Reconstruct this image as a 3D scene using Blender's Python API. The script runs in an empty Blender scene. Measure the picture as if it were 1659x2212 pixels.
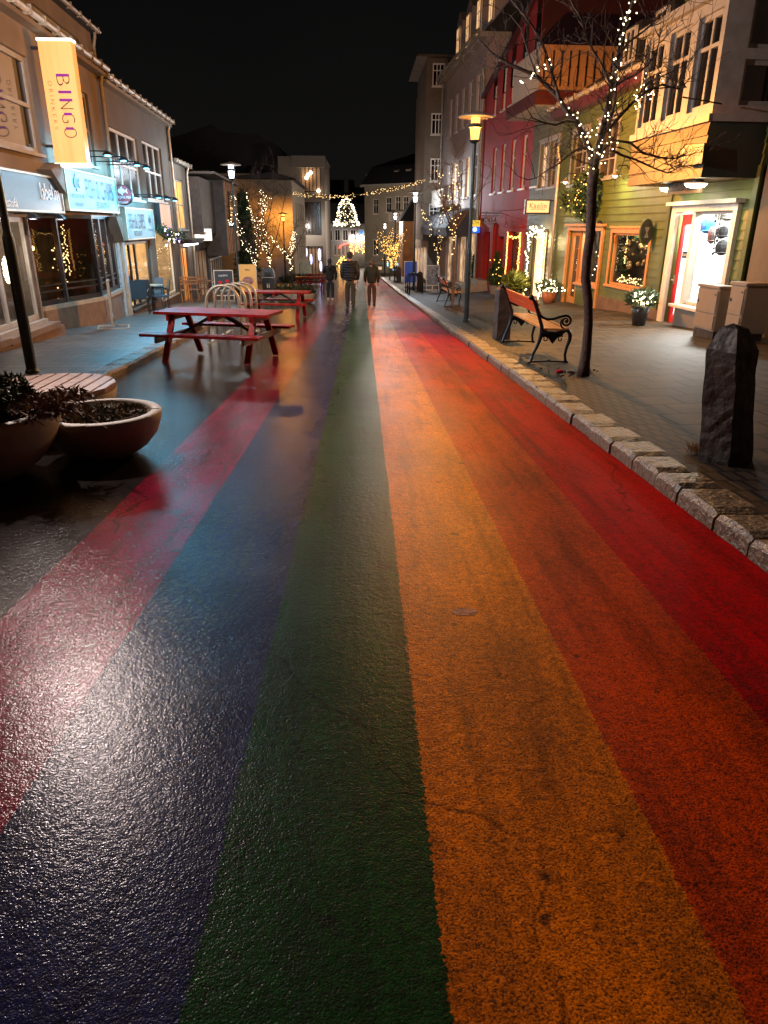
import bpy, bmesh, math, random
from mathutils import Vector, Matrix, noise
random.seed(7)
R_=math.radians
SC=bpy.context.scene
COL=SC.collection
# ------------------------------------------------------------------ camera
CAM_H=1.4
cd=bpy.data.cameras.new('camera'); cam=bpy.data.objects.new('camera',cd); COL.objects.link(cam)
cd.sensor_fit='HORIZONTAL'; cd.sensor_width=24.0; cd.lens=24.0*1534/1659; cd.clip_start=0.05; cd.clip_end=2000
PITCH,YAW,ROLL=R_(22.0),R_(1.75),R_(0.3)
cam.matrix_world=Matrix.Translation((0,0,CAM_H))@Matrix.Rotation(-YAW,4,'Z')@Matrix.Rotation(math.pi/2-PITCH,4,'X')@Matrix.Rotation(ROLL,4,'Z')
SC.camera=cam
# ------------------------------------------------------------------ sky (night)
W=bpy.data.worlds.new("World"); SC.world=W; W.use_nodes=True
nt=W.node_tree; bg=nt.nodes['Background']
tc=nt.nodes.new('ShaderNodeTexCoord'); sx=nt.nodes.new('ShaderNodeSeparateXYZ'); cr=nt.nodes.new('ShaderNodeValToRGB')
nz=nt.nodes.new('ShaderNodeTexNoise'); nz.inputs['Scale'].default_value=2.2; nz.inputs['Detail'].default_value=4
ad=nt.nodes.new('ShaderNodeMath'); ad.operation='MULTIPLY_ADD'; ad.inputs[1].default_value=0.35
nt.links.new(tc.outputs['Generated'],sx.inputs[0]); nt.links.new(tc.outputs['Generated'],nz.inputs['Vector'])
nt.links.new(nz.outputs[0],ad.inputs[0]); nt.links.new(sx.outputs['Z'],ad.inputs[2])
nt.links.new(ad.outputs[0],cr.inputs[0]); nt.links.new(cr.outputs[0],bg.inputs[0])
cr.color_ramp.elements[0].position=0.1; cr.color_ramp.elements[0].color=(.0066,.0061,.0057,1)
cr.color_ramp.elements[1].position=0.65; cr.color_ramp.elements[1].color=(.0012,.0012,.0014,1)
bg.inputs['Strength'].default_value=1.0
SC.view_settings.view_transform='Standard'; SC.view_settings.look='None'; SC.view_settings.exposure=0.0; SC.view_settings.gamma=1.0
SC.render.engine='CYCLES'
cy=SC.cycles; cy.use_denoising=True; cy.sample_clamp_indirect=3.0; cy.sample_clamp_direct=12.0; cy.max_bounces=5; cy.use_adaptive_sampling=False; cy.transparent_max_bounces=12; cy.caustics_reflective=False; cy.caustics_refractive=False
try: cy.use_light_tree=True
except Exception: pass
# ------------------------------------------------------------------ measuring helpers (survey of the street)
F_,CX,CY=1534.,829.5,1106.
def ray(px,py):
    x,y=(px-CX),-(py-CY); c,s=math.cos(ROLL),math.sin(ROLL); x,y=x*c-y*s,y*c+x*s
    fy=F_*math.cos(PITCH)+y*math.sin(PITCH); fz=-F_*math.sin(PITCH)+y*math.cos(PITCH)
    return (x*math.cos(YAW)+fy*math.sin(YAW), -x*math.sin(YAW)+fy*math.cos(YAW), fz)
PROF=[(-40,2.06),(0,0),(30,-1.545),(40,-2.02),(58,-2.78),(76,-3.5),(95,-3.9),(115,-4.0),(1500,-4.0)]
def gz(y):
    for (a,za),(b,zb) in zip(PROF,PROF[1:]):
        if y<=b: return za+(zb-za)*(y-a)/(b-a)
    return -4.0
def G(px,py,h=0.0):
    X,Y,Z=ray(px,py); lo,hi=0.0,1.0
    f=lambda t: CAM_H+Z*t-gz(Y*t)-h
    while f(hi)>0 and hi<1000/abs(Y): hi*=1.5
    for _ in range(50):
        m=(lo+hi)/2
        if f(m)>0: lo=m
        else: hi=m
    return Vector((X*lo,Y*lo,CAM_H+Z*lo))
def atY(px,py,Yv):
    X,Y,Z=ray(px,py); t=Yv/Y
    return Vector((X*t,Yv,CAM_H+Z*t))
class Fac:
    "a wall plane: u runs along it, n outwards to the street, z up"
    def __init__(s,x0,y0,az=None,end=None,side='R'):
        s.o=Vector((x0,y0,0)); s.side=side
        if az is not None: a=R_(az); s.d=Vector((math.sin(a),math.cos(a),0))
        else: s.d=(Vector((end[0],end[1],0))-s.o).normalized()
        n=Vector((s.d.y,-s.d.x,0)); s.n=-n if side=='R' else n
        s.t=s.d if side!='R' else -s.d       # reading direction
    def P(s,u,n,z): return s.o+s.d*u+s.n*n+Vector((0,0,z))
    def hit(s,px,py,n=0.0):
        X,Y,Z=ray(px,py); o=s.o+s.n*n
        t=(o.dot(s.n))/(X*s.n.x+Y*s.n.y)
        v=Vector((X*t,Y*t,0))-o
        return v.dot(s.d), CAM_H+Z*t
    def rc(s,x0,y0,x1,y1,n=0.0):
        a=s.hit(x0,y0,n); b=s.hit(x1,y1,n)
        return (min(a[0],b[0]),min(a[1],b[1]),max(a[0],b[0]),max(a[1],b[1]))
# ------------------------------------------------------------------ materials
def _nd(m,t): return m.node_tree.nodes.new(t)
def mat(name,col,rough=.6,metal=0,spec=.5,var=0.0,vscale=3,bump=0,bscale=30,col2=None,coat=0,det=6,alpha=None):
    m=bpy.data.materials.new(name); m.use_nodes=True; b=m.node_tree.nodes['Principled BSDF']; L=m.node_tree.links
    b.inputs['Base Color'].default_value=(*col,1); b.inputs['Roughness'].default_value=rough; b.inputs['Metallic'].default_value=metal
    b.inputs['Specular IOR Level'].default_value=spec; b.inputs['Coat Weight'].default_value=coat
    g=_nd(m,'ShaderNodeNewGeometry')
    if var or col2:
        n=_nd(m,'ShaderNodeTexNoise'); n.inputs['Scale'].default_value=vscale; n.inputs['Detail'].default_value=det; n.inputs['Roughness'].default_value=.65
        L.new(g.outputs['Position'],n.inputs['Vector'])
        r=_nd(m,'ShaderNodeValToRGB'); c2=col2 or tuple(c*(1-var) for c in col); c1=col if col2 else tuple(min(1,c*(1+var*.6)) for c in col)
        r.color_ramp.elements[0].color=(*c2,1); r.color_ramp.elements[0].position=.33; r.color_ramp.elements[1].color=(*c1,1); r.color_ramp.elements[1].position=.66
        L.new(n.outputs[0],r.inputs[0]); L.new(r.outputs[0],b.inputs['Base Color'])
    if bump:
        n=_nd(m,'ShaderNodeTexNoise'); n.inputs['Scale'].default_value=bscale; n.inputs['Detail'].default_value=5
        L.new(g.outputs['Position'],n.inputs['Vector']); bp=_nd(m,'ShaderNodeBump'); bp.inputs['Strength'].default_value=1; bp.inputs['Distance'].default_value=bump
        L.new(n.outputs[0],bp.inputs['Height']); L.new(bp.outputs[0],b.inputs['Normal'])
    return m
def emit(name,col,st,sampled=True):
    m=bpy.data.materials.new(name); m.use_nodes=True; m.node_tree.nodes.clear()
    e=_nd(m,'ShaderNodeEmission'); o=_nd(m,'ShaderNodeOutputMaterial'); e.inputs[0].default_value=(*col,1); e.inputs[1].default_value=st
    m.node_tree.links.new(e.outputs[0],o.inputs[0])
    if not sampled:
        try: m.cycles.emission_sampling='NONE'
        except Exception: pass
    return m
def glow(name,col,st,rough=.4,c2=None,vscale=2,sx=1.0):
    "a translucent sign face lit from behind, a little uneven"
    m=bpy.data.materials.new(name); m.use_nodes=True; b=m.node_tree.nodes['Principled BSDF']; L=m.node_tree.links
    b.inputs['Base Color'].default_value=(*[c*.7 for c in col],1); b.inputs['Roughness'].default_value=rough
    g=_nd(m,'ShaderNodeNewGeometry'); mp=_nd(m,'ShaderNodeMapping'); mp.inputs['Scale'].default_value=(sx,sx,1 if sx==1 else .15); n=_nd(m,'ShaderNodeTexNoise'); n.inputs['Scale'].default_value=vscale
    L.new(g.outputs['Position'],mp.inputs[0]); L.new(mp.outputs[0],n.inputs['Vector']); r=_nd(m,'ShaderNodeValToRGB'); c2=c2 or tuple(c*.6 for c in col)
    r.color_ramp.elements[0].color=(*c2,1); r.color_ramp.elements[0].position=.35; r.color_ramp.elements[1].color=(*col,1); r.color_ramp.elements[1].position=.65
    L.new(n.outputs[0],r.inputs[0]); L.new(r.outputs[0],b.inputs['Emission Color']); b.inputs['Emission Strength'].default_value=st
    try: m.cycles.emission_sampling='NONE'
    except Exception: pass
    return m
def glass(name,tint=(.9,.95,.95),base=.05,gl=1.0):
    m=bpy.data.materials.new(name); m.use_nodes=True; m.node_tree.nodes.clear(); L=m.node_tree.links
    t=_nd(m,'ShaderNodeBsdfTransparent'); t.inputs[0].default_value=(*tint,1); g=_nd(m,'ShaderNodeBsdfGlossy'); g.inputs['Roughness'].default_value=.02; g.inputs[0].default_value=(gl,gl,gl,1)
    ge=_nd(m,'ShaderNodeNewGeometry'); d=_nd(m,'ShaderNodeVectorMath'); d.operation='DOT_PRODUCT'; L.new(ge.outputs['Incoming'],d.inputs[0]); L.new(ge.outputs['Normal'],d.inputs[1])
    ab=_nd(m,'ShaderNodeMath'); ab.operation='ABSOLUTE'; L.new(d.outputs['Value'],ab.inputs[0]); om=_nd(m,'ShaderNodeMath'); om.operation='SUBTRACT'; om.inputs[0].default_value=1; L.new(ab.outputs[0],om.inputs[1])
    pw=_nd(m,'ShaderNodeMath'); pw.operation='POWER'; L.new(om.outputs[0],pw.inputs[0]); pw.inputs[1].default_value=5; a=_nd(m,'ShaderNodeMath'); a.use_clamp=True; a.inputs[1].default_value=base; L.new(pw.outputs[0],a.inputs[0])
    x=_nd(m,'ShaderNodeMixShader'); o=_nd(m,'ShaderNodeOutputMaterial'); L.new(a.outputs[0],x.inputs[0]); L.new(t.outputs[0],x.inputs[1]); L.new(g.outputs[0],x.inputs[2]); L.new(x.outputs[0],o.inputs[0])
    return m
# ------------------------------------------------------------------ mesh collector
class MB:
    def __init__(s): s.v=[]; s.f=[]
    def add(s,vs,fs):
        o=len(s.v); s.v+=[Vector(v) for v in vs]; s.f+=[tuple(i+o for i in f) for f in fs]; return s
    def hexa(s,p):
        return s.add(p,[(0,3,2,1),(4,5,6,7),(0,1,5,4),(1,2,6,5),(2,3,7,6),(3,0,4,7)])
    def box(s,x0,x1,y0,y1,z0,z1):
        return s.hexa([(x0,y0,z0),(x1,y0,z0),(x1,y1,z0),(x0,y1,z0),(x0,y0,z1),(x1,y0,z1),(x1,y1,z1),(x0,y1,z1)])
    def fbox(s,F,u0,u1,n0,n1,z0,z1):
        return s.hexa([F.P(u0,n0,z0),F.P(u1,n0,z0),F.P(u1,n1,z0),F.P(u0,n1,z0),F.P(u0,n0,z1),F.P(u1,n0,z1),F.P(u1,n1,z1),F.P(u0,n1,z1)])
    def quad(s,a,b,c,d): return s.add([a,b,c,d],[(0,1,2,3)])
    def bar(s,a,b,w,h=None,up=(0,0,1)):
        a=Vector(a); b=Vector(b); h=h or w; d=(b-a).normalized(); x=d.cross(Vector(up))
        if x.length<1e-4: x=d.cross(Vector((1,0,0)))
        x.normalize(); y=x.cross(d); x=x*w/2; y=y*h/2
        return s.hexa([a-x-y,a+x-y,a+x+y,a-x+y,b-x-y,b+x-y,b+x+y,b-x+y])
    def tube(s,pts,rad,seg=8,cap=True):
        pts=[Vector(p) for p in pts]; n=len(pts)
        if not isinstance(rad,(list,tuple)): rad=[rad]*n
        o=len(s.v); prev=None
        for i,p in enumerate(pts):
            d=(pts[min(i+1,n-1)]-pts[max(i-1,0)])
            d=d.normalized() if d.length>1e-9 else Vector((0,0,1))
            if prev is None:
                x=d.cross(Vector((0,0,1)));  x=d.cross(Vector((1,0,0))) if x.length<.01 else x
            else: x=prev-d*prev.dot(d)
            if x.length<1e-6: x=d.orthogonal()
            x.normalize(); prev=x; y=d.cross(x)
            for k in range(seg):
                a=2*math.pi*k/seg; s.v.append(p+(x*math.cos(a)+y*math.sin(a))*rad[i])
        for i in range(n-1):
            for k in range(seg):
                a=o+i*seg+k; b=o+i*seg+(k+1)%seg; s.f.append((a,b,b+seg,a+seg))
        if cap: s.f.append(tuple(o+k for k in reversed(range(seg)))); s.f.append(tuple(o+(n-1)*seg+k for k in range(seg)))
        return s
    def lathe(s,c,prof,seg=24,cap=True):
        c=Vector(c); o=len(s.v)
        for r,z in prof:
            for k in range(seg): a=2*math.pi*k/seg; s.v.append(c+Vector((r*math.cos(a),r*math.sin(a),z)))
        for i in range(len(prof)-1):
            for k in range(seg): a=o+i*seg+k; b=o+i*seg+(k+1)%seg; s.f.append((a,b,b+seg,a+seg))
        if cap: s.f.append(tuple(o+k for k in reversed(range(seg)))); s.f.append(tuple(o+(len(prof)-1)*seg+k for k in range(seg)))
        return s
    def ball(s,c,r,sc=(1,1,1),seg=8,ring=5):
        c=Vector(c); o=len(s.v); s.v.append(c+Vector((0,0,-r*sc[2])))
        for i in range(1,ring):
            t=-math.pi/2+math.pi*i/ring
            for k in range(seg):
                a=2*math.pi*k/seg; s.v.append(c+Vector((r*sc[0]*math.cos(t)*math.cos(a),r*sc[1]*math.cos(t)*math.sin(a),r*sc[2]*math.sin(t))))
        s.v.append(c+Vector((0,0,r*sc[2]))); e=len(s.v)-1
        for k in range(seg): s.f.append((o,o+1+(k+1)%seg,o+1+k)); s.f.append((e,e-seg+k,e-seg+(k+1)%seg))
        for i in range(ring-2):
            for k in range(seg): a=o+1+i*seg+k; b=o+1+i*seg+(k+1)%seg; s.f.append((a,b,b+seg,a+seg))
        return s
    def prism(s,poly,thick_vec):
        n=len(poly); t=Vector(thick_vec); vs=[Vector(p) for p in poly]+[Vector(p)+t for p in poly]
        return s.add(vs,[tuple(reversed(range(n))),tuple(range(n,2*n))]+[(i,(i+1)%n,(i+1)%n+n,i+n) for i in range(n)])
    def build(s,name,m,parent=None,smooth=False,bevel=0):
        me=bpy.data.meshes.new(name); off=Vector((0,0,0))
        p=parent
        while p is not None: off+=p.location; p=p.parent
        me.from_pydata([tuple(v-off) for v in s.v],[],s.f); me.update()
        bm=bmesh.new(); bm.from_mesh(me); bmesh.ops.recalc_face_normals(bm,faces=bm.faces)
        if bevel: bmesh.ops.bevel(bm,geom=[e for e in bm.edges if e.is_manifold and e.calc_face_angle(0)>.6],offset=bevel,segments=2,affect='EDGES',clamp_overlap=True)
        bm.to_mesh(me); bm.free()
        if smooth:
            for q in me.polygons: q.use_smooth=True
        if m: me.materials.append(m)
        o=bpy.data.objects.new(name,me); COL.objects.link(o); o.parent=parent
        return o
def thing(name,label,cat,loc=(0,0,0),group=None):
    o=bpy.data.objects.new(name,None); COL.objects.link(o); o.location=Vector(loc); o.empty_display_size=.2
    o['label']=label; o['category']=cat
    if group: o['group']=group
    return o
def tag(o,label=None,cat=None,group=None,kind=None):
    if label: o['label']=label
    if cat: o['category']=cat
    if group: o['group']=group
    if kind: o['kind']=kind
    return o
def copy_tree(o,parent=None):
    c=o.copy(); COL.objects.link(c); c.parent=parent
    for ch in list(o.children): copy_tree(ch,c)
    return c
def lamp(name,kind,loc,col,power,size=.1,aim=None,spot=None,blend=.6,parent=None,sy=None):
    d=bpy.data.lights.new(name,kind); d.color=col; d.energy=power
    if kind=='AREA':
        d.size=size
        if sy: d.shape='RECTANGLE'; d.size_y=sy
    else: d.shadow_soft_size=size
    if kind=='SPOT': d.spot_size=R_(spot or 100); d.spot_blend=blend
    o=bpy.data.objects.new(name,d); COL.objects.link(o); off=Vector((0,0,0)); p=parent
    while p is not None: off+=p.location; p=p.parent
    o.location=Vector(loc)-off; o.parent=parent
    if aim is not None: o.rotation_euler=(Vector(aim)-Vector(loc)).to_track_quat('-Z','Y').to_euler()
    return o
def text(s_,name,m,parent,org,right,up,w,h,depth=.006,bold=0,spacing=1.0,slant=0):
    "lettering w wide and h high centred at org in the plane of right/up"
    cu=bpy.data.curves.new(name,'FONT'); cu.body=s_; cu.offset=bold; cu.space_character=spacing; cu.shear=slant; cu.resolution_u=3
    t=bpy.data.objects.new(name,cu); COL.objects.link(t); bpy.context.view_layer.update()
    me0=bpy.data.meshes.new_from_object(t.evaluated_get(bpy.context.evaluated_depsgraph_get())); bpy.data.objects.remove(t); 
    vs=[v.co.copy() for v in me0.vertices]; fs=[tuple(p.vertices) for p in me0.polygons]; bpy.data.meshes.remove(me0)
    x0=min(v.x for v in vs); x1=max(v.x for v in vs); y0=min(v.y for v in vs); y1=max(v.y for v in vs)
    right=Vector(right).normalized(); up=Vector(up).normalized(); nn=right.cross(up)
    mb=MB(); mb.add([Vector(org)+right*((v.x-(x0+x1)/2)/(x1-x0)*w)+up*((v.y-(y0+y1)/2)/(y1-y0)*h)+nn*depth for v in vs],fs)
    me=bpy.data.meshes.new(name); off=Vector((0,0,0)); p=parent
    while p is not None: off+=p.location; p=p.parent
    me.from_pydata([tuple(v-off) for v in mb.v],[],mb.f); me.materials.append(m)
    o=bpy.data.objects.new(name,me); COL.objects.link(o); o.parent=parent
    return o
UPV=Vector((0,0,1))
# ------------------------------------------------------------------ material set
M={}
M['white_trim']=mat('white paint',(.72,.66,.58),.45,var=.12,vscale=6,bump=.002,bscale=40)
M['tan_trim']=mat('cream window paint',(.27,.255,.235),.5,var=.2,vscale=5,bump=.002,bscale=40)
M['orange_trim']=mat('orange painted trim',(.50,.22,.07),.5,var=.12,vscale=5)
M['stucco_tan']=mat('tan render',(.16,.118,.080),.85,var=.22,vscale=1.2,bump=.004,bscale=60)
M['stucco_grey']=mat('grey brown render',(.125,.10,.078),.85,var=.25,vscale=1.1,bump=.004,bscale=60)
M['stucco_cream']=mat('cream render',(.30,.25,.18),.85,var=.12,vscale=.8,bump=.004,bscale=50)
M['stucco_pale']=mat('pale pinkish render',(.42,.34,.31),.85,var=.12,vscale=.8,bump=.004,bscale=50)
M['stucco_white']=mat('pale render',(.36,.32,.27),.85,var=.08,vscale=.5,bump=.002,bscale=40)
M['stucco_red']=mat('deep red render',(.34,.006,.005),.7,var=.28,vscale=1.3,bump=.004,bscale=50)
M['red_door']=mat('dark red door',(.22,.008,.01),.35,var=.1)
M['red_gloss']=mat('bright red paint',(.6,.02,.025),.4,var=.1)
M['grey_wall']=mat('cool grey render',(.26,.27,.28),.85,var=.1,vscale=.8)
M['green_side']=mat('olive green siding',(.085,.105,.020),.5,var=.22,vscale=2.2,bump=.002,bscale=30)
M['grey_green']=mat('grey green siding',(.115,.11,.065),.55,var=.22,vscale=2.2,bump=.002,bscale=30)
M['shaded_green']=mat('green siding darkened as shade',(.018,.03,.022),.5,var=.2)
M['ochre']=mat('orange corrugated cladding',(.40,.16,.03),.6,var=.12)
M['dark_roof']=mat('dark roof',(.022,.022,.024),.6,var=.3,vscale=1)
M['roof_metal']=mat('dark corrugated roof',(.03,.028,.027),.4,var=.2)
M['fascia_red']=mat('red fascia board',(.07,.006,.004),.5,var=.15)
M['gutter']=mat('pale gutter metal',(.36,.31,.24),.4,metal=.3,var=.2,vscale=8)
M['base_brown']=mat('brown plinth',(.14,.085,.05),.8,var=.3,vscale=3,bump=.004)
M['base_dark']=mat('dark plinth',(.06,.05,.045),.7,var=.3,vscale=3)
M['black_frame']=mat('black window frame',(.012,.012,.014),.35)
M['dark_glass']=mat('dark night window',(.012,.010,.009),.06,spec=.8,var=.5,vscale=.8)
M['dark_glass2']=mat('dim curtained window',(.06,.045,.035),.12,spec=.7,var=.6,vscale=3)
M['wood_dark']=mat('dark stained wood',(.05,.03,.02),.6,var=.4,vscale=6)
M['wood_orange']=mat('orange stained boards',(.30,.12,.035),.55,var=.3,vscale=5)
M['wood_slat']=mat('varnished bench slat',(.62,.26,.07),.35,var=.25,vscale=14,coat=.3)
M['wood_back']=mat('red orange bench board',(.55,.10,.03),.35,var=.25,vscale=14,coat=.3)
M['cast_iron']=mat('black cast iron',(.012,.014,.018),.32,metal=.3,bump=.0015,bscale=60)
M['table_red']=mat('worn red paint',(.34,.006,.005),.5,col2=(.08,.008,.006),vscale=9,coat=0,spec=.15,bump=.002,bscale=50)
M['table_dark']=mat('dark wet timber',(.055,.02,.014),.5,var=.4,vscale=9)
M['galv']=mat('galvanised steel',(.52,.46,.36),.35,metal=.7,var=.2,vscale=14)
M['pole']=mat('dark green grey pole',(.035,.045,.045),.4,metal=.5,var=.2)
M['pole_black']=mat('black pole',(.012,.012,.013),.35,metal=.4)
M['concrete']=mat('smooth cast concrete',(.36,.31,.24),.65,var=.25,vscale=2.5,bump=.003,bscale=45,det=9)
M['soil']=mat('dark soil',(.025,.018,.012),.9,var=.5,vscale=30,bump=.02,bscale=30)
M['heather']=mat('dark heather leaves',(.045,.055,.018),.7,var=.5,vscale=12)
M['dry_stem']=mat('dry brown stems',(.16,.09,.05),.8,var=.5,vscale=20)
M['conifer']=mat('conifer needles',(.035,.07,.028),.7,var=.5,vscale=14)
M['fern']=mat('yellow green fronds',(.09,.105,.015),.6,var=.4,vscale=14)
M['bark']=mat('young tree bark',(.075,.042,.028),.7,col2=(.03,.018,.014),vscale=16,bump=.012,bscale=28)
M['twig']=mat('dark twigs',(.05,.03,.022),.8)
M['stone_dark']=mat('rough basalt',(.035,.028,.024),.6,col2=(.012,.010,.010),vscale=9,bump=.03,bscale=9,det=9)
M['rubber']=mat('black plastic',(.012,.012,.012),.5)
M['cab']=mat('beige utility cabinet',(.30,.225,.15),.55,var=.12,vscale=3,bump=.001)
M['pot_terra']=mat('terracotta',(.34,.12,.05),.7,var=.2,vscale=9)
M['pot_dark']=mat('glazed dark pot',(.035,.033,.033),.25,spec=.6)
M['rattan']=mat('blue black rattan',(.02,.05,.075),.5,var=.3,vscale=60)
M['letter_dark']=mat('dark lettering',(.015,.025,.05),.5)
M['letter_black']=mat('black lettering',(.01,.01,.01),.5)
M['letter_white']=mat('white lettering',(.8,.8,.8),.5)
M['sign_blue']=mat('navy sign panel',(.012,.05,.11),.18,spec=.7,var=.2)
M['sign_aqua']=mat('pale aqua sign panel',(.13,.27,.30),.4,var=.05)
M['shop_glass']=glass('shop glass')
M['shop_glass_dark']=glass('reflecting shop glass',(.75,.78,.78),.03)
M['interior_white']=mat('white shop wall',(.8,.8,.8),.6)
M['interior_warm']=mat('warm shop wall',(.5,.36,.2),.7,var=.4,vscale=3)
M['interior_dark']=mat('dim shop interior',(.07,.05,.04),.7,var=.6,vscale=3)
M['bulb_warm']=emit('warm fairy bulb',(1,.62,.24),4.5,False)
M['bulb_gold']=emit('golden fairy bulb',(1,.52,.11),4.5,False)
M['bulb_white']=emit('white fairy bulb',(1,.80,.48),9,False)
M['wire']=mat('dark green wire',(.01,.02,.01),.6)
M['led_white']=emit('white led lens',(1,.93,.85),60)
M['purple']=mat('purple vinyl',(.25,.01,.30),.5)
M['skin']=mat('skin',(.42,.22,.15),.6)
# ------------------------------------------------------------------ ground, road, pavements
XS=[-1.52,-.955,-.375,.165,.74,1.30,1.94]
def road_material():
    m=bpy.data.materials.new('painted wet asphalt'); m.use_nodes=True; nt=m.node_tree; L=nt.links; b=nt.nodes['Principled BSDF']
    N=lambda t:nt.nodes.new(t)
    g=N('ShaderNodeNewGeometry'); s=N('ShaderNodeSeparateXYZ'); L.new(g.outputs['Position'],s.inputs[0])
    def mth(op,a=None,bv=None,c=None):
        n=N('ShaderNodeMath'); n.operation=op
        for i,v in enumerate((a,bv,c)):
            if v is None: continue
            if isinstance(v,(int,float)): n.inputs[i].default_value=v
            else: L.new(v,n.inputs[i])
        return n.outputs[0]
    def noi(scale,det=4,rough=.6,vec=None):
        n=N('ShaderNodeTexNoise'); n.inputs['Scale'].default_value=scale; n.inputs['Detail'].default_value=det; n.inputs['Roughness'].default_value=rough
        L.new(vec or g.outputs['Position'],n.inputs['Vector']); return n.outputs[0]
    jag=mth('MULTIPLY_ADD',mth('SUBTRACT',noi(70,3),.5),.045,s.outputs['X'])
    jag=mth('MULTIPLY_ADD',mth('SUBTRACT',noi(1.2,2),.5),.02,jag)
    asph=(.018,.016,.014); cols=[asph,(.30,.002,.036),(.016,.020,.090),(.008,.064,.010),(.82,.19,.001),(.66,.058,.002),(.58,.0005,.003)]
    # ramp over x from -2 to 2.4
    r=N('ShaderNodeValToRGB'); r.color_ramp.interpolation='CONSTANT'
    f=lambda x:(x+2)/4.4
    e=r.color_ramp.elements; e[0].position=0; e[0].color=(*cols[0],1); e[1].position=f(XS[0]); e[1].color=(*cols[1],1)
    for i in range(1,6):
        n_=e.new(f(XS[i])); n_.color=(*cols[i+1],1)
    L.new(mth('DIVIDE',mth('ADD',jag,2.0),4.4),r.inputs[0])
    # the paint ends before the junction
    fin=mth('LESS_THAN',mth('MULTIPLY_ADD',noi(.8),.8,s.outputs['Y']),79.5)
    mix0=N('ShaderNodeMix'); mix0.data_type='RGBA'; L.new(fin,mix0.inputs[0]); mix0.inputs[6].default_value=(.05,.045,.04,1); L.new(r.outputs[0],mix0.inputs[7])
    # paint worn through on the grain tops; darker tyre and dirt bands
    wear=N('ShaderNodeMapRange'); L.new(noi(150,3,.7),wear.inputs[0]); wear.inputs[1].default_value=.38; wear.inputs[2].default_value=.54; wear.inputs[3].default_value=.14; wear.inputs[4].default_value=1.0
    big=N('ShaderNodeMapRange'); mp=N('ShaderNodeMapping'); mp.inputs['Scale'].default_value=(1.6,.55,1); L.new(g.outputs['Position'],mp.inputs[0])
    L.new(noi(1.3,7,.7,mp.outputs[0]),big.inputs[0]); big.inputs[1].default_value=.3; big.inputs[2].default_value=.62; big.inputs[3].default_value=.42; big.inputs[4].default_value=1.12
    spots=N('ShaderNodeMapRange'); L.new(noi(9,2,.5),spots.inputs[0]); spots.inputs[1].default_value=.24; spots.inputs[2].default_value=.29; spots.inputs[3].default_value=.25; spots.inputs[4].default_value=1
    mid=N('ShaderNodeMapRange'); L.new(noi(34,3,.7),mid.inputs[0]); mid.inputs[1].default_value=.40; mid.inputs[2].default_value=.56; mid.inputs[3].default_value=.66; mid.inputs[4].default_value=1.05
    k=mth('MULTIPLY',mth('MULTIPLY',mth('MULTIPLY',wear.outputs[0],mid.outputs[0]),big.outputs[0]),spots.outputs[0])
    mx=N('ShaderNodeMix'); mx.data_type='RGBA'; L.new(k,mx.inputs[0]); mx.inputs[6].default_value=(.012,.010,.009,1); L.new(mix0.outputs[2],mx.inputs[7]); mx.clamp_factor=True
    cw=N('ShaderNodeVectorMath'); cw.operation='ADD'; cn=N('ShaderNodeTexNoise'); cn.inputs['Scale'].default_value=3; cn.inputs['Detail'].default_value=5; L.new(g.outputs['Position'],cn.inputs['Vector']); cs_=N('ShaderNodeVectorMath'); cs_.operation='SCALE'; cs_.inputs['Scale'].default_value=.35; L.new(cn.outputs['Color'],cs_.inputs[0]); L.new(g.outputs['Position'],cw.inputs[0]); L.new(cs_.outputs[0],cw.inputs[1])
    vc=N('ShaderNodeTexVoronoi'); vc.feature='DISTANCE_TO_EDGE'; vc.inputs['Scale'].default_value=.42; L.new(cw.outputs[0],vc.inputs['Vector'])
    ck=N('ShaderNodeMapRange'); L.new(vc.outputs['Distance'],ck.inputs[0]); ck.inputs[1].default_value=.0015; ck.inputs[2].default_value=.005; ck.inputs[3].default_value=.5; ck.inputs[4].default_value=1
    cm=N('ShaderNodeMapRange'); L.new(noi(.9,2),cm.inputs[0]); cm.inputs[1].default_value=.48; cm.inputs[2].default_value=.56; cm.inputs[3].default_value=1; cm.inputs[4].default_value=0
    crk=mth('MAXIMUM',ck.outputs[0],cm.outputs[0])
    sc=N('ShaderNodeMapping'); sc.inputs['Scale'].default_value=(9,.6,1); sc.inputs['Rotation'].default_value=(0,0,.12); L.new(g.outputs['Position'],sc.inputs[0])
    ty=N('ShaderNodeMapRange'); L.new(noi(1.0,6,.6,sc.outputs[0]),ty.inputs[0]); ty.inputs[1].default_value=.32; ty.inputs[2].default_value=.50; ty.inputs[3].default_value=.62; ty.inputs[4].default_value=1
    fx=N('ShaderNodeMix'); fx.data_type='RGBA'; fx.blend_type='MULTIPLY'; fx.inputs[0].default_value=1; L.new(mx.outputs[2],fx.inputs[6]); L.new(mth('MULTIPLY',crk,ty.outputs[0]),fx.inputs[7])
    L.new(fx.outputs[2],b.inputs['Base Color'])
    # wetness: left part wetter (smoother film), right part merely damp
    wet=N('ShaderNodeMapRange'); L.new(mth('MULTIPLY_ADD',noi(.6,1),.6,s.outputs['X']),wet.inputs[0]); wet.inputs[1].default_value=-1.0; wet.inputs[2].default_value=1.6; wet.inputs[3].default_value=.10; wet.inputs[4].default_value=.60
    L.new(mth('ADD',wet.outputs[0],mth('ADD',mth('MULTIPLY',mth('SUBTRACT',noi(2.5,5),.5),.12),0)),b.inputs['Roughness'])
    dry=N('ShaderNodeMapRange'); L.new(mth('MULTIPLY_ADD',noi(.5,1),.5,s.outputs['X']),dry.inputs[0]); dry.inputs[1].default_value=-1.0; dry.inputs[2].default_value=1.3; dry.inputs[3].default_value=0; dry.inputs[4].default_value=1
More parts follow.
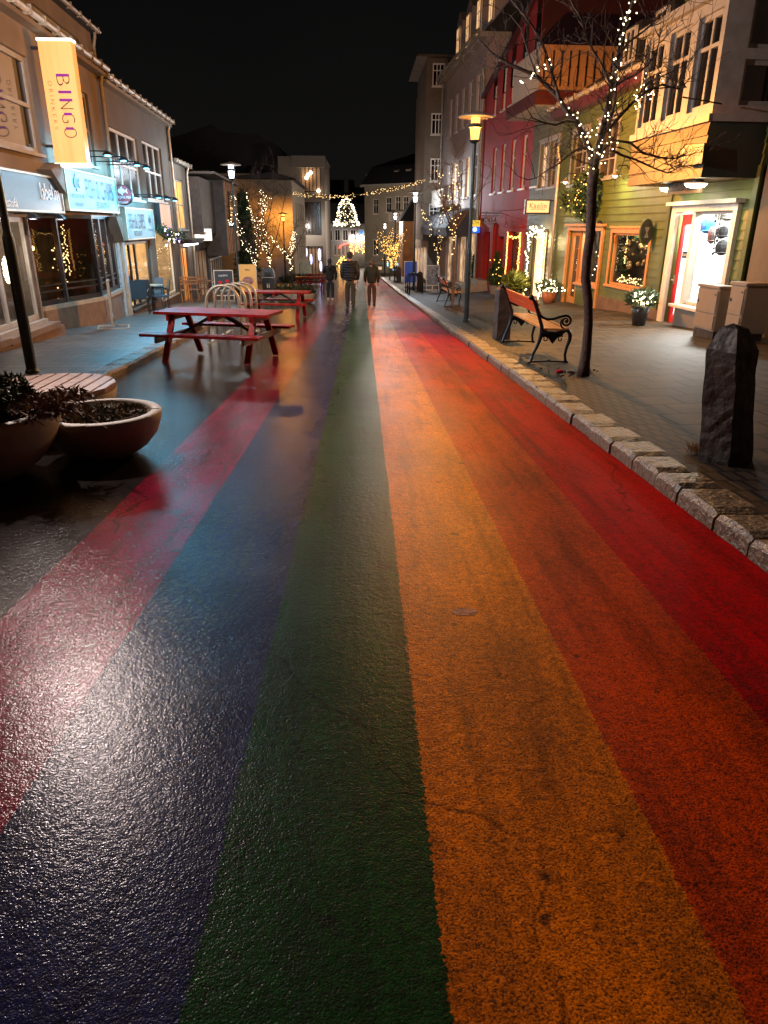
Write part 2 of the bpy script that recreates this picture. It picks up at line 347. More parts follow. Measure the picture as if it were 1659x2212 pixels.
    L.new(mth('MULTIPLY_ADD',dry.outputs[0],-.10,.115),b.inputs['Specular IOR Level'])
    # aggregate relief
    v=N('ShaderNodeTexVoronoi'); v.inputs['Scale'].default_value=190; v.feature='SMOOTH_F1'; v.inputs['Smoothness'].default_value=.5; L.new(g.outputs['Position'],v.inputs['Vector'])
    hgt0=mth('ADD',mth('MULTIPLY',v.outputs['Distance'],-.45),mth('ADD',mth('MULTIPLY',noi(150,1,.5),.8),mth('ADD',mth('MULTIPLY',noi(42,1),1.1),mth('MULTIPLY',noi(7,2),1.2))))
    bp=N('ShaderNodeBump'); bp.inputs['Strength'].default_value=1; L.new(mth('MULTIPLY_ADD',dry.outputs[0],.0008,.0010),bp.inputs['Distance']); L.new(hgt0,bp.inputs['Height']); L.new(bp.outputs[0],b.inputs['Normal'])
    return m
def paving_material(name,c1,c2,joint,w,h,rot=0,rough=.62,bump=.0022,spec=.15):
    m=bpy.data.materials.new(name); m.use_nodes=True; nt=m.node_tree; L=nt.links; b=nt.nodes['Principled BSDF']
    g=nt.nodes.new('ShaderNodeNewGeometry'); mp=nt.nodes.new('ShaderNodeMapping'); mp.inputs['Rotation'].default_value=(0,0,rot); L.new(g.outputs['Position'],mp.inputs[0])
    sp=nt.nodes.new('ShaderNodeSeparateXYZ'); cb=nt.nodes.new('ShaderNodeCombineXYZ'); L.new(mp.outputs[0],sp.inputs[0]); L.new(sp.outputs[0],cb.inputs[0]); L.new(sp.outputs[1],cb.inputs[1])
    br=nt.nodes.new('ShaderNodeTexBrick'); br.inputs['Scale'].default_value=1; br.inputs['Brick Width'].default_value=w; br.inputs['Row Height'].default_value=h; br.inputs['Mortar Size'].default_value=.018
    br.inputs['Color1'].default_value=(*c1,1); br.inputs['Color2'].default_value=(*c2,1); br.inputs['Mortar'].default_value=(*joint,1); br.inputs['Mortar Smooth'].default_value=.2; L.new(cb.outputs[0],br.inputs[0])
    n=nt.nodes.new('ShaderNodeTexNoise'); n.inputs['Scale'].default_value=2.2; n.inputs['Detail'].default_value=8; L.new(g.outputs['Position'],n.inputs[0])
    mr=nt.nodes.new('ShaderNodeMapRange'); mr.inputs[1].default_value=.3; mr.inputs[2].default_value=.7; mr.inputs[3].default_value=.55; mr.inputs[4].default_value=1.15; L.new(n.outputs[0],mr.inputs[0])
    mx=nt.nodes.new('ShaderNodeMix'); mx.data_type='RGBA'; mx.blend_type='MULTIPLY'; mx.inputs[0].default_value=1; L.new(br.outputs[0],mx.inputs[6]); L.new(mr.outputs[0],mx.inputs[7]); L.new(mx.outputs[2],b.inputs['Base Color'])
    b.inputs['Roughness'].default_value=rough; b.inputs['Specular IOR Level'].default_value=spec
    n2=nt.nodes.new('ShaderNodeTexNoise'); n2.inputs['Scale'].default_value=55; n2.inputs['Detail'].default_value=4; L.new(g.outputs['Position'],n2.inputs[0])
    ma=nt.nodes.new('ShaderNodeMath'); ma.operation='MULTIPLY_ADD'; L.new(br.outputs['Fac'],ma.inputs[0]); ma.inputs[1].default_value=-1.6; L.new(n2.outputs[0],ma.inputs[2])
    bp=nt.nodes.new('ShaderNodeBump'); bp.inputs['Distance'].default_value=bump; L.new(ma.outputs[0],bp.inputs['Height']); L.new(bp.outputs[0],b.inputs['Normal'])
    return m
M['road']=road_material()
M['pave_right']=paving_material('grey concrete slabs',(.078,.050,.028),(.042,.028,.016),(.006,.005,.004),.45,.45,0)
M['pave_setts']=paving_material('small paving setts',(.050,.034,.021),(.034,.024,.015),(.012,.010,.008),.10,.21,0)
M['pave_left']=paving_material('damp grey slabs',(.12,.10,.085),(.075,.062,.052),(.010,.009,.008),.42,.32,.0,.42,.002,.35)
M['kerb']=mat('rough granite kerb',(.24,.175,.105),.33,col2=(.06,.048,.036),vscale=22,bump=.02,bscale=38,det=9)
M['ground']=mat('dark ground',(.03,.028,.026),.9,var=.2)
ZX=lambda y: .04 if y<15 else min(.10,.04+(y-15)*.005)
def sheet(name,left,right,zoff,m,kind='structure',ys=None,zx=0.0):
    ys=ys or [p[0] for p in PROF if p[0]<140]+[140]
    mb=MB(); 
    for y in ys:
        xl,xr=left(y),right(y); z=gz(y)+zoff
        mb.v+= [Vector((xl,y,z)),Vector((xr,y,z+(zx(y) if callable(zx) else zx)*(xr-xl)))]
    for i in range(len(ys)-1): mb.f.append((2*i,2*i+1,2*i+3,2*i+2))
    o=mb.build(name,m); return tag(o,kind=kind)
gys=[-40,0,30,40,58,76,95,115,1200]
g_=MB()
for y in gys: g_.v+=[Vector((-900,y,gz(y)-.05)),Vector((900,y,gz(y)-.05))]
for i in range(len(gys)-1): g_.f.append((2*i,2*i+1,2*i+3,2*i+2))
tag(g_.build('ground',M['ground']),kind='structure')
kl=lambda y: -2.72-.054*y if y<20.6 else (-3.83-.02*(y-20.6))        # face of the left kerb
kr=lambda y: 1.95 if y<30 else 1.95-.006*(y-30)
allys=[-8,0,10,20.6,30,40,58,76,88,95,115,140]
sheet('road',lambda y:kl(y)-.02 if y<84 else -60,lambda y:kr(y)+.02 if y<84 else 60,0,M['road'],ys=[-8,0,10,20.6,30,40,58,76,83.9,84,95,115,130])
XR=2.24
sheet('pavement',lambda y:kr(y)+.22,lambda y:kr(y)+.74,.115,M['pave_setts'],ys=[-8,0,10,20.6,30,40,58,76,83],zx=.02)
RX=lambda y: 11.0
o=sheet('pavement',lambda y:kr(y)+.74,RX,.124,M['pave_right'],ys=[-8,0,10,15,20.6,24,27,30,40,58,76,83],zx=ZX)
sheet('pavement',lambda y:-14.0,lambda y:kl(y)-.26,.115,M['pave_left'],ys=[-8,0,10,20.6,30,40,58,76,83])
def rz(x,y): return gz(y)+.124+ZX(y)*max(0,x-2.69)      # height of the right pavement
def lz(y): return gz(y)+.115
# kerb stones
def kerb(side):
    mb=MB(); y=1.0 if side>0 else 6.0; rnd=random.Random(3 if side>0 else 9)
    while y<82:
        Lg=rnd.uniform(.34,.62) if side>0 else rnd.uniform(.5,.9); gap=.02
        y2=y+Lg-gap; w=.27+rnd.uniform(-.025,.02); e=rnd.uniform(-.015,.02)
        k=kr if side>0 else kl
        nu=7 if y<14 else 3; nv=5 if y<14 else 3
        o=len(mb.v)
        pts=[]
        xf=k((y+y2)/2)
        for i in range(nu+1):
            for j in range(nv+3):
                yy=y+(y2-y)*i/nu
                if j==0: xx,zz=-.0,-.08
                elif j==1: xx,zz=-.0+.0,.085
                elif j==nv+2: xx,zz=w,-.02
                else: xx,zz=.02+(w-.03)*(j-2)/(nv-1),.118
                if i in(0,nu) and j>=1: zz-=.018
                p=Vector((xf+side*(xx+e*.6),yy,gz(yy)+zz)); nn=noise.noise_vector(p*6)*.004+noise.noise_vector(p*24)*.006
                if y<14: p+=nn if j>0 else nn*.4
                pts.append(p)
        c=nv+3
        for p in pts: mb.v.append(p)
        for i in range(nu):
            for j in range(c-1): a=o+i*c+j; mb.f.append((a,a+1,a+c+1,a+c))
        mb.f.append(tuple(o+j for j in range(c))); mb.f.append(tuple(o+nu*c+j for j in reversed(range(c))))
        y+=Lg
    return tag(mb.build('kerb',M['kerb'],smooth=False),kind='structure')
kerb(1); kerb(-1)
# ------------------------------------------------------------------ walls and windows
def wall(mb,F,u0,u1,z0,z1,holes=(),n=0.0,t=.16,ztop=None):
    "plane with rectangular openings and reveals; ztop(u) lets the head of the wall slope"
    us=sorted({u0,u1}|{min(max(h[k],u0),u1) for h in holes for k in (0,2)}); zs=sorted({z0,z1}|{min(max(h[k],z0),z1) for h in holes for k in (1,3)})
    for a,b in zip(us,us[1:]):
        for c,d in zip(zs,zs[1:]):
            if any(h[0]-1e-6<=a and b<=h[2]+1e-6 and h[1]-1e-6<=c and d<=h[3]+1e-6 for h in holes): continue
            da=db=d
            if ztop and d==z1: da,db=ztop(a),ztop(b)
            mb.quad(F.P(a,n,c),F.P(b,n,c),F.P(b,n,db),F.P(a,n,da))
    for h in holes:
        a,c,b,d=max(h[0],u0),max(h[1],z0),min(h[2],u1),min(h[3],z1)
        P=lambda u,z,k: F.P(u,n-k*t,z)
        mb.quad(P(a,c,0),P(a,d,0),P(a,d,1),P(a,c,1)); mb.quad(P(b,c,0),P(b,c,1),P(b,d,1),P(b,d,0)); mb.quad(P(a,d,0),P(b,d,0),P(b,d,1),P(a,d,1)); mb.quad(P(a,c,0),P(a,c,1),P(b,c,1),P(b,c,0))
def siding(mb,F,u0,u1,z0,z1,holes=(),n=0.0,step=.165,out=.022,t=.12,ztop=None):
    "overlapping boards: each tilts out at its foot"
    z=z0
    while z<z1-1e-4:
        zt=min(z+step,z1)
        cuts=sorted({u0,u1}|{min(max(h[k],u0),u1) for h in holes for k in (0,2)})
        zz=sorted({z,zt}|{h[k] for h in holes for k in (1,3) if z<h[k]<zt})
        for c,d in zip(zz,zz[1:]):
            f0=out*(1-(c-z)/step); f1=out*(1-(d-z)/step)
            for a,b in zip(cuts,cuts[1:]):
                if any(h[0]-1e-6<=a and b<=h[2]+1e-6 and h[1]-1e-6<=c and d<=h[3]+1e-6 for h in holes): continue
                mb.quad(F.P(a,n+f0,c),F.P(b,n+f0,c),F.P(b,n+f1,d),F.P(a,n+f1,d))
                if c==z: mb.quad(F.P(a,n,c),F.P(b,n,c),F.P(b,n+out,c),F.P(a,n+out,c))
        z=zt
    for h in holes:
        a,c,b,d=h; P=lambda u,z,k: F.P(u,n+(out if k==0 else -t),z)
        mb.quad(P(a,c,0),P(a,d,0),P(a,d,1),P(a,c,1)); mb.quad(P(b,c,0),P(b,c,1),P(b,d,1),P(b,d,0)); mb.quad(P(a,d,0),P(b,d,0),P(b,d,1),P(a,d,1)); mb.quad(P(a,c,0),P(a,c,1),P(b,c,1),P(b,c,0))
def shell(mb,F,u0,u1,z0,z1,depth,n=0.0,t=.0,zr=None):
    "side and back walls behind a front plane"
    zr=zr or z1
    mb.quad(F.P(u0,n-t,z0),F.P(u0,n-depth,z0),F.P(u0,n-depth,zr),F.P(u0,n-t,z1)); mb.quad(F.P(u1,n-t,z0),F.P(u1,n-depth,z0),F.P(u1,n-depth,zr),F.P(u1,n-t,z1)); mb.quad(F.P(u0,n-depth,z0),F.P(u1,n-depth,z0),F.P(u1,n-depth,zr),F.P(u0,n-depth,zr))
def window(F,parent,r,cols=2,rows=None,fm='white_trim',gm='dark_glass',n=0.0,rec=.09,fw=.06,mw=.04,casing=0,cm=None,sill=True,curtain=None):
    a,c,b,d=r; mb=MB(); n0,n1=n-rec-.04,n-rec+.03
    mb.fbox(F,a,a+fw,n0,n1,c,d); mb.fbox(F,b-fw,b,n0,n1,c,d); mb.fbox(F,a+fw,b-fw,n0,n1,d-fw,d); mb.fbox(F,a+fw,b-fw,n0,n1,c,c+fw)
    iw=(b-a-2*fw)
    cs=[a+fw+iw*k/cols for k in range(1,cols)] if isinstance(cols,int) else [a+fw+iw*k for k in cols]
    for u in cs: mb.fbox(F,u-mw/2,u+mw/2,n0+.004,n1-.004,c+fw,d-fw)
    for k in (rows or []):
        z=c+fw+(d-c-2*fw)*k; mb.fbox(F,a+fw,b-fw,n0+.008,n1-.002,z-mw/2,z+mw/2)
    if casing: 
        k=casing; q=n+.002; mb.fbox(F,a-k,a,q,q+.035,c-.002,d+k); mb.fbox(F,b,b+k,q,q+.035,c-.002,d+k); mb.fbox(F,a,b,q,q+.033,d,d+k); mb.fbox(F,a-k-.03,b+k+.03,q,q+.07,d+k,d+k+.05)
    if sill: mb.fbox(F,a-.04-casing,b+.04+casing,n-rec,n+.07,c-.06,c-.003)
    w=mb.build('window',M[fm],parent)
    p=MB(); p.quad(F.P(a+fw*.6,n-rec,c+fw*.6),F.P(b-fw*.6,n-rec,c+fw*.6),F.P(b-fw*.6,n-rec,d-fw*.6),F.P(a+fw*.6,n-rec,d-fw*.6)); p.build('pane',M[gm],w)
    if curtain:
        q=MB(); m_=10
        for s0,s1 in curtain:
            for i in range(m_):
                ua=a+fw+iw*(s0+(s1-s0)*i/m_); ub=a+fw+iw*(s0+(s1-s0)*(i+1)/m_); da=.02*(i%2); db=.02*((i+1)%2)
                q.quad(F.P(ua,n-rec-.05-da,c+fw),F.P(ub,n-rec-.05-db,c+fw),F.P(ub,n-rec-.05-db,d-fw),F.P(ua,n-rec-.05-da,d-fw))
        q.build('curtain',M['curtain'],w)
    return w
def gutter(F,parent,u0,u1,z,n=.12,r=.065):
    mb=MB(); mb.tube([F.P(u0,n,z),F.P(u1,n,z)],r,8)
    u=u0+.3
    while u<u1: mb.fbox(F,u-.015,u+.015,n-r-.012,n+r+.012,z-r-.012,z+r+.012); u+=.75
    return mb.build('gutter',M['gutter'],parent)
def downpipe(F,parent,u,z0,z1,n=.07,r=.045,top=.12):
    mb=MB(); mb.tube([F.P(u,n+top*.6,z1),F.P(u,n+top*.5,z1-.12),F.P(u,n,z1-.35),F.P(u,n,z0)],r,8)
    z=z0+.6
    while z<z1-.5: mb.tube([F.P(u,n,z-.03),F.P(u,n,z+.03)],r+.012,8); z+=1.3
    return mb.build('downpipe',M['gutter'],parent)
def room(F,parent,r,depth,n0,wm,name='display_room'):
    "the inside of a shop window"
    a,c,b,d=r; mb=MB(); P=lambda u,k,z:F.P(u,n0-k,z)
    mb.quad(P(a,depth,c),P(b,depth,c),P(b,depth,d),P(a,depth,d)); mb.quad(P(a,0,c),P(a,depth,c),P(a,depth,d),P(a,0,d)); mb.quad(P(b,0,c),P(b,0,d),P(b,depth,d),P(b,depth,c))
    mb.quad(P(a,0,d),P(a,depth,d),P(b,depth,d),P(b,0,d)); mb.quad(P(a,0,c),P(b,0,c),P(b,depth,c),P(a,depth,c))
    return mb.build(name,M[wm],parent)
M['lit_warm']=glow('warm lit curtain',(1,.62,.28),1.1,vscale=3,c2=(.7,.36,.14))
M['lit_yellow']=glow('yellow lit room',(1,.52,.10),.7,vscale=1.6,c2=(.22,.09,.015))
M['lit_cream']=glow('lit cream curtain',(1,.68,.40),.75,vscale=4)
M['lit_white']=glow('bright shop interior',(1,.95,.88),1.6,vscale=1.4,c2=(.5,.42,.35))
M['lit_shop']=glow('warm shop interior',(1,.66,.36),.8,vscale=2.2,c2=(.16,.08,.04))
M['lit_cyan']=glow('cyan shop interior',(.45,.85,1),1.5,vscale=1.6,c2=(.1,.3,.5))
M['lit_red']=glow('pink red lit interior',(1,.25,.16),.9,vscale=1.4,c2=(.3,.06,.03))
M['lit_blue']=glow('blue lit pane',(.1,.3,.75),.6)
M['lit_dim']=glow('dim lit interior',(.5,.3,.16),.25,vscale=1.1,c2=(.02,.012,.008))
M['curtain']=mat('grey curtain',(.16,.13,.10),.8,var=.4,vscale=9)
# ================================================================== LEFT SIDE
LF=Fac(-6.41,19.95,az=-3.5,side='L')
D='dark_glass'
# --- long rendered building with the projecting banner (near left)
u0,u1=-15.0,.25; zb=-1.3
b1=thing('commercial_building','tan two storey building with tall lit banner and navy shop board, nearest on left','building',LF.P(-6,0,gz(14)))
wl=[]
wA=LF.rc(-60,85,93,350); wA=(-7.9,2.62,wA[2],4.22)
wB=(-3.75,2.66,-.85,4.18); wC=(-12.6,2.62,-8.8,4.22)
shopA=(-8.05,-.27,-5.92,1.5); rec=(-5.88,-.75,-.12,1.56); shopZ=(-13.5,-.25,-8.3,1.5)
mb=MB(); wall(mb,LF,u0,u1,zb,4.78,[wA,wB,wC,shopA,rec,shopZ]); shell(mb,LF,u0,u1,zb,4.78,9,t=.0)
mb.build('wall',M['stucco_tan'],b1)
for r,c in ((wA,[.45]),(wC,[.33,.66]),(wB,[.28,.72])): window(LF,b1,r,c,[.5],'tan_trim',D,fw=.09,mw=.07)
mb=MB(); mb.fbox(LF,u0,u1,-.02,.22,4.72,4.80); mb.build('eave',M['stucco_tan'],b1)
gutter(LF,b1,u0,u1+.02,4.88,.26); downpipe(LF,b1,.13,-.95,4.9,.09)
mb=MB(); top=[(-8.6,4.98,-6.4,5.62),(-5.9,4.98,-4.1,5.62),(-3.3,4.98,-2.1,5.45),(-1.6,4.9,.9,5.45)]
top=[(-9.6,5.0,-6.6,5.62),(-6.0,5.0,-3.2,5.62),(-2.4,5.0,.7,5.58)]
T=-.45
wall(mb,LF,u0,1.9,4.80,5.95,top,n=T); shell(mb,LF,u0,1.9,4.80,5.95,8,n=T); mb.build('attic_wall',M['stucco_tan'],b1)
for r in top: window(LF,b1,r,4,None,'tan_trim',D,n=T,fw=.07,mw=.06,sill=False)
gutter(LF,b1,u0,2.0,6.0,T+.2,.05); downpipe(LF,b1,1.82,4.3,6.0,T+.06,.04)
mb=MB(); mb.hexa([LF.P(u0,T+.16,5.955),LF.P(1.95,T+.16,5.955),LF.P(1.95,T-8,5.96),LF.P(u0,T-8,5.96),LF.P(u0,T+.16,6.0),LF.P(1.95,T+.16,6.0),LF.P(1.95,T-8,6.3),LF.P(u0,T-8,6.3)]); mb.build('roof',M['dark_roof'],b1)
# shopfront with tan frames
window(LF,b1,shopA,[.33,.66],None,'tan_trim','shop_glass_dark',fw=.08,mw=.07); window(LF,b1,shopZ,[.33,.66],None,'tan_trim','shop_glass_dark',fw=.08,mw=.07)
room(LF,b1,(-8.05,-.27,-5.92,1.5),1.6,-.13,'interior_dark'); room(LF,b1,(-13.5,-.25,-8.3,1.5),1.6,-.13,'interior_dark')
mb=MB(); mb.fbox(LF,-8.2,-5.85,.0,.28,-.43,-.33); mb.fbox(LF,-13.6,-8.2,.0,.28,-.41,-.31); mb.build('sill',M['base_brown'],b1)
mb=MB(); mb.fbox(LF,-14,-5.55,.003,.24,-1.2,-.43); mb.build('plinth',M['base_brown'],b1)
# recessed bay with dark steel windows, the angled corner comes forward
a0,a1,a2=(-5.2,-.55),(-2.55,.14),(-.35,-.02)
mb=MB(); P=LF.P
def slab(mb,u0_,n0_,u1_,n1_,z0,z1,th=.06):
    A=P(u0_,n0_,0);B=P(u1_,n1_,0); d=(B-A).normalized(); k=Vector((-d.y,d.x,0))*th/2
    mb.hexa([A-k+UPV*z0,B-k+UPV*z0,B+k+UPV*z0,A+k+UPV*z0,A-k+UPV*z1,B-k+UPV*z1,B+k+UPV*z1,A+k+UPV*z1])
fr=MB(); pn=MB(); ba=MB()
for (ua,na),(ub,nb),k in ((a0,a1,2),(a1,a2,3)):
    for i in range(k+1):
        t=i/k; u=ua+(ub-ua)*t; n=na+(nb-na)*t; fr.fbox(LF,u-.045,u+.045,n-.05,n+.05,-.17,1.52)
    slab(fr,ua,na,ub,nb,1.50,1.58,.09); slab(fr,ua,na,ub,nb,-.17,-.08,.09); slab(fr,ua,na,ub,nb,.08,.11,.05); slab(fr,ua,na,ub,nb,.2,.225,.05)
    slab(pn,ua,na,ub,nb,-.1,1.5,.012); slab(ba,ua,na,ub,nb,-1.2,-.26,.2)
w=fr.build('bay_window',M['black_frame'],b1); pn.build('pane',M['shop_glass_dark'],w)
ba.build('bay_base',M['base_brown'],b1)
mb=MB(); mb.prism([P(-5.2,-.62,-.26),P(-5.2,-.45,-.26),P(-2.5,.24,-.26),P(-.2,.10,-.26),P(-.2,-.2,-.26),P(-2.5,-.1,-.26)],UPV*.085); mb.build('sill',M['gutter'],b1)
mb=MB(); mb.fbox(LF,-5.86,-.15,-1.5,-1.4,-.8,1.56); mb.fbox(LF,-5.86,-.15,-1.4,-.02,1.56,1.60); mb.fbox(LF,-5.88,-.15,-1.45,0,-.86,-.8); mb.fbox(LF,-5.95,-5.89,-1.4,-.02,-.8,1.56);mb.build('bay_interior',M['interior_dark'],b1)
mb=MB(); mb.fbox(LF,-5.8,-5.25,-.75,-.69,-.75,1.4); d_=mb.build('door',M['black_frame'],b1); mb=MB(); mb.fbox(LF,-5.7,-5.34,-.765,-.672,-.2,1.3); mb.build('pane',M['dark_glass'],d_); mb=MB(); mb.tube([P(-5.4,-.62,-.1),P(-5.4,-.60,.5)],.015,6); mb.build('handle',M['galv'],d_)
mb=MB(); mb.prism([P(-.75,.0,1.56),P(-.22,.0,1.56),P(-.22,.0,.95)],LF.n*.28); mb.build('bracket',M['stucco_tan'],b1); mb=MB(); mb.prism([P(-5.0,.0,2.34),P(-4.3,.0,2.5),P(-4.3,.0,1.95)],LF.n*.26) ; mb.build('bracket',M['stucco_tan'],b1)
# neon signs and lamps seen inside, real small lights in the room
lamp('bar_lamp','POINT',P(-5.3,-1.1,.9),(1,.35,.1),50,.05,parent=b1)
mb=MB(); mb.ball(P(-5.45,-1.0,.62),.06); mb.ball(P(-4.7,-1.1,.65),.05); mb.ball(P(-3.4,-.9,.9),.05); mb.build('bar_light',emit('amber bulb',(1,.5,.15),25),b1)
mb=MB()
for i in range(40): mb.ball(P(-1.6+random.gauss(0,.35),-.9,.55+random.gauss(0,.32)),.02,seg=5,ring=3)
for i in range(30): mb.ball(P(-.9+random.gauss(0,.1),-1.0,.2+i*.04),.016,seg=5,ring=3)
mb.build('indoor_fairy_lights',M['bulb_warm'],b1)
# glowing heart-like ornaments of bulbs in the tan-framed shop window
for uc,zc,hh in ((-6.35,.62,.46),(-7.25,.66,.5)):
    mb=MB()
    for i in range(120):
        t=random.uniform(0,6.28); r=math.sqrt(random.random()); mb.ball(P(uc+.12*r*math.cos(t),-.35,zc+hh*.5*r*math.sin(t)),.016,seg=5,ring=3)
    tag(mb.build('light_ornament',M['bulb_white'],None),'oval cluster of white lights in the tan shop window, '+('farther of two' if uc>-7 else 'nearer of two'),'light ornament','ornaments of lights in the shop window')
mb=MB(); mb.fbox(LF,-7.9,-6.1,-1.2,-1.1,-.2,.4); mb.fbox(LF,-7.6,-7.2,-1.0,-.8,-.2,.9); mb.build('display_shelf',M['curtain'],b1)
lamp('shop_lamp','POINT',P(-6.9,-.9,1.3),(1,.75,.5),110,.06,parent=b1)
# --- second rendered building
b2=thing('commercial_building','tan building with two white gridded upper windows over the second fish restaurant board','building',LF.P(4,0,gz(24)))
w1=(.75,2.05,3.85,3.72); w2=(4.5,2.1,7.4,3.78); s1=(.9,-.85,4.1,.92); s2=(4.9,-.95,7.9,1.2)
mb=MB(); wall(mb,LF,.26,8.78,-1.9,4.66,[w1,w2,s1,s2]); shell(mb,LF,.26,8.78,-1.9,4.66,9); mb.build('wall',M['stucco_grey'],b2)
for r in (w1,w2): window(LF,b2,r,3,[.5],'white_trim','dark_glass2',fw=.07,mw=.06)
mb=MB(); mb.fbox(LF,.28,8.85,-.02,.2,4.60,4.68); mb.build('eave',M['gutter'],b2)
gutter(LF,b2,.3,8.95,4.76,.24); downpipe(LF,b2,8.7,-1.3,4.8,.09)
mb=MB(); mb.hexa([P(.26,.15,4.7),P(8.85,.15,4.7),P(8.85,-8,4.7),P(.26,-8,4.7),P(.26,.15,4.72),P(8.85,.15,4.72),P(8.85,-4,5.2),P(.26,-4,5.2)]); mb.build('roof',M['roof_metal'],b2)
window(LF,b2,s1,[.22,.44],None,'black_frame','shop_glass_dark',fw=.07,mw=.07); window(LF,b2,s2,1,None,'white_trim','shop_glass_dark',fw=.07)
room(LF,b2,(.9,-.85,4.1,.92),1.8,-.13,'interior_warm'); room(LF,b2,(4.9,-.95,7.9,1.2),1.8,-.13,'interior_warm')
lamp('shop_lamp','POINT',P(2.9,-.9,.6),(1,.72,.42),220,.06,parent=b2); lamp('shop_lamp','POINT',P(6.4,-.9,.8),(1,.85,.65),160,.06,parent=b2)
mb=MB(); 
for u,h in ((3.1,1.0),(3.5,.8),(6.2,.6),(7.0,.7)): mb.lathe(P(u,-.7,-.85),[(.16,0),(.2,.3*h),(.1,.7*h),(.19,.95*h),(.08,1.1*h)],10)
mb.build('display_basket',M['ochre'],b2)
mb=MB(); mb.fbox(LF,.3,8.7,.003,.05,-1.8,-.95); mb.build('plinth',M['base_brown'],b2)
# white-blue pier between the two shops
mb=MB(); mb.fbox(LF,-.14,.62,.003,.07,-1.5,1.45); mb.build('pier',mat('weathered pale blue paint',(.42,.50,.52),.6,col2=(.2,.26,.3),vscale=14),b2)
# --- low building with yellow window
b3=thing('commercial_building','low grey house with one yellow lit upper window and an orange lit doorway','building',LF.P(10.5,0,gz(30)))
yw=(9.15,1.2,11.4,2.98); dr=(9.3,-1.9,11.0,.55)
mb=MB(); wall(mb,LF,8.79,12.15,-2.2,3.5,[yw,dr]); shell(mb,LF,8.79,12.15,-2.2,3.5,8); mb.build('wall',M['stucco_grey'],b3)
window(LF,b3,yw,2,[.5],'tan_trim','lit_yellow'); gutter(LF,b3,8.9,12.3,3.56,.2); downpipe(LF,b3,12.0,-1.5,3.6,.08)
mb=MB(); mb.hexa([P(8.8,.15,3.5),P(12.2,.15,3.5),P(12.2,-6,3.5),P(8.8,-6,3.5),P(8.8,.15,3.52),P(12.2,.15,3.52),P(12.2,-3,4.0),P(8.8,-3,4.0)]); mb.build('roof',M['roof_metal'],b3)
mb=MB(); mb.fbox(LF,9.4,10.9,-.12,-.08,-1.75,.5); d_=mb.build('door',glow('orange lit doorway',(1,.36,.04),.8,vscale=2,c2=(.5,.14,.02)),b3); mb=MB(); mb.fbox(LF,10.12,10.17,-.075,-.05,-1.75,.5); mb.fbox(LF,9.42,9.5,-.075,-.05,-1.75,.5); mb.build('door_frame',M['wood_orange'],d_)
mb=MB(); mb.fbox(LF,8.9,12.1,.02,.55,.78,.86); mb.fbox(LF,8.95,12.0,.05,.5,.70,.776); mb.build('canopy',M['base_dark'],b3)
mb=MB(); mb.fbox(LF,9.0,11.9,.2,.3,.62,.69); mb.build('canopy_light',emit('cool strip',(.85,.9,1),9),b3)
# --- dark timber building with orange box
b4=thing('timber_building','dark timber clad building with an orange boarded upper box, beside the small hotel lot','building',LF.P(17,0,gz(36)))
mb=MB(); sw=(13.0,-1.9,16.6,.35); wall(mb,LF,12.16,22,-2.8,3.25,[sw]); shell(mb,LF,12.16,22,-2.8,3.25,7); mb.build('wall',M['base_dark'],b4)
window(LF,b4,sw,[.3,.6],None,'black_frame','lit_dim',fw=.08)
mb=MB(); mb.fbox(LF,12.3,16.7,.003,.5,1.0,3.2); mb.build('upper_box',M['wood_dark'],b4)
mb=MB(); 
u=16.72
while u<22.4: mb.fbox(LF,u,u+.22,.003,.95+.03*math.sin(u*9),.05,3.3+.0*u); u+=.235
mb.build('boarded_box',M['wood_orange'],b4)
mb=MB(); mb.fbox(LF,16.45,16.71,.004,.98,.0,3.3); mb.build('box_end',M['base_dark'],b4)
mb=MB(); mb.fbox(LF,18.2,20.4,.99,1.03,1.4,2.9); mb.build('window',M[D],b4)
mb=MB(); mb.fbox(LF,12.2,22.6,-.3,1.15,3.31,3.40); mb.build('roof',M['wood_dark'],b4)
mb=MB(); 
for k in range(6): mb.fbox(LF,17.2+k*.8,17.25+k*.8,.01,.05,-2.4,-.2)
mb.fbox(LF,17,21.6,.01,.04,-.25,-.18); mb.fbox(LF,17,21.6,.01,.04,-1.3,-1.24); mb.build('trellis',M['white_trim'],b4)
# --- pale gable house across the tree lot
GY=56.0
g=lambda x,y:atY(x,y,GY)
GF=Fac(-11.0,GY,end=(0,GY),side='F')
class FrontFac(Fac):
    def __init__(s,x0,y0,x1,y1):
        s.o=Vector((x0,y0,0)); s.d=(Vector((x1,y1,0))-s.o).normalized(); s.n=Vector((s.d.y,-s.d.x,0)); s.t=s.d; s.side='F'
gf=FrontFac(-12,GY,0,GY)
xr=gf.hit(630,400)[0]; 
b5=thing('gable_house','pale gabled house behind the lit trees left of the modern white building','building',gf.P(xr-3,0,gz(GY)))
mb=MB(); z5=gf.hit(560,375)[1]; wall(mb,gf,-3,xr,gz(GY)-1,z5,[]); 
side5=Fac(*(gf.P(xr,0,0).xy),end=(-5.25,71.5),side='L'); Ls=15.0
ws=[(3+i*2.2,1.3,4+i*2.2,3.0) for i in range(5)]+[(3+i*2.2,-1.2,4+i*2.2,.6) for i in range(5)]
wall(mb,side5,0,Ls,gz(GY)-2,z5-.35,ws); mb.quad(gf.P(-3,0,z5),gf.P(xr,0,z5),side5.P(Ls,0,z5-.3),side5.P(Ls,-9,z5-.3)); mb.build('wall',M['stucco_cream'],b5)
for r in ws: window(side5,b5,r,2,[.6],'white_trim',D,sill=False)
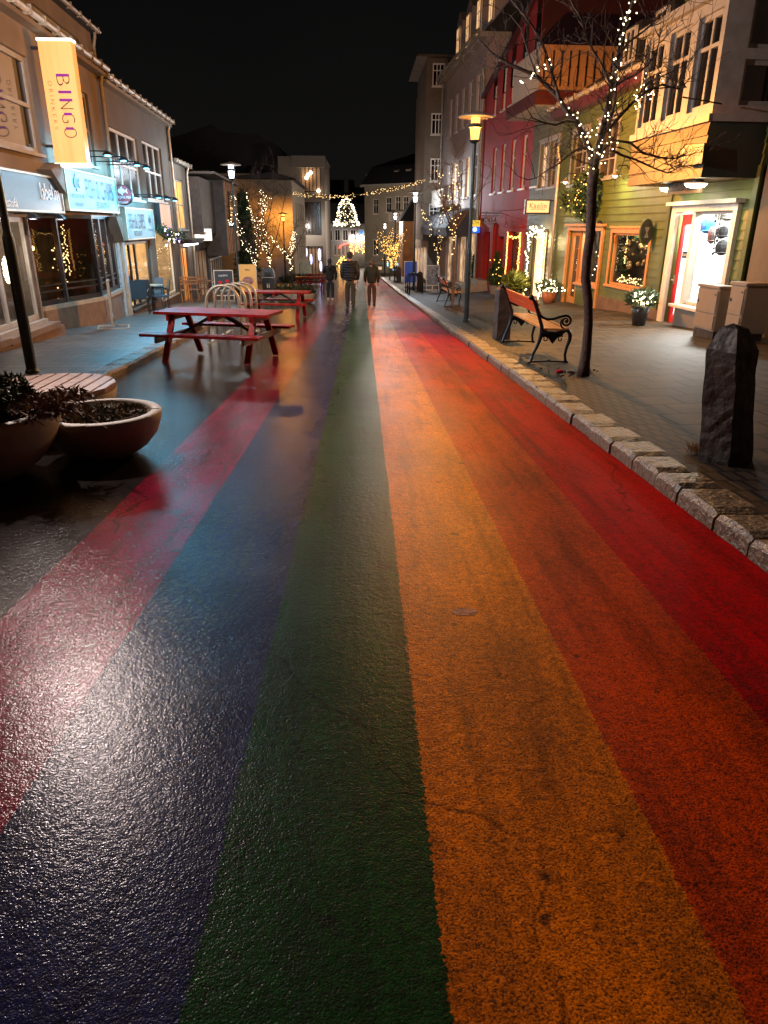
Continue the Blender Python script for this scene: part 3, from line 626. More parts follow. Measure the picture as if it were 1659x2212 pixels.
mb=MB(); mb.hexa([side5.P(-.3,.35,z5-.4),side5.P(Ls,.35,z5-.4),side5.P(Ls,-6,z5-.4),side5.P(-.3,-6,z5-.35),side5.P(-.1,.3,z5-.3),side5.P(Ls,.3,z5-.3),side5.P(Ls,-5,z5+1.6),side5.P(-.1,-1.2,z5+.1)]); mb.build('roof',M['dark_roof'],b5)
mb=MB(); mb.fbox(gf,4.0,6.7,.01,.06,-2.6,-.9); mb.build('graffiti_panel',M['stucco_pale'],b5)
# big dark roofs behind
zt=atY(460,268,80).z
dk=thing('large_dark_house','big unlit house with a dark hipped roof rising behind the left row','building',(-22,80,gz(80)))
a=[atY(*p,80.0) for p in ((358,340),(358,300),(400,288),(455,268),(480,283),(560,292),(600,315),(632,372),(632,420),(358,420))]
mb=MB(); mb.prism(a,(0,14,0)); mb.build('roof',M['dark_roof'],dk)
mb=MB(); mb.box(a[0].x,a[7].x-.05,80.3,93,gz(80)-1,a[8].z+1); mb.build('wall',M['base_dark'],dk)
mb=MB(); mb.box(a[0].x+2.5,a[0].x+5,79.9,79.97,atY(380,325,80).z,atY(380,318,80).z); mb.build('skylight',M['dark_glass2'],dk)
# --- modern white building with three tall windows
MY=75.0; mf=FrontFac(-14,MY,0,MY)
ul=mf.hit(625,400)[0]; ur=mf.hit(701,400)[0]; zt=mf.hit(660,338)[1]
b6=thing('modern_building','modern white building with a stack of three tall dark windows','building',mf.P((ul+ur)/2,0,gz(MY)))
h6=[mf.rc(648,358,694,415),mf.rc(652,436,695,508),mf.rc(656,532,699,606)]
mb=MB(); wall(mb,mf,ul-1,ur,gz(MY)-1,zt,h6,t=.4); shell(mb,mf,ul-1,ur,gz(MY)-1,zt,12); mb.fbox(mf,ul+.3,ur+.14,.003,.25,zt-.95,zt+.05); mb.fbox(mf,ul+.2,ur+.35,.003,.18,mf.hit(600,425)[1]-.35,mf.hit(600,425)[1]+.2)
mb.fbox(mf,ul-1,ur+.1,-12,-.1,zt-.1,zt+.02); mb.build('wall',M['stucco_white'],b6)
for r,gm in zip(h6,('lit_dim','dark_glass2','lit_dim')): window(mf,b6,r,5,None,'black_frame',gm,rec=.3,fw=.1,mw=.08,sill=False)
mb=MB(); 
for x,y in ((665,378),(671,373),(688,412),(662,384)): mb.ball(atY(x,y,MY-.05),.16)
mb.build('hanging_lamp',emit('window lamp',(1,.75,.5),12),b6)
mb=MB()
for x,y,m in ((662,545,.2),(672,560,.25),(690,550,.3),(693,575,.25),(665,595,.2)): mb.ball(atY(x,y,MY+.15),m,(.5,.2,2))
mb.build('shop_light',emit('shop glow',(.6,.6,1),3),b6)
# --- grey building closing the street
CYY=105.0; cf=FrontFac(-12,CYY,0,CYY)
b7=thing('end_building','grey white building with a ribbon of upper windows at the far end of the street','building',(-3,CYY,gz(CYY)))
ul=cf.hit(690,500)[0]; ur=cf.hit(806,500)[0]; zt=cf.hit(750,483)[1]
h7=[cf.rc(706+i*17,496,718+i*17,520) for i in range(5)]+[cf.rc(752+i*9.6,550,758+i*9.6,576) for i in range(4)]
ar=cf.rc(719,597-0,773,640); ar=cf.rc(752,599,789,650)
ar=cf.rc(722,600,773,650)
ar=(cf.hit(734,600)[0],gz(CYY)+.1,cf.hit(774,600)[0],cf.hit(750,572)[1])
h7=[cf.rc(706+i*17,496,718+i*17,520) for i in range(5)]+[cf.rc(721+i*8.2,529,727+i*8.2,552) for i in range(4)]+[ar]
h7=[h for h in h7]
mb=MB(); wall(mb,cf,ul,ur,gz(CYY)-1,zt,h7); shell(mb,cf,ul,ur,gz(CYY)-1,zt,10); mb.build('wall',M['grey_wall'],b7)
for i,r in enumerate(h7): window(cf,b7,r,2 if i<9 else 3,None,'white_trim' if i<9 else 'black_frame',(D if i not in (4,) else 'lit_blue') if i<9 else 'lit_red',fw=.06,sill=False)
mb=MB(); mb.hexa([cf.P(ul-.3,.4,zt),cf.P(ur+.3,.4,zt),cf.P(ur+.3,-9,zt),cf.P(ul-.3,-9,zt),cf.P(ul-.3,-.6,zt+2.6),cf.P(ur+.3,-.6,zt+2.6),cf.P(ur+.3,-8,zt+3),cf.P(ul-.3,-8,zt+3)]); mb.build('roof',M['dark_roof'],b7)
mb=MB(); mb.fbox(cf,cf.hit(742,430)[0],cf.hit(752,430)[0],-5,-4,zt+2.8,cf.hit(745,382)[1]); mb.build('chimney',M['base_dark'],b7)
mb=MB(); mb.tube([cf.P(cf.hit(737,575)[0],.1,gz(CYY)+2.6)]+[cf.P(cf.hit(752,575)[0]-1.35*math.cos(a/8*math.pi),.12,gz(CYY)+2.0+.95*math.sin(a/8*math.pi)) for a in range(1,8)],.05,6); mb.build('neon_arc',emit('red neon',(1,.08,.05),8),b7)
b8=thing('distant_house','unlit flat roofed house rising far behind the grey end building','building',(-2,140,-4)); mb=MB(); a=atY(705,388,140.);b=atY(765,420,140.); mb.box(a.x,b.x,140,150,-4,a.z); mb.build('wall',M['base_dark'],b8); a=atY(752,406,140.);b=atY(795,420,140.); mb=MB(); mb.box(b.x-2.5,b.x+3,138,148,-4,a.z); mb.build('annex',M['stucco_grey'],b8)
# ================================================================== RIGHT SIDE
RF=Fac(6.535,15.287,az=-3.46,side='R')
P=RF.P
# --- olive green shop house
b=thing('shop_house','olive green clapboard shop house with white overhanging bay window and bright open shopfront','house',RF.P(1,0,gz(16)+.2))
BN=1.0                                              # the bay stands this far out
cas=(RF.hit(1604,456)[0],RF.hit(1600,600)[1],RF.hit(1470,458)[0],RF.hit(1471,458)[1])
doorL=RF.hit(1470,458)[0]; zt_=RF.hit(1509,457)[1]
shopR=RF.hit(1594,457)[0]; mull=RF.hit(1506,457)[0]
zs_=RF.hit(1477,656)[1]
H_door=(mull+.03,-.60,doorL,zt_); H_shop=(shopR,zs_,mull-.03,zt_)
wn=RF.rc(1330,505,1394,632); wn=RF.rc(1326,503,1390,628)
dr2=RF.rc(1246,500,1310,640); dr2=(RF.hit(1300,500)[0],-.88,RF.hit(1241,500)[0],1.28)
dr2=(4.35,-.95,6.9,1.28)
zb=-1.2; uR=-2.35; uL=8.40
H=[H_door,H_shop,wn,dr2]
mb=MB(); siding(mb,RF,uR,uL,-.30,2.36,[H_door,(shopR,zs_,mull-.03,zt_),wn,dr2])
mb.build('wall',M['green_side'],b)
mb=MB(); 
for a0_,a1_,zz in ((uR,shopR-.2,-.30),(shopR-.2,mull-.03,zs_),(doorL+.1,dr2[0],-.30),(dr2[2],uL,-.30)): mb.quad(P(a0_,.05,zb),P(a1_,.05,zb),P(a1_,.05,zz),P(a0_,.05,zz)); mb.quad(P(a0_,.0,zz),P(a1_,.0,zz),P(a1_,.05,zz),P(a0_,.05,zz))
mb.build('plinth',M['base_brown'],b)
# upper walls: bay part (tall) and the lower part to the left
UB0,UB1=RF.hit(1538,244,BN)[0],RF.hit(1371,289,BN)[0]
zbb=RF.hit(1500,385,BN)[1]; zsplit=RF.hit(1538,250,BN)[1]; ztopb=RF.hit(1378,86,BN)[1]
bays=[]
for (tx,ty,bx,by) in ((1382,92,1362,283),(1437,95,1400,276),(1500,40,1452,262)): pass
nb=3; wb=(UB1-UB0)/nb
for i in range(nb): bays.append((UB0+wb*i+.13,zsplit+.14,UB0+wb*(i+1)-.10,ztopb-.22))
mb=MB(); wall(mb,RF,UB0,UB1,zsplit,ztopb,bays,n=BN,t=.12)
sf=Fac(*(RF.P(UB0,BN,0).xy),end=tuple(RF.P(UB0,-2,0).xy),side='L'); sf.n=-RF.d; sf.t=sf.d
sf2=[(.42,zsplit+.16,1.55,ztopb-.95),(.42,ztopb-.8,1.55,ztopb+.3)]
wall(mb,sf,0,3,zsplit,ztopb+.6,sf2,t=.12)
mb.quad(P(UB1,BN,zsplit),P(UB1,0,zsplit),P(UB1,0,ztopb),P(UB1,BN,ztopb))
bw=mb.build('bay',M['tan_trim'],b)
for r in bays: window(RF,b,r,2,[.68],'tan_trim',D,n=BN,fw=.08,mw=.06,sill=False)
for r in sf2: window(sf,b,r,1,None,'tan_trim',D,fw=.07,sill=False)
mb=MB(); mb.fbox(RF,UB0-.06,UB1+.06,BN+.002,BN+.07,zsplit-.08,zsplit+.03); mb.fbox(sf,-.06,3,.002,.06,zsplit-.08,zsplit+.03); mb.fbox(RF,UB0-.1,UB1+.08,BN+.002,BN+.12,ztopb-.06,ztopb+.08); mb.build('cornice',M['tan_trim'],b)
mb=MB(); siding(mb,RF,UB0,UB1,zbb,zsplit-.08,[],n=BN,step=.21,out=.03); mb.quad(P(UB1,BN,zbb),P(UB1,0,zbb),P(UB1,0,zsplit),P(UB1,BN,zsplit)); mb.quad(P(UB0,BN,zbb),P(UB1,BN,zbb),P(UB1,0,zbb),P(UB0,0,zbb)); mb.build('bay_skirt',mat('bay boards in orange lit tone',(.12,.055,.014),.5,var=.2,vscale=4),b)  # green boards coloured orange brown, the lamp glow painted into the tone
mb=MB(); mb.quad(sf.P(.0,-.0,zbb),sf.P(3,0,zbb),sf.P(3,0,zsplit-.08),sf.P(0,0,zsplit-.08)); mb.quad(P(UB0,BN,zbb+.001),P(UB0-.02,BN,zbb+.001),P(UB0-.02,-2,zbb),P(UB0,-2,zbb)); mb.build('bay_end',M['shaded_green'],b)  # same green siding, darkened in colour as the shaded side
mb=MB(); siding(mb,RF,UB0,UB1+.35,ztopb+.08,ztopb+2.6,[],n=.15,step=.28); siding(mb,RF,uR,UB0,2.36,ztopb+2.6,[],n=0); mb.build('gable_wall',M['green_side'],b)
ew=[RF.rc(1239,265,1278,405),RF.rc(1300,225,1350,400)]
EZ=4.35
ew=[(4.1,2.55,5.4,3.85),(6.2,2.5,7.4,3.8)]
mb=MB(); siding(mb,RF,UB1,uL,2.362,EZ,ew); mb.quad(P(uL,0,zb),P(uL,-8,zb),P(uL,-8,EZ),P(uL,0,EZ)); mb.quad(P(uR,0,zb),P(uR,-8,zb),P(uR,-8,ztopb+2.6),P(uR,0,ztopb+2.6)); mb.build('upper_wall',M['green_side'],b)
for r in ew: window(RF,b,r,2,[.33,.66],'tan_trim','dark_glass2',casing=.1,sill=True,mw=.035)
mb=MB(); mb.fbox(RF,UB1+.1,uL+.4,.04,.34,EZ-.02,EZ+.24); mb.build('fascia',M['fascia_red'],b); gutter(RF,b,UB1+.1,uL+.4,EZ+.27,.40,.06)
downpipe(RF,b,uL-.02,-.95,3.6,.07,.05)
mb=MB(); mb.hexa([P(UB1+.1,.34,EZ+.24),P(uL+.4,.34,EZ+.24),P(uL+.4,-6,EZ+.24),P(UB1+.1,-6,EZ+.24),P(UB1+.1,.34,EZ+.27),P(uL+.4,.34,EZ+.27),P(uL+.4,-4,EZ+2.9),P(UB1+.1,-4,EZ+2.9)]); mb.build('roof',M['roof_metal'],b)
for uc in (4.6,6.4):
    mb=MB(); mb.fbox(RF,uc-.45,uc+.45,-2.4,-1.0,EZ+.9,EZ+1.95); dm=mb.build('dormer',M['roof_metal'],b); window(RF,dm,(uc-.33,EZ+1.05,uc+.33,EZ+1.85),2,None,'white_trim','dark_glass2',n=-.93,rec=.0,sill=False)
mb=MB(); mb.hexa([P(uR-.1,.25,ztopb+2.6),P(UB1+.4,.25,ztopb+2.6),P(UB1+.4,-7,ztopb+2.6),P(uR-.1,-7,ztopb+2.6),P(uR-.1,.25,ztopb+2.7),P(UB1+.4,.25,ztopb+2.7),P(UB1+.4,-4,ztopb+4),P(uR-.1,-4,ztopb+4)]); mb.build('upper_roof',M['dark_roof'],b)
# corner boards
mb=MB(); mb.fbox(RF,uR-.05,uR+.09,.0,.05,-1.0,2.36); mb.build('corner_board',M['green_side'],b); mb=MB(); mb.fbox(RF,doorL+.38,doorL+.50,.024,.05,-.3,2.34); mb.build('corner_board',M['green_side'],b)
# shop casing
mb=MB(); cw=.20
mb.fbox(RF,shopR-.13,shopR,.01,.09,zs_-.3,zt_+.12); mb.fbox(RF,doorL,doorL+cw,.01,.09,-.62,zt_+.12); mb.fbox(RF,shopR,doorL,.01,.088,zt_,zt_+.12); mb.fbox(RF,shopR-.22,doorL+cw+.08,.01,.20,zt_+.12,zt_+.19); mb.fbox(RF,mull-.05,mull+.05,-.10,.05,-.62,zt_-.002)
mb.build('shopfront_frame',M['white_trim'],b)
# display window, sill, panel
mb=MB(); mb.fbox(RF,shopR,shopR+.05,-.10,-.02,zs_,zt_); mb.fbox(RF,shopR+.05,mull-.05,-.1,-.02,zt_-.05,zt_-.003); mb.fbox(RF,shopR+.05,mull-.05,-.1,-.02,zs_,zs_+.06)
w=mb.build('window',M['white_trim'],b); mb=MB(); mb.quad(P(shopR+.04,-.06,zs_+.04),P(mull-.04,-.06,zs_+.04),P(mull-.04,-.06,zt_-.04),P(shopR+.04,-.06,zt_-.04)); mb.build('pane',M['shop_glass'],w)
mb=MB(); mb.fbox(RF,shopR-.1,mull+.1,-.12,.26,zs_-.055,zs_-.004); mb.build('sill',M['white_trim'],b)
mb=MB(); mb.fbox(RF,shopR-.05,mull+.04,-.02,.14,-.78,zs_-.058); mb.build('stall_riser',mat('grey painted panel',(.22,.2,.18),.5,var=.1),b)
mb=MB(); mb.fbox(RF,shopR-.1,mull+.12,.15,.36,-.82,-.70); mb.fbox(RF,mull+.1,doorL+.05,-.05,.3,-.80,-.645); mb.build('step',M['base_dark'],b)
# red shop door with glass
mb=MB(); a,c=mull+.055,doorL-.03; z0,z1=-.60,zt_-.04
mb.fbox(RF,a,a+.05,-.1,-.05,z0,z1); mb.fbox(RF,c-.10,c,-.1,-.05,z0,z1); mb.fbox(RF,a+.05,c-.1,-.1,-.05,z1-.2,z1); mb.fbox(RF,a+.05,c-.1,-.1,-.05,z0,z0+.26)
d_=mb.build('door',M['red_gloss'],b); mb=MB(); mb.quad(P(a+.05,-.08,z0+.26),P(c-.1,-.08,z0+.26),P(c-.1,-.08,z1-.2),P(a+.05,-.08,z1-.2)); mb.build('pane',M['shop_glass'],d_)
mb=MB(); mb.tube([P(c-.05,-.05,.36),P(c-.05,.02,.36),P(c-.14,.02,.36)],.012,6); mb.fbox(RF,c-.08,c-.02,-.05,-.035,.28,.46); mb.build('handle',M['galv'],d_)
mb=MB(); mb.fbox(RF,a+.16,a+.42,-.072,-.066,.80,.93); mb.build('notice',M['sign_blue'],d_); text('LOKAÐ','lettering',M['letter_white'],d_,P(a+.29,-.063,.865),RF.t,UPV,.2,.05)
# interior
room(RF,b,(shopR-.6,-.62,doorL+.5,1.95),2.6,-.13,'interior_white','shop_room')
lamp('ceiling_lamp','AREA',P((shopR+mull)/2,-.75,1.86),(1,.97,.93),150,1.2,aim=P((shopR+mull)/2,-.5,0),parent=b,sy=.5)
lamp('door_lamp','AREA',P((mull+doorL)/2,-.6,1.8),(1,.97,.93),700,.5,aim=P((mull+doorL)/2,.25,0),parent=b)
mb=MB(); mb.fbox(RF,shopR,doorL,-1.6,-.9,1.90,1.93); mb.build('ceiling_panel',emit('shop ceiling panel',(1,.97,.92),7),b)
# things in the shop
def shopthing(name,label,cat,mb,m,group=None): return tag(mb.build(name,M[m] if isinstance(m,str) else m,None),label,cat,group)
blue_m=mat('blue felt',(.0,.16,.55),.8); blk=mat('black felt',(.012,.012,.014),.8); gry=mat('dark grey wool',(.07,.06,.055),.9); redc=mat('red cloth',(.6,.01,.02),.8); khaki=mat('khaki wool',(.30,.24,.15),.9)
def hat(px,py,label,m,sc=(.16,.12,.15)):
    c=P(*[(RF.hit(px,py,-.5)[0]),-.5,RF.hit(px,py,-.5)[1]]) if False else None
    u,z=RF.hit(px,py,-.5); mb=MB(); mb.ball(P(u,-.5,z),1,sc,12,8); mb.lathe(P(u,-.5,z-sc[2]*.7),[(sc[0]*.95,0),(sc[0]*1.12,.015),(sc[0]*.95,.03)],14)
    shopthing('hat',label,'hat',mb,m,'hats hanging in the shop window')
hat(1529,488,'bright blue hat hanging at the top of the bright shop window',blue_m); hat(1560,501,'black and white patterned cap hanging in the middle of the shop window',blk,(.12,.1,.13)); hat(1560,535,'black cap with a red line hanging lowest in the shop window',blk,(.14,.1,.15)); hat(1538,508,'long dark grey hat hanging just below the blue one',gry,(.09,.08,.17))
hat(1572,465,'pale grey hat hanging near the top right of the shop window',mat('pale wool',(.35,.34,.33),.9),(.13,.1,.1))
mb=MB()
for px,py in ((1545,478),(1549,520),(1583,490),(1582,540),(1540,548)):
    u,z=RF.hit(px,py,-.35); mb.tube([P(u,-.35,1.8),P(u+.02,-.35,z+.2),P(u-.02,-.36,z)],.008,4); mb.ball(P(u,-.35,z),.03,seg=5,ring=3)
    for k in range(5): mb.ball(P(u,-.35,z+.1*k),.022,seg=5,ring=3)
shopthing('hanging_ornament_string','thin dark strings of beads hanging in the bright shop window','window ornament',mb,blk)
u,z=RF.hit(1560,578,-.6)
t=thing('display_table','black metal display table with folded clothes in the bright shop window','table',P(u,-.7,-.62))
mb=MB(); mb.fbox(RF,shopR+.1,mull-.35,-.95,-.45,.36,.385); mb.build('tabletop',M['interior_white'],t)
for uu in (shopR+.12,mull-.37):
    for nn in (-.93,-.47): mb=MB(); mb.fbox(RF,uu-.012,uu+.012,nn-.012,nn+.012,-.60,.358); mb.build('leg',M['black_frame'],t)
mb=MB(); mb.fbox(RF,shopR+.13,mull-.38,-.94,-.46,.02,.04); mb.build('shelf',M['black_frame'],t)
for i,(m,uo,lb) in enumerate(((gry,.28,'stack of dark folded jumpers on the display table'),(khaki,.62,'stack of khaki folded jumpers on the display table'),(redc,.98,'stack of red folded jumpers on the display table'))):
    mb=MB(); 
    for k in range(4): mb.fbox(RF,mull-.4-uo-.15+.01*(k%2),mull-.4-uo+.15,-.85,-.52,.387+k*.05,.43+k*.05)
    tag(mb.build('folded_jumpers',m,None,bevel=.01),lb,'clothes','folded clothes on the display table')
mb=MB(); mb.fbox(RF,mull+.1,mull+.55,-2.6,-2.55,.55,1.45); tag(mb.build('framed_picture',M['ochre'],None),'wood framed yellowish picture on the wall seen through the door','picture')
mb=MB(); mb.fbox(RF,mull+.15,mull+.42,-1.9,-1.86,.2,.55); tag(mb.build('blue_poster',blue_m,None),'small blue poster seen through the glass of the red door','poster')
# ornament window
window(RF,b,wn,1,None,'orange_trim','shop_glass',casing=.11,fw=.05,rec=.06); room(RF,b,wn,.75,-.10,'interior_dark','display_box')
lamp('display_lamp','POINT',P((wn[0]+wn[2])/2,-.3,wn[3]-.12),(1,.74,.42),60,.04,parent=b)
gold=mat('gold and silver bauble',(.75,.55,.32),.18,metal=.9); blb=M['bulb_warm']
rnd=random.Random(5); proto=None
for k in range(44):
    uu=rnd.uniform(wn[0]+.25,wn[2]-.18); zz=rnd.uniform(wn[1]+.42,wn[3]-.15); r=rnd.uniform(.03,.075)
    if proto is None:
        mb=MB(); mb.ball((0,0,0),.06,seg=10,ring=8); proto=mb.build('bauble',gold,None,smooth=True); o=proto
    else: o=proto.copy(); COL.objects.link(o)
    o.location=P(uu,-.2-rnd.random()*.35,zz); o.scale=(r/.06,)*3; tag(o,'gold or silver bauble hanging in the orange framed window','bauble',group='baubles in the orange framed window')
def leafcloud(mb,c,rx,ry,rz_,n,size,rnd,up=.3,hollow=0):
    c=Vector(c)
    for _ in range(n):
        while True:
            v=Vector((rnd.uniform(-1,1),rnd.uniform(-1,1),rnd.uniform(-1,1)))
            if hollow<v.length<1: break
        p=c+Vector((v.x*rx,v.y*ry,v.z*rz_)); d=Vector((rnd.gauss(0,1)+v.x,rnd.gauss(0,1)+v.y,rnd.gauss(0,1)+up)).normalized(); s=size*rnd.uniform(.6,1.4)
        x=d.cross(Vector((rnd.gauss(0,1),rnd.gauss(0,1),rnd.gauss(0,1)))).normalized()*s*.22
        mb.add([p-x,p+x,p+d*s],[(0,1,2)])
mb=MB(); 
for k in range(14): leafcloud(mb,P(wn[0]+.1+k*(wn[2]-wn[0]-.2)/13,-.3,wn[1]+.1),.1,.1,.07,60,.07,rnd)
for k in range(12): leafcloud(mb,P(wn[2]-.1,-.3,wn[1]+.2+k*.1),.1,.1,.1,40,.08,rnd)
for k in range(12): leafcloud(mb,P(wn[0]+.1+k*(wn[2]-wn[0]-.2)/11,-.3,wn[3]-.08),.1,.1,.07,40,.08,rnd)
tag(mb.build('fir_garland',M['conifer'],None),'green fir garland round the inside of the orange framed window','garland')
mb=MB()
for k in range(60): mb.ball(P(rnd.uniform(wn[0]+.1,wn[2]-.1),-.2,wn[1]+.06+abs(rnd.gauss(0,.09))),.016,seg=5,ring=3)
for k in range(40): mb.ball(P(wn[2]-.35+rnd.gauss(0,.03),-.22,rnd.uniform(wn[1]+.5,wn[3]-.05)),.010,seg=5,ring=3)
tag(mb.build('window_lights',M['bulb_warm'],None),'warm lights piled along the bottom of the orange framed window','fairy lights')
# second doorway with side window
mb=MB(); a,c,e,f=dr2; mb.fbox(RF,a-.12,a,.02,.08,c,f+.12); mb.fbox(RF,e,e+.14,.02,.08,c,f+.12); mb.fbox(RF,a,e,.02,.078,f,f+.12); mb.fbox(RF,a-.2,e+.2,.02,.16,f+.12,f+.18); mb.build('doorway_frame',M['orange_trim'],b)
mb=MB(); mb.fbox(RF,e-.75,e-.64,-.12,-.04,c,f); mb.fbox(RF,e-.12,e,-.12,-.04,c,f); mb.fbox(RF,e-.64,e-.12,-.12,-.04,f-.14,f); mb.fbox(RF,e-.64,e-.12,-.12,-.04,c,c+.4); d_=mb.build('door',M['orange_trim'],b); mb=MB(); mb.quad(P(e-.64,-.08,c+.4),P(e-.12,-.08,c+.4),P(e-.12,-.08,f-.14),P(e-.64,-.08,f-.14)); mb.build('pane',M['shop_glass'],d_)
w=window(RF,b,(a,c+.85,e-.78,f),1,None,'orange_trim','shop_glass',fw=.07); mb=MB(); mb.fbox(RF,a,e-.78,-.1,-.02,c,c+.84); mb.build('panelled_riser',M['green_side'],b)
room(RF,b,(a,c,e,f),.9,-.13,'interior_dark','display_box')
mb=MB()
for k in range(110): mb.ball(P(rnd.uniform(a+.15,e-.9),-.4-rnd.random()*.3,c+1.0+rnd.random()*1.1),.012+.01*rnd.random(),seg=5,ring=3)
for k in range(50): mb.ball(P(e-.35+rnd.gauss(0,.06),-.3,c+.9+rnd.random()*1.0),.014,seg=5,ring=3)
tag(mb.build('window_lights',M['bulb_white'],None),'white lights and trinkets in the window behind the near tree trunk','fairy lights')
lamp('display_lamp','POINT',P((a+e)/2-.3,-.35,f-.15),(1,.82,.55),70,.04,parent=b)
# --- grey green house (middle) with terrace
k=thing('shop_house','narrow grey green clapboard shop between red and olive houses, fairy lights round its doorway','house',RF.P(10,0,gz(25)+.2))
kd=(9.0,-.95,11.0,1.3); kw=[(8.75,2.55,9.55,3.85),(9.75,2.55,10.6,3.85)]
mb=MB(); siding(mb,RF,uL+.02,11.62,-.9,4.75,[kd]+kw); mb.build('wall',M['grey_green'],k)
window(RF,k,kw[0],2,[.35,.7],'tan_trim','dark_glass2',casing=.09,mw=.03); window(RF,k,kw[1],2,[.35,.7],'tan_trim','lit_cream',casing=.09,mw=.03)
mb=MB(); mb.quad(P(uL,.04,-1.8),P(11.6,.04,-1.8),P(11.6,.04,-.93),P(uL,.04,-.93)); mb.build('plinth',M['base_dark'],k)
mb=MB(); mb.fbox(RF,9.35,10.6,-.12,-.08,-.9,1.22); d_=mb.build('door',glow('frosted lit door glass',(1,.80,.5),.75,vscale=1.2,c2=(.8,.55,.3)),k); mb=MB(); mb.fbox(RF,10.6,10.68,-.12,-.03,-.9,1.26); mb.fbox(RF,9.28,9.35,-.12,-.03,-.9,1.26); mb.fbox(RF,9.35,10.6,-.12,-.03,1.2,1.28); mb.fbox(RF,9.0,9.28,-.12,-.06,-.9,1.28); mb.fbox(RF,10.68,11.0,-.12,-.06,-.9,1.28); mb.build('door_frame',M['wood_dark'],d_)
text('HOS','lettering',M['tan_trim'],d_,P(9.97,-.07,.1),RF.t,UPV,.5,.22)
mb=MB(); tz=4.75; mb.fbox(RF,uL+.1,11.9,-2.0,.9,tz-.02,tz+.04); mb.fbox(RF,uL+.0,11.9,.9,.95,tz-.05,tz+.3); mb.fbox(RF,uL-.0,uL+.05,-2,.9,tz-.05,tz+.3); mb.build('terrace_deck',M['fascia_red'],k)
mb=MB(); mb.fbox(RF,uL+.1,11.9,-1.8,.88,tz-.06,tz-.03); mb.build('soffit',M['tan_trim'],k)
mb=MB(); mb.fbox(RF,uL+.3,11.7,.74,.80,tz+.32,tz+1.5); mb.build('terrace_parapet',M['stucco_white'],k)
mb=MB(); mb.fbox(RF,uL+.24,uL+.30,-2,.80,tz+.32,tz+1.5); mb.build('terrace_end',mat('cream boards in orange lit tone',(.33,.17,.07),.55,var=.15),k)  # orange lamplight on the cream boards is put into their colour
mb=MB()
for i in range(11): q=.7-i*.25; mb.fbox(RF,uL+.18,uL+.20,q-.014,q+.014,tz+.45,tz+1.35); mb.ball(P(uL+.19,q,tz+.95),.035,seg=6,ring=4)
mb.build('railing',M['cast_iron'],k)
# --- red house
r_=thing('red_house','deep red house with two rows of narrow white windows and the MOKKA sign','house',RF.P(15.6,0,gz(31)+.2))
lo=[]; ztf=lambda u: 6.45+(19.75-u)*.245
for (x0,y0,x1,y1) in ((1063,320,1073,405),(1081,308,1093,400),(1100,293,1115,395),(1122,276,1140,390),(1146,262,1170,380)):
    uu=RF.hit((x0+x1)/2,350)[0]; lo.append((uu-.32,2.65,uu+.32,4.38))
hi=[]
for x,y in ((1070,205),(1090,190),(1108,170),(1134,130),(1160,110)):
    uu=RF.hit(x,y)[0]; hi.append((uu-.30,5.6,uu+.30,min(7.05,ztf(uu)-.25)))
gd=(14.9,-1.3,15.9,1.0); gd2=(17.3,-1.35,18.6,1.15); gw=(12.3,-.85,14.1,1.2)
mb=MB(); wall(mb,RF,11.65,19.75,-2.3,6.2,lo+hi+[gd,gd2,gw],t=.3,ztop=ztf); mb.build('wall',M['stucco_red'],r_)
ZT=ztf(11.65); mb=MB(); mb.add([P(11.65,0,-2),P(11.65,-8,-2),P(11.65,-8,ZT),P(11.65,-.9,ZT+.35),P(11.65,0,ZT)],[(0,1,2,3,4)]); mb.build('gable_wall',mat('red gable with shade in colour',(.045,.004,.004),.7,var=.2),r_)  # gable colour darkened to stand in for its unlit side
for w_ in lo+hi: window(RF,r_,w_,1,[.66],'white_trim','dark_glass2',rec=.10,fw=.10)
mb=MB(); A=[P(19.75,.18,ztf(19.75)),P(11.5,.18,ztf(11.5))]; mb.hexa([A[0],A[1],P(11.5,-.2,ztf(11.5)),P(19.75,-.2,ztf(19.75)),A[0]+UPV*.12,A[1]+UPV*.12,P(11.5,-.2,ztf(11.5)+.12),P(19.75,-.2,ztf(19.75)+.12)]); mb.build('eave',M['fascia_red'],r_)
mb=MB(); mb.hexa([P(19.75,.1,ztf(19.75)+.12),P(11.6,.1,ztf(11.6)+.12),P(11.6,-7,ztf(11.6)+.12),P(19.75,-7,ztf(19.75)+.12),P(19.75,.05,ztf(19.75)+.14),P(11.6,.05,ztf(11.6)+.14),P(13,-5,10.0),P(19.75,-4.5,10.3)]); mb.build('roof',mat('grey brown roof',(.05,.045,.038),.7,var=.2),r_)
for dd,nm in ((gd,'door'),(gd2,'door')):
    mb=MB(); mb.fbox(RF,dd[0]+.02,dd[2]-.02,-.3,-.24,dd[1],dd[3]-.02); q=mb.build('door',M['red_door'],r_); mb=MB(); mb.tube([P(dd[0]+.15,-.22,-.3),P(dd[0]+.15,-.17,-.1)],.02,6); mb.build('handle',M['galv'],q)
window(RF,r_,gw,1,[.75],'black_frame','dark_glass2',rec=.2,fw=.08)
mb=MB(); mb.fbox(RF,12.2,14.2,.0,.06,1.35,1.42); mb.fbox(RF,12.1,16.1,.0,.05,1.95,2.0); mb.fbox(RF,16.3,16.7,.003,.12,-1.4,1.5); mb.build('moulding',M['stucco_red'],r_)
downpipe(RF,r_,19.7,-1.3,7.6,.09,.06)
mb=MB(); zz=rz(5.3,33.5)
mb.fbox(RF,17.1,18.9,.02,1.3,zz-.1,zz+.16); mb.fbox(RF,17.2,18.8,.02,.85,zz+.16,zz+.33); mb.fbox(RF,17.3,18.7,.02,.45,zz+.33,zz+.5)
mb.build('entrance_steps',M['concrete'],r_)
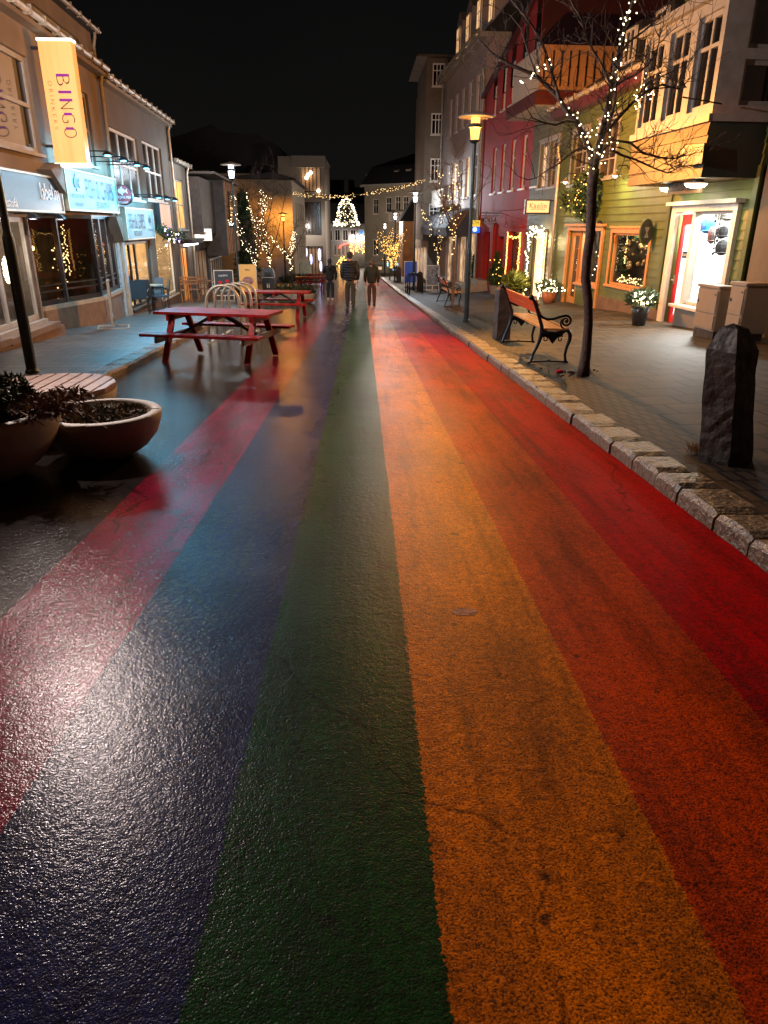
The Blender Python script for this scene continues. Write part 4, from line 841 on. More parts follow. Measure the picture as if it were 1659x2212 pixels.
# --- pale pinkish house with dormers
w4=thing('pale_house','tall pale house with dormers and dark awning over its shop, beyond the red house','house',RF.P(25,0,gz(40)+.2))
up=[(20.7+i*1.75,5.9,21.7+i*1.75,7.7) for i in range(5)]; mid=[(20.7+i*1.75,2.7,21.7+i*1.75,4.5) for i in range(5)]
shp=[(20.3,-1.4,22.2,1.1),(22.6,-1.4,24.6,1.1),(26.3,-1.6,28.3,1.0)]
mb=MB(); wall(mb,RF,19.8,30.7,-3,8.75,up+mid+shp,t=.25); shell(mb,RF,19.8,30.7,-3,8.75,8); mb.build('wall',M['stucco_pale'],w4)
for i,r in enumerate(up): window(RF,w4,r,2,[.7],'white_trim',D,rec=.12)
for i,r in enumerate(mid): window(RF,w4,r,2,[.7],'white_trim','lit_warm' if i in (1,3) else D,rec=.12)
for r in shp: window(RF,w4,r,2,None,'white_trim','lit_shop',rec=.15)
mb=MB(); mb.hexa([P(19.7,.35,8.75),P(30.9,.35,8.75),P(30.9,-1,8.75),P(19.7,-1,8.75),P(19.7,.35,8.95),P(30.9,.35,8.95),P(30.9,-1,8.95),P(19.7,-1,8.95)]); mb.build('eave',M['stucco_white'],w4); gutter(RF,w4,19.7,31,9.0,.42)
downpipe(RF,w4,30.6,-1.9,9.0,.1,.06)
mb=MB(); mb.hexa([P(19.75,.3,8.95),P(30.8,.3,8.95),P(30.8,-5,8.95),P(19.75,-5,8.95),P(19.75,.1,8.97),P(30.8,.1,8.97),P(30.8,-2.8,12.3),P(19.75,-2.8,12.3)]); mb.build('roof',M['dark_roof'],w4)
for i in range(4):
    uc=21.2+i*2.6; mb=MB(); mb.fbox(RF,uc-.65,uc+.65,-2.4,-.45,9.4,11.3); mb.add([P(uc-.75,-.42,11.3),P(uc+.75,-.42,11.3),P(uc,-.42,11.8),P(uc-.75,-2.5,11.3),P(uc+.75,-2.5,11.3),P(uc,-2.5,11.8)],[(0,1,2),(3,5,4),(0,2,5,3),(1,4,5,2)]); dm=mb.build('dormer',M['stucco_pale'],w4)
    window(RF,dm,(uc-.42,9.6,uc+.42,11.1),2,[.65],'white_trim','lit_warm',n=-.38,rec=0,sill=False)
mb=MB()
for i in range(2):
    ua,ub=21.0+i*4.6,25.2+i*4.6
    mb.add([P(ua,.02,2.2),P(ub,.02,2.2),P(ub,.9,1.9),P(ua,.9,1.9),P(ub,1.3,1.3),P(ua,1.3,1.3),P(ub,1.25,.9),P(ua,1.25,.9),P(ua,.02,.9),P(ub,.02,.9)],[(0,1,2,3),(3,2,4,5),(5,4,6,7),(0,3,5,7,8),(1,9,6,4,2)])
mb.build('awning',mat('dark grey awning',(.06,.055,.06),.8,var=.2),w4)
# balcony seen behind the thin trees
mb=MB(); mb.fbox(RF,24.5,28.5,.0,.9,2.3,2.42); mb.fbox(RF,24.5,28.5,.84,.9,3.1,3.18)
for i in range(22): mb.fbox(RF,24.55+i*.185,24.6+i*.185,.85,.89,2.42,3.1)
mb.build('balcony',M['stucco_white'],w4)
# --- tan corner building with stacked bow windows
TY=46.0
t5=thing('corner_building','tall tan building with a projecting stack of arched white windows','building',(5.5,TY+3,gz(TY)))
tf=FrontFac(3.0,TY,8,TY); ul=tf.hit(918,300)[0]; ur=tf.hit(962,300)[0]; zt=tf.hit(940,126)[1]; z0=tf.hit(940,520)[1]
hw=[tf.rc(934,142,961,172+3),(0,0,0,0)]
hw=[]
for (x0,y0,x1,y1) in ((935,136,960,187),(932,244,957,291),(930,342,955,392),(927,440,953,490)): hw.append(tf.rc(x0,y0,x1,y1))
mb=MB(); wall(mb,tf,ul,ur,z0,zt,hw,t=.15); mb.quad(tf.P(ul,0,z0),tf.P(ul,-7,z0),tf.P(ul,-7,zt),tf.P(ul,0,zt)); mb.quad(tf.P(ul,0,z0),tf.P(ur,0,z0),tf.P(ur,-7,z0),tf.P(ul,-7,z0)); mb.quad(tf.P(ul+.4,-.3,z0),tf.P(ul+.4,-.3,-3),tf.P(8,-.3,-3),tf.P(8,-.3,z0)); mb.quad(tf.P(ul+.4,-.3,z0),tf.P(ul+.4,-14,z0),tf.P(ul+.4,-14,-3.4),tf.P(ul+.4,-.3,-3.4))
mb.quad(tf.P(ul+.4,-7,zt),tf.P(ul+.4,-14,zt),tf.P(ul+.4,-14,z0),tf.P(ul+.4,-7,z0)); mb.build('wall',M['stucco_tan'],t5)
for r in hw: window(tf,t5,r,3,[.72],'white_trim',D,rec=.08,fw=.07,mw=.05)
mb=MB(); mb.add([tf.P(ul-.6,.5,zt),tf.P(ur+1,.5,zt),tf.P(ur+1,-7,zt),tf.P(ul-.6,-7,zt),tf.P(ul-.5,.4,zt+.12),tf.P(ur+1,.4,zt+.12),tf.P(ur+1,-6,zt+.9),tf.P(ul+.5,-6,zt+.9)],[(0,3,2,1),(4,5,6,7),(0,1,5,4),(1,2,6,5),(2,3,7,6),(3,0,4,7)]); mb.build('roof',M['stucco_tan'],t5)
# shopfronts below along the street
sg=Fac(*(tf.P(ul+.38,0,0).xy),end=tuple(tf.P(ul+.38,-10,0).xy),side='R')
for i in range(4):
    window(sg,t5,(.6+i*2.6,gz(TY+i*2.6)+.5,2.7+i*2.6,gz(TY+i*2.6)+2.4),2,None,'white_trim','lit_shop',n=.12,rec=.05,sill=False)
# --- ochre corrugated house
OY=68.0; of=FrontFac(3,OY,9,OY); ul=of.hit(870,540)[0]; ur=of.hit(925,540)[0]; zt=of.hit(890,478)[1]
o6=thing('ochre_house','ochre corrugated iron house with a dark steep roof behind the far lamp post','house',(5,OY,gz(OY)))
hw=[of.rc(901,490,910,520),of.rc(899,575,912,612)]; hw[1]=(hw[1][0],gz(OY)+.8,hw[1][2],gz(OY)+2.6)
mb=MB(); wall(mb,of,ul,ur+1,gz(OY)-1,zt,hw); shell(mb,of,ul,ur+1,gz(OY)-1,zt,7)
u=ul
while u<ur+1: 
    if not any(h[0]-.05<u<h[2]+.02 for h in hw): mb.fbox(of,u,u+.05,.002,.03,gz(OY)-.8,zt)
    u+=.16
mb.build('wall',M['ochre'],o6)
window(of,o6,hw[0],1,[.5],'white_trim',D,rec=.03,casing=.08); window(of,o6,hw[1],2,None,'white_trim','lit_shop',rec=.03,casing=.1)
mb=MB(); mb.add([of.P(ul-.3,.3,zt),of.P(ur+1,.3,zt),of.P(ur+1,-7,zt),of.P(ul-.3,-7,zt),of.P(ul+2.2,-3,zt+3.6),of.P(ur+1,-3,zt+3.6)],[(0,1,2,3),(0,1,5,4),(3,4,5,2),(0,4,3),(1,2,5)]); mb.build('roof',M['dark_roof'],o6)
# --- cream corner house with dormers
cf2=FrontFac(0.30,88,6.2,82.3)
c7=thing('cream_house','cream corner house with balconies and five dormers at the far end of the street','house',cf2.P(3,0,gz(86)))
zt=cf2.hit(787,402)[1]
def crc(x0,y0,x1,y1): return cf2.rc(x0,y0,x1,y1)
hw=[crc(806,430,817,462),crc(834,426,845,459),crc(854,424,865,455),crc(871,424,882,455),crc(806,517,817,552),crc(868,518,882,545)]
sh=[crc(801,575,811,612),crc(815,575,825,612),crc(846,580,866,612)]
sh=[(h[0],gz(86)+.3,h[2],h[3]) for h in sh]
ur=cf2.hit(900,450)[0]
mb=MB(); wall(mb,cf2,0,ur,gz(86)-1,zt,hw+sh); mb.quad(cf2.P(0,0,-5),cf2.P(0,-9,-5),cf2.P(0,-9,zt),cf2.P(0,0,zt)); mb.build('wall',M['stucco_cream'],c7)
for r in hw: window(cf2,c7,r,2,[.6],'white_trim',D,rec=.08)
for i,r in enumerate(sh): window(cf2,c7,r,1,None,'white_trim','lit_shop' if i<2 else 'lit_cyan',rec=.1,sill=False)
mb=MB(); mb.fbox(cf2,-.3,ur,.003,.45,zt-.1,zt+.12); mb.build('cornice',M['stucco_white'],c7); mb=MB(); z_=crc(800,560,810,569)[1]; mb.fbox(cf2,-.1,ur,.003,.14,z_-.1,z_+.1); mb.build('cornice',M['stucco_white'],c7)
mb=MB(); mb.hexa([cf2.P(-.3,.4,zt+.12),cf2.P(ur,.4,zt+.12),cf2.P(ur,-8,zt+.12),cf2.P(-.3,-8,zt+.12),cf2.P(.4,-.9,zt+2.0),cf2.P(ur,-.9,zt+2.0),cf2.P(ur,-6,zt+4.4),cf2.P(2.4,-6,zt+3.6)]); mb.build('roof',M['dark_roof'],c7)
for x0,y0,x1,y1 in ((791,378,797,402),(813,375,823,396),(834,372,845,394),(852,370,861,392),(878,368,887,390)):
    r=cf2.rc(x0,y0,x1,y1,-.5); mb=MB(); mb.fbox(cf2,r[0]-.12,r[2]+.12,-2,-.52,r[1]-.1,r[3]+.12); dm=mb.build('dormer',M['stucco_cream'],c7); window(cf2,dm,r,2,[.6],'white_trim','dark_glass2',n=-.47,rec=0,sill=False)
a=cf2.hit(872,370,-4)[0]; b_=cf2.hit(886,370,-4)[0]; mb=MB(); mb.fbox(cf2,a,b_,-4.8,-4,zt+2.6,cf2.hit(880,337,-4)[1]); mb.build('chimney',M['stucco_pale'],c7)
for y0,y1 in ((458,476),(556,575)):
    r=cf2.rc(852,y0,892,y1); mb=MB(); mb.fbox(cf2,r[0],r[2],.003,1.0,r[1]-.12,r[1]); mb.fbox(cf2,r[0],r[2],.86,1.0,r[3]-.1,r[3]); mb.fbox(cf2,r[0],r[0]+.12,.003,1,r[1],r[3])
    nb_=int((r[2]-r[0])/.3)
    for i in range(nb_): mb.tube([cf2.P(r[0]+.2+i*.3,.93,r[1]),cf2.P(r[0]+.2+i*.3,.93,(r[1]+r[3])/2),cf2.P(r[0]+.2+i*.3,.93,r[3]-.1)],[.03,.07,.03],6)
    mb.build('balcony',M['stucco_white'],c7)
# lit fascia sign on its shop
r=cf2.rc(838,567,875,577); sg_=thing('shop_sign','cyan lit fascia sign over the bright far corner shop','sign',cf2.P((r[0]+r[2])/2,.1,(r[1]+r[3])/2)); mb=MB(); mb.fbox(cf2,r[0],r[2],.02,.16,r[1],r[3]); mb.build('panel',emit('cyan lit fascia',(.5,.9,1),1.6),sg_); text('CORNER ICELAND','lettering',M['letter_dark'],sg_,cf2.P((r[0]+r[2])/2,.18,(r[1]+r[3])/2),cf2.t,UPV,(r[2]-r[0])*.85,(r[3]-r[1])*.5)
# --- near tan wall at the right edge
n0=thing('plain_building','plain tan building wall at the right edge beside the green shop','building',RF.P(-4,0,gz(11)))
mb=MB(); wall(mb,RF,-14,uR-.14,-1,9,[],n=.0); mb.quad(RF.P(uR-.14,0,-1),RF.P(uR-.14,-8,-1),RF.P(uR-.14,-8,9),RF.P(uR-.14,0,9)); mb.build('wall',M['stucco_tan'],n0)
# ================================================================== STREET LAMPS
def lampglass(name,col,st):
    m=bpy.data.materials.new(name); m.use_nodes=True; m.node_tree.nodes.clear(); L=m.node_tree.links
    e=_nd(m,'ShaderNodeEmission'); e.inputs[0].default_value=(*col,1); e.inputs[1].default_value=st; t=_nd(m,'ShaderNodeBsdfTransparent'); t.inputs[0].default_value=(.85,.85,.85,1)
    a=_nd(m,'ShaderNodeAddShader'); o=_nd(m,'ShaderNodeOutputMaterial'); L.new(e.outputs[0],a.inputs[0]); L.new(t.outputs[0],a.inputs[1]); L.new(a.outputs[0],o.inputs[0]); return m
def street_lamp(label,base,h,col,flux,group='street lamps along the street',gs=None):
    gs=1.9 if col[1]<.5 else 3.0
    x,y,z=base; t=thing('street_lamp',label,'street lamp',base,group)
    mb=MB(); mb.lathe(base,[(.085,-.05),(.085,.02),(.066,.05),(.066,1.55),(.062,1.6),(.045,1.66),(.042,h-.62)],14); mb.build('pole',M['pole'],t,smooth=False)
    mb=MB(); mb.box(x-.012,x+.012,y-.075,y-.06,z+.5,z+.85); mb.build('access_door',M['pole'],t)
    c=(x,y,z+h-.62); 
    mb=MB(); mb.lathe(c,[(.05,-.02),(.09,0),(.13,.03),(.13,.05)],16); mb.lathe(c,[(.145,.30),(.15,.31),(.15,.36),(.125,.38)],16); mb.build('lamp_collar',M['pole'],t)
    g=lampglass('lamp glass '+label[:12],col,gs)
    lamp('lamp_light','POINT',(x,y,z+h-.62+.22),col,flux*.62,.05,parent=t); lamp('lamp_light','POINT',(x,y,z+h-.62+.44),col,flux*.10,.04,parent=t)
    mb=MB(); mb.lathe(c,[(.085,.055),(.12,.295)],14); mb.lathe(c,[(.10,.385),(.10,.50)],14); mb.build('lamp_glass',g,t,smooth=True)
    mb=MB(); mb.lathe(c,[(.11,.560),(.38,.50),(.39,.512),(.37,.530),(.12,.60),(.03,.62)],24); mb.build('lamp_shade',M['lamp_disc'],t)
    return t
M['lamp_disc']=mat('white enamel lamp disc',(.5,.45,.40),.4)
OR=(1,.39,.065); WH=(1,.86,.76); CW=(.80,.90,1.0)
bz=G(1007,693,.15); street_lamp('tall street lamp with glowing orange head on the right pavement beside the white house',bz,4.52,OR,4400)
bz=G(70,805,.115); L0=street_lamp('black lamp post at the far left behind the round planters carrying a poster box',bz,4.6,(1,.80,.74),3700)
bp=bz
street_lamp('street lamp with white head on the left behind the hoop bicycle stands',(-4.92,29.8,lz(29.8)),5.0,CW,900)
street_lamp('street lamp with white head beside the kerb, behind the second bench',(2.78,40.3,gz(40.3)+.12),5.0,CW,1500)
street_lamp('distant white street lamp over the golden lit tree',(2.5,57.7,gz(57.7)+.12),5.0,WH,1500)
street_lamp('farthest street lamp on the right by the cream corner house',(2.26,75.7,gz(75.7)+.12),5.0,WH,2600)
street_lamp('orange street lamp among the lit trees on the left',(-5.55,54.2,lz(54.2)),4.7,OR,1100)
street_lamp('white street lamp in front of the modern white building',(-5.5,72.9,lz(72.9)),4.9,WH,600)
street_lamp('small white street lamp before the grey end building',(-4.78,98,gz(98)+.1),5.0,WH,900)
# unseen street lamp added behind the viewer to light the foreground
street_lamp('orange street lamp on the right pavement behind the viewpoint',(2.9,-9.5,gz(-9.5)+.12),5.0,OR,60)  # added unseen lamp, lights the foreground
# wall lamps on the end building with light wreaths below
for px,nm in ((762,'left'),(781,'right')):
    c=atY(px,513,104.2); t=thing('wall_lamp','white lamp above a round light wreath on the grey end building, '+nm+' of the two','lamp',c,'wall lamps on the end building'); mb=MB(); mb.lathe(c,[(.12,-.3),(.2,.3)],10); mb.build('lamp_glass',emit('far lamp '+nm,WH,90),t); mb=MB(); mb.lathe(c,[(.5,.32),(.05,.42)],12); mb.bar(c+Vector((0,0,.35)),c+Vector((0,.8,.35)),.05); mb.build('lamp_or_added_arm',M['pole'],t)
    mb=MB(); d=atY(px+2,532,104.2)
    for i in range(60): a=random.uniform(0,6.28); r=random.gauss(.55,.16); mb.ball(d+Vector((r*.8*math.cos(a),0,r*1.2*math.sin(a))),.07,seg=5,ring=3)
    tag(mb.build('light_wreath',M['bulb_gold'],None),'round wreath of golden lights on the end building, '+nm+' of the two','light wreath',group='light wreaths on the end building')
c=atY(740,573,104.0); mb=MB()
for i in range(70): a=random.uniform(0,6.28); r=random.gauss(.75,.18); mb.ball(c+Vector((r*.7*math.cos(a),0,r*1.1*math.sin(a))),.08,seg=5,ring=3)
tag(mb.build('light_wreath',M['bulb_gold'],None),'yellow light wreath in front of the red neon window','light wreath')
# poster box on the near lamp post
x,y,z=bp; t=thing('poster_box','white poster box fixed high on the black near lamp post','sign',(x,y,z+2.9)); mb=MB(); mb.box(x-.62,x+.06,y-.16,y-.02,z+2.62,z+3.62); mb.build('box',mat('brass edge',(.45,.26,.08),.3,metal=.6),t)
mb=MB(); mb.box(x-.60,x+.04,y-.166,y-.161,z+2.65,z+3.60); mb.build('poster',glow('backlit poster',(.9,.72,.66),.75,vscale=.6,c2=(.85,.70,.66)),t)
for i,s in enumerate(('LONDON','FASHION','WEEK')): text(s,'lettering',M['letter_black'],t,(x-.12,y-.17,z+2.86-i*.045),(1,0,0),UPV,.19 if i<2 else .12,.035)
# ================================================================== SIGNS ON THE LEFT
def panel_sign(F,r,name,label,m,fm='galv',n0=.02,n1=.16,group=None,cat='sign'):
    u0,z0,u1,z1=r; t=thing(name,label,cat,F.P((u0+u1)/2,n0,(z0+z1)/2),group); mb=MB(); mb.fbox(F,u0,u1,n0,n1,z0,z1); mb.build('board',M[m] if isinstance(m,str) else m,t)
    mb=MB(); e=.035
    mb.fbox(F,u0-e,u1+e,n0,n1+.02,z1,z1+e); mb.fbox(F,u0-e,u1+e,n0,n1+.02,z0-e,z0); mb.fbox(F,u0-e,u0,n0,n1+.02,z0,z1); mb.fbox(F,u1,u1+e,n0,n1+.02,z0,z1); mb.build('frame',M[fm],t); return t
def flood(F,parent,u,z,n,col,power,aimn=.5,aimz=-2):
    a=F.P(u,n,z); mb=MB(); mb.tube([F.P(u,.05,z+.05),a+UPV*.06],.014,6); mb.build('lamp_or_added_arm',M['black_frame'],parent); mb=MB(); mb.lathe(a,[(.04,.06),(.12,-.02)],10); mb.build('lamp_head',M['black_frame'],parent); mb=MB(); mb.lathe(a,[(.068,-.034),(.01,-.036)],10); mb.build('lamp_lens',emit('led lens',col,45),parent)
    lamp('sign_or_fill_light','POINT',a-UPV*.045,col,power,.03,parent=parent)
CY_=(.17,.66,1.0)
f1=panel_sign(LF,(-3.93,1.68,.02,2.42),'restaurant_sign','long aqua FISH & CHIPS board with a fish emblem over the dark bay window','sign_aqua')
text('FISH & CHIPS','lettering',M['letter_dark'],f1,LF.P(-1.45,.17,2.12),LF.t,UPV,2.2,.40,bold=.0)
text('RESTAURANT','lettering',M['letter_dark'],f1,LF.P(-1.3,.17,1.80),LF.t,UPV,1.1,.14)
text('REYKJAVIK FISH','lettering',M['letter_dark'],f1,LF.P(-3.2,.17,1.93),LF.t,UPV,.95,.11)
text('RESTAURANT','lettering',M['letter_dark'],f1,LF.P(-3.2,.17,1.78),LF.t,UPV,.6,.075)
def fish(F,parent,u,z,n,s,m,sgn=1):
    body=[(-.5,0),(-.35,.22),(-.1,.30),(.15,.24),(.38,.05),(.62,.28),(.58,0),(.62,-.28),(.38,-.05),(.15,-.24),(-.1,-.30),(-.35,-.22)]
    mb=MB(); mb.prism([F.P(u+sgn*a*s,n,z+b_*s) for a,b_ in body],F.n*.008); mb.prism([F.P(u+sgn*a*s,n,z+b_*s) for a,b_ in ((-.15,.33),(.0,.52),(.08,.32))],F.n*.008); mb.prism([F.P(u+sgn*a*s,n,z+b_*s) for a,b_ in ((-.1,-.33),(.0,-.5),(.1,-.3))],F.n*.008); mb.build('fish_emblem',m,parent)
fish(LF,f1,-3.25,2.2,.165,.36,M['letter_dark'])
for u in (-3.6,-2.3,-1.0,.0): flood(LF,f1,u,2.72,.98,CY_,200)
f2=panel_sign(LF,(.68,1.02,4.15,1.78),'restaurant_sign','second aqua FISH & CHIPS board, farther along behind the round pink sign','sign_aqua')
text('FISH & CHIPS','lettering',M['letter_dark'],f2,LF.P(1.95,.17,1.47),LF.t,UPV,1.9,.40); text('RESTAURANT','lettering',M['letter_dark'],f2,LF.P(1.95,.17,1.15),LF.t,UPV,1.0,.13); fish(LF,f2,3.6,1.5,.165,.3,M['letter_dark']); text('REYKJAVIK FISH','lettering',M['letter_dark'],f2,LF.P(3.6,.17,1.22),LF.t,UPV,.7,.08)
for u in (1.2,2.4,3.6): flood(LF,f2,u,2.08,.98,CY_,200)
ls=panel_sign(LF,(-9.5,1.62,-4.32,2.2),'shop_board','navy blue shop board reading label.m over the tan framed window','sign_blue')
text('label.m','lettering',M['letter_white'],ls,LF.P(-5.0,.17,1.95),LF.t,UPV,1.0,.28); text('rakarastofa','lettering',M['letter_white'],ls,LF.P(-7.2,.17,1.72),LF.t,UPV,1.0,.14)
for u in (-8.0,-6.6,-5.2): flood(LF,ls,u,1.5,.35,(.9,.92,1),5,aimn=.1,aimz=1)
# tall lit banner
q=atY(100,85,1); 
def front_rect(Y,x0,y0,x1,y1): a=atY(x0,y0,Y); b_=atY(x1,y1,Y); return a.x,b_.x,b_.z,a.z
YB=15.6
a=atY(152,88,YB); c=atY(120,352,YB); x0,x1,z0,z1=c.x,atY(188,352,YB).x,c.z,atY(115,88,YB).z
t=thing('banner_sign','tall glowing orange vertical banner with purple BINGO lettering','sign',(x0,YB,(z0+z1)/2))
mb=MB(); mb.box(x0,x1,YB,YB+.22,z0,z1); mb.build('box',glow('orange lit banner face',(1,.52,.18),.66,vscale=2.6,c2=(.88,.36,.09),sx=2),t)
mb=MB(); mb.box(x0-.015,x1+.015,YB-.015,YB+.235,z0-.07,z0-.001); mb.box(x0-.015,x1+.015,YB-.015,YB+.235,z1+.001,z1+.045); mb.build('end_strip',emit('white lit strip',(1,.95,.85),2.2),t)
mb=MB(); mb.bar((x0-.35,YB+.1,z1-.1),(x0,YB+.1,z1-.1),.05); mb.bar((x0-.35,YB+.1,z0+.3),(x0,YB+.1,z0+.3),.05); mb.build('bracket',M['black_frame'],t)
W_=x1-x0; H_=z1-z0
# letters run down the banner with their tops to the right
rt=(0,0,-1); up_=(1,0,0); yy=YB-.004
s=H_*.13; zc=z0+H_*(1-.30); xc=x0+W_*.62; lh=W_*.40
specs=[('B',.205+.115),('I',.205+.115+.078),('N',.205+.115+.155),('G',.62),('O',.73)]
for chh,f0,f1 in (('B',.26,.355),('I',.395,.415),('N',.46,.545),('G',.575,.66),('O',.695,.785)):
    zc=z1-H_*(f0+f1)/2
    text(chh,'lettering',M['wood_dark'],t,(xc,yy,zc),rt,up_,H_*(f1-f0),lh,bold=-.022)
    bw_=.30 if chh in 'GO' else .5; mb=MB(); mb.box(xc-lh*bw_,xc+lh*bw_,yy-.012,yy-.008,z1-H_*(f0+.022),z1-H_*f0); mb.build('letter_bar',M['purple'],t)
text('DRINKERY','lettering',M['wood_dark'],t,(x0+W_*.20,yy,z1-H_*.52),rt,up_,H_*.40,W_*.11,bold=-.02,spacing=1.5)
# round fish restaurant sign
YR=20.4; c=atY(264.5,421,YR); t=thing('round_sign','round pink fish restaurant sign projecting between the two aqua boards','sign',c)
RR=abs(atY(285,421,YR).x-c.x)
def disc(mb,c,r,y0,y1,seg=32):
    pts=[(c.x+r*math.cos(2*math.pi*k/seg),y0,c.z+r*math.sin(2*math.pi*k/seg)) for k in range(seg)]; mb.prism(pts,(0,y1-y0,0))
mb=MB(); disc(mb,c,RR,YR,YR+.14); mb.build('disc',M['black_frame'],t); mb=MB(); disc(mb,c,RR*.93,YR-.006,YR-.001); mb.build('face',mat('pink sign face',(.30,.07,.09),.4),t)
FR=FrontFac(0,YR-.008,1,YR-.008); fish(FR,t,c.x,c.z+.09,.0,RR*.9,M['letter_white'])
text('REYKJAVIK FISH','lettering',M['letter_white'],t,(c.x,YR-.012,c.z-.07),(1,0,0),UPV,RR*1.7,.09); text('RESTAURANT','lettering',M['letter_white'],t,(c.x,YR-.012,c.z-.18),(1,0,0),UPV,RR*1.1,.055)
mb=MB(); mb.bar((c.x-RR-.3,YR+.07,c.z),(c.x-RR+.02,YR+.07,c.z),.04); mb.build('bracket',M['black_frame'],t)
# picture light box, garland over the shop window
r=LF.rc(344,443,366,490); r=(5.0,1.25,6.6,2.05)
t=panel_sign(LF,(5.3,1.28,7.2,2.0),'picture_box','small orange and grey picture box on the wall right of the second fish board',glow('picture glow',(.8,.36,.2),.45,vscale=1.1,c2=(.4,.42,.5)),'black_frame',cat='picture box')
def garland_pts(mb,p0,p1,sag,n,rad,size,rnd,dens=60):
    p0,p1=Vector(p0),Vector(p1)
    for i in range(n+1): t_=i/n; p=p0.lerp(p1,t_)-UPV*sag*4*t_*(1-t_); leafcloud(mb,p,rad,rad,rad,dens,size,rnd)
rnd=random.Random(11)
t=thing('garland','green garland with coloured fairy lights along the front of the second shop','garland',LF.P(6.4,.2,.95))
mb=MB(); garland_pts(mb,LF.P(4.9,.25,1.25),LF.P(8.2,.25,1.0),.15,14,.16,.12,rnd,70); mb.build('greenery',M['conifer'],t)
for nm,mm in (('bulbs_white',M['bulb_white']),('bulbs_blue',emit('violet bulb',(.45,.35,1),6,False))):
    mb=MB()
    for i in range(34): t_=rnd.random(); p=LF.P(4.9+3.3*t_,.32,1.25-.25*t_-.6*t_*(1-t_))+Vector((0,0,rnd.gauss(0,.09))); mb.ball(p,.022,seg=5,ring=3)
    mb.build('bulbs',mm,t)
# projecting box signs over the pavement
YS=32.5; a=atY(419,494,YS); c=atY(457,520,YS); t=thing('box_sign','bright white box sign with gold emblem projecting from the grey house','sign',((a.x+c.x)/2,YS,(a.z+c.z)/2)); mb=MB(); mb.box(a.x,c.x,YS,YS+.15,c.z,a.z); mb.build('box',emit('white sign face',(1,.95,.86),1.5),t); mb=MB(); mx=(a.x+c.x)/2; mz=(a.z+c.z)/2+.08
mb.prism([(mx+dx*.16,YS-.006,mz+dz*.1) for dx,dz in ((-1,.6),(-.6,.1),(-.3,.7),(0,.2),(.3,.7),(.6,.1),(1,.6),(.7,-.8),(-.7,-.8))],(0,.004,0)); mb.build('emblem',M['ochre'],t); mb=MB(); mb.bar((a.x-.4,YS+.07,a.z-.1),(a.x,YS+.07,a.z-.1),.03); mb.build('bracket',M['black_frame'],t)
lamp('sign_or_fill_light','POINT',(mx,YS-.5,c.z-.1),(1,.95,.88),16,.2,parent=t)
YS=38; a=atY(468,479,YS); c=atY(511,490,YS); t=thing('lit_sign','long narrow dark sign with blue white lit letters projecting from the timber building','sign',((a.x+c.x)/2,YS,(a.z+c.z)/2)); mb=MB(); mb.box(a.x,c.x,YS,YS+.12,c.z-.03,a.z+.03); mb.build('box',M['black_frame'],t)
text('hotels | rooms','lettering',emit('ice letters',(.6,.9,1),5),t,((a.x+c.x)/2,YS-.01,(a.z+c.z)/2),(1,0,0),UPV,(c.x-a.x)*.9,(a.z-c.z)*.7,bold=.02)
# strings hung on the hotel corner
# ================================================================== SIGNS ON THE RIGHT
YK=24.0; a=atY(1136,430,YK); c=atY(1188,463,YK); t=thing('box_sign','projecting cream box sign reading Kaolin on the grey green house','sign',((a.x+c.x)/2,YK,(a.z+c.z)/2)); mb=MB(); mb.box(a.x,c.x,YK,YK+.18,c.z,a.z); mb.build('box',M['black_frame'],t); mb=MB(); mb.box(a.x+.05,c.x-.05,YK-.008,YK-.001,c.z+.05,a.z-.05); mb.build('face',glow('cream sign face',(1,.66,.32),.75,vscale=.6,c2=(.95,.58,.26)),t)
text('Kaolin','lettering',M['wood_dark'],t,((a.x+c.x)/2,YK-.012,(a.z+c.z)/2+.03),(1,0,0),UPV,(c.x-a.x)*.66,.15,spacing=1.2)
mb=MB(); mb.box((a.x+c.x)/2-.22,(a.x+c.x)/2+.22,YK-.013,YK-.010,c.z+.14,c.z+.155); mb.build('underline',M['wood_dark'],t)
mb=MB(); mb.bar((c.x,YK+.09,a.z-.04),(c.x+.35,YK+.09,a.z-.04),.04); mb.build('bracket',M['black_frame'],t)
YM=RF.P(RF.hit(1080,475)[0],0,0).y-.1; a=atY(1040,468,YM); c=atY(1073,482,YM); t=thing('hanging_sign','black cut out MOKKA sign hanging from an iron bracket on the red house','sign',((a.x+c.x)/2,YM,(a.z+c.z)/2)); text('MOKKA','lettering',M['letter_black'],t,((a.x+c.x)/2,YM,(a.z+c.z)/2),(1,0,0),UPV,(c.x-a.x),(a.z-c.z)*.9,bold=.02)
mb=MB(); mb.tube([(c.x+.5,YM+.02,c.z),(c.x+.42,YM+.02,a.z+.05),(c.x+.2,YM+.02,a.z+.14),(a.x-.05,YM+.02,a.z+.14)],.018,6); mb.tube([(a.x-.05,YM+.02,a.z+.03),(c.x+.1,YM+.02,a.z+.03)],.012,6); mb.tube([(a.x-.05,YM+.02,c.z-.03),(c.x+.1,YM+.02,c.z-.03)],.012,6); mb.tube([(a.x+.2,YM+.02,a.z+.03),(a.x+.2,YM+.02,a.z+.2)],.012,6);mb.build('bracket',M['cast_iron'],t)
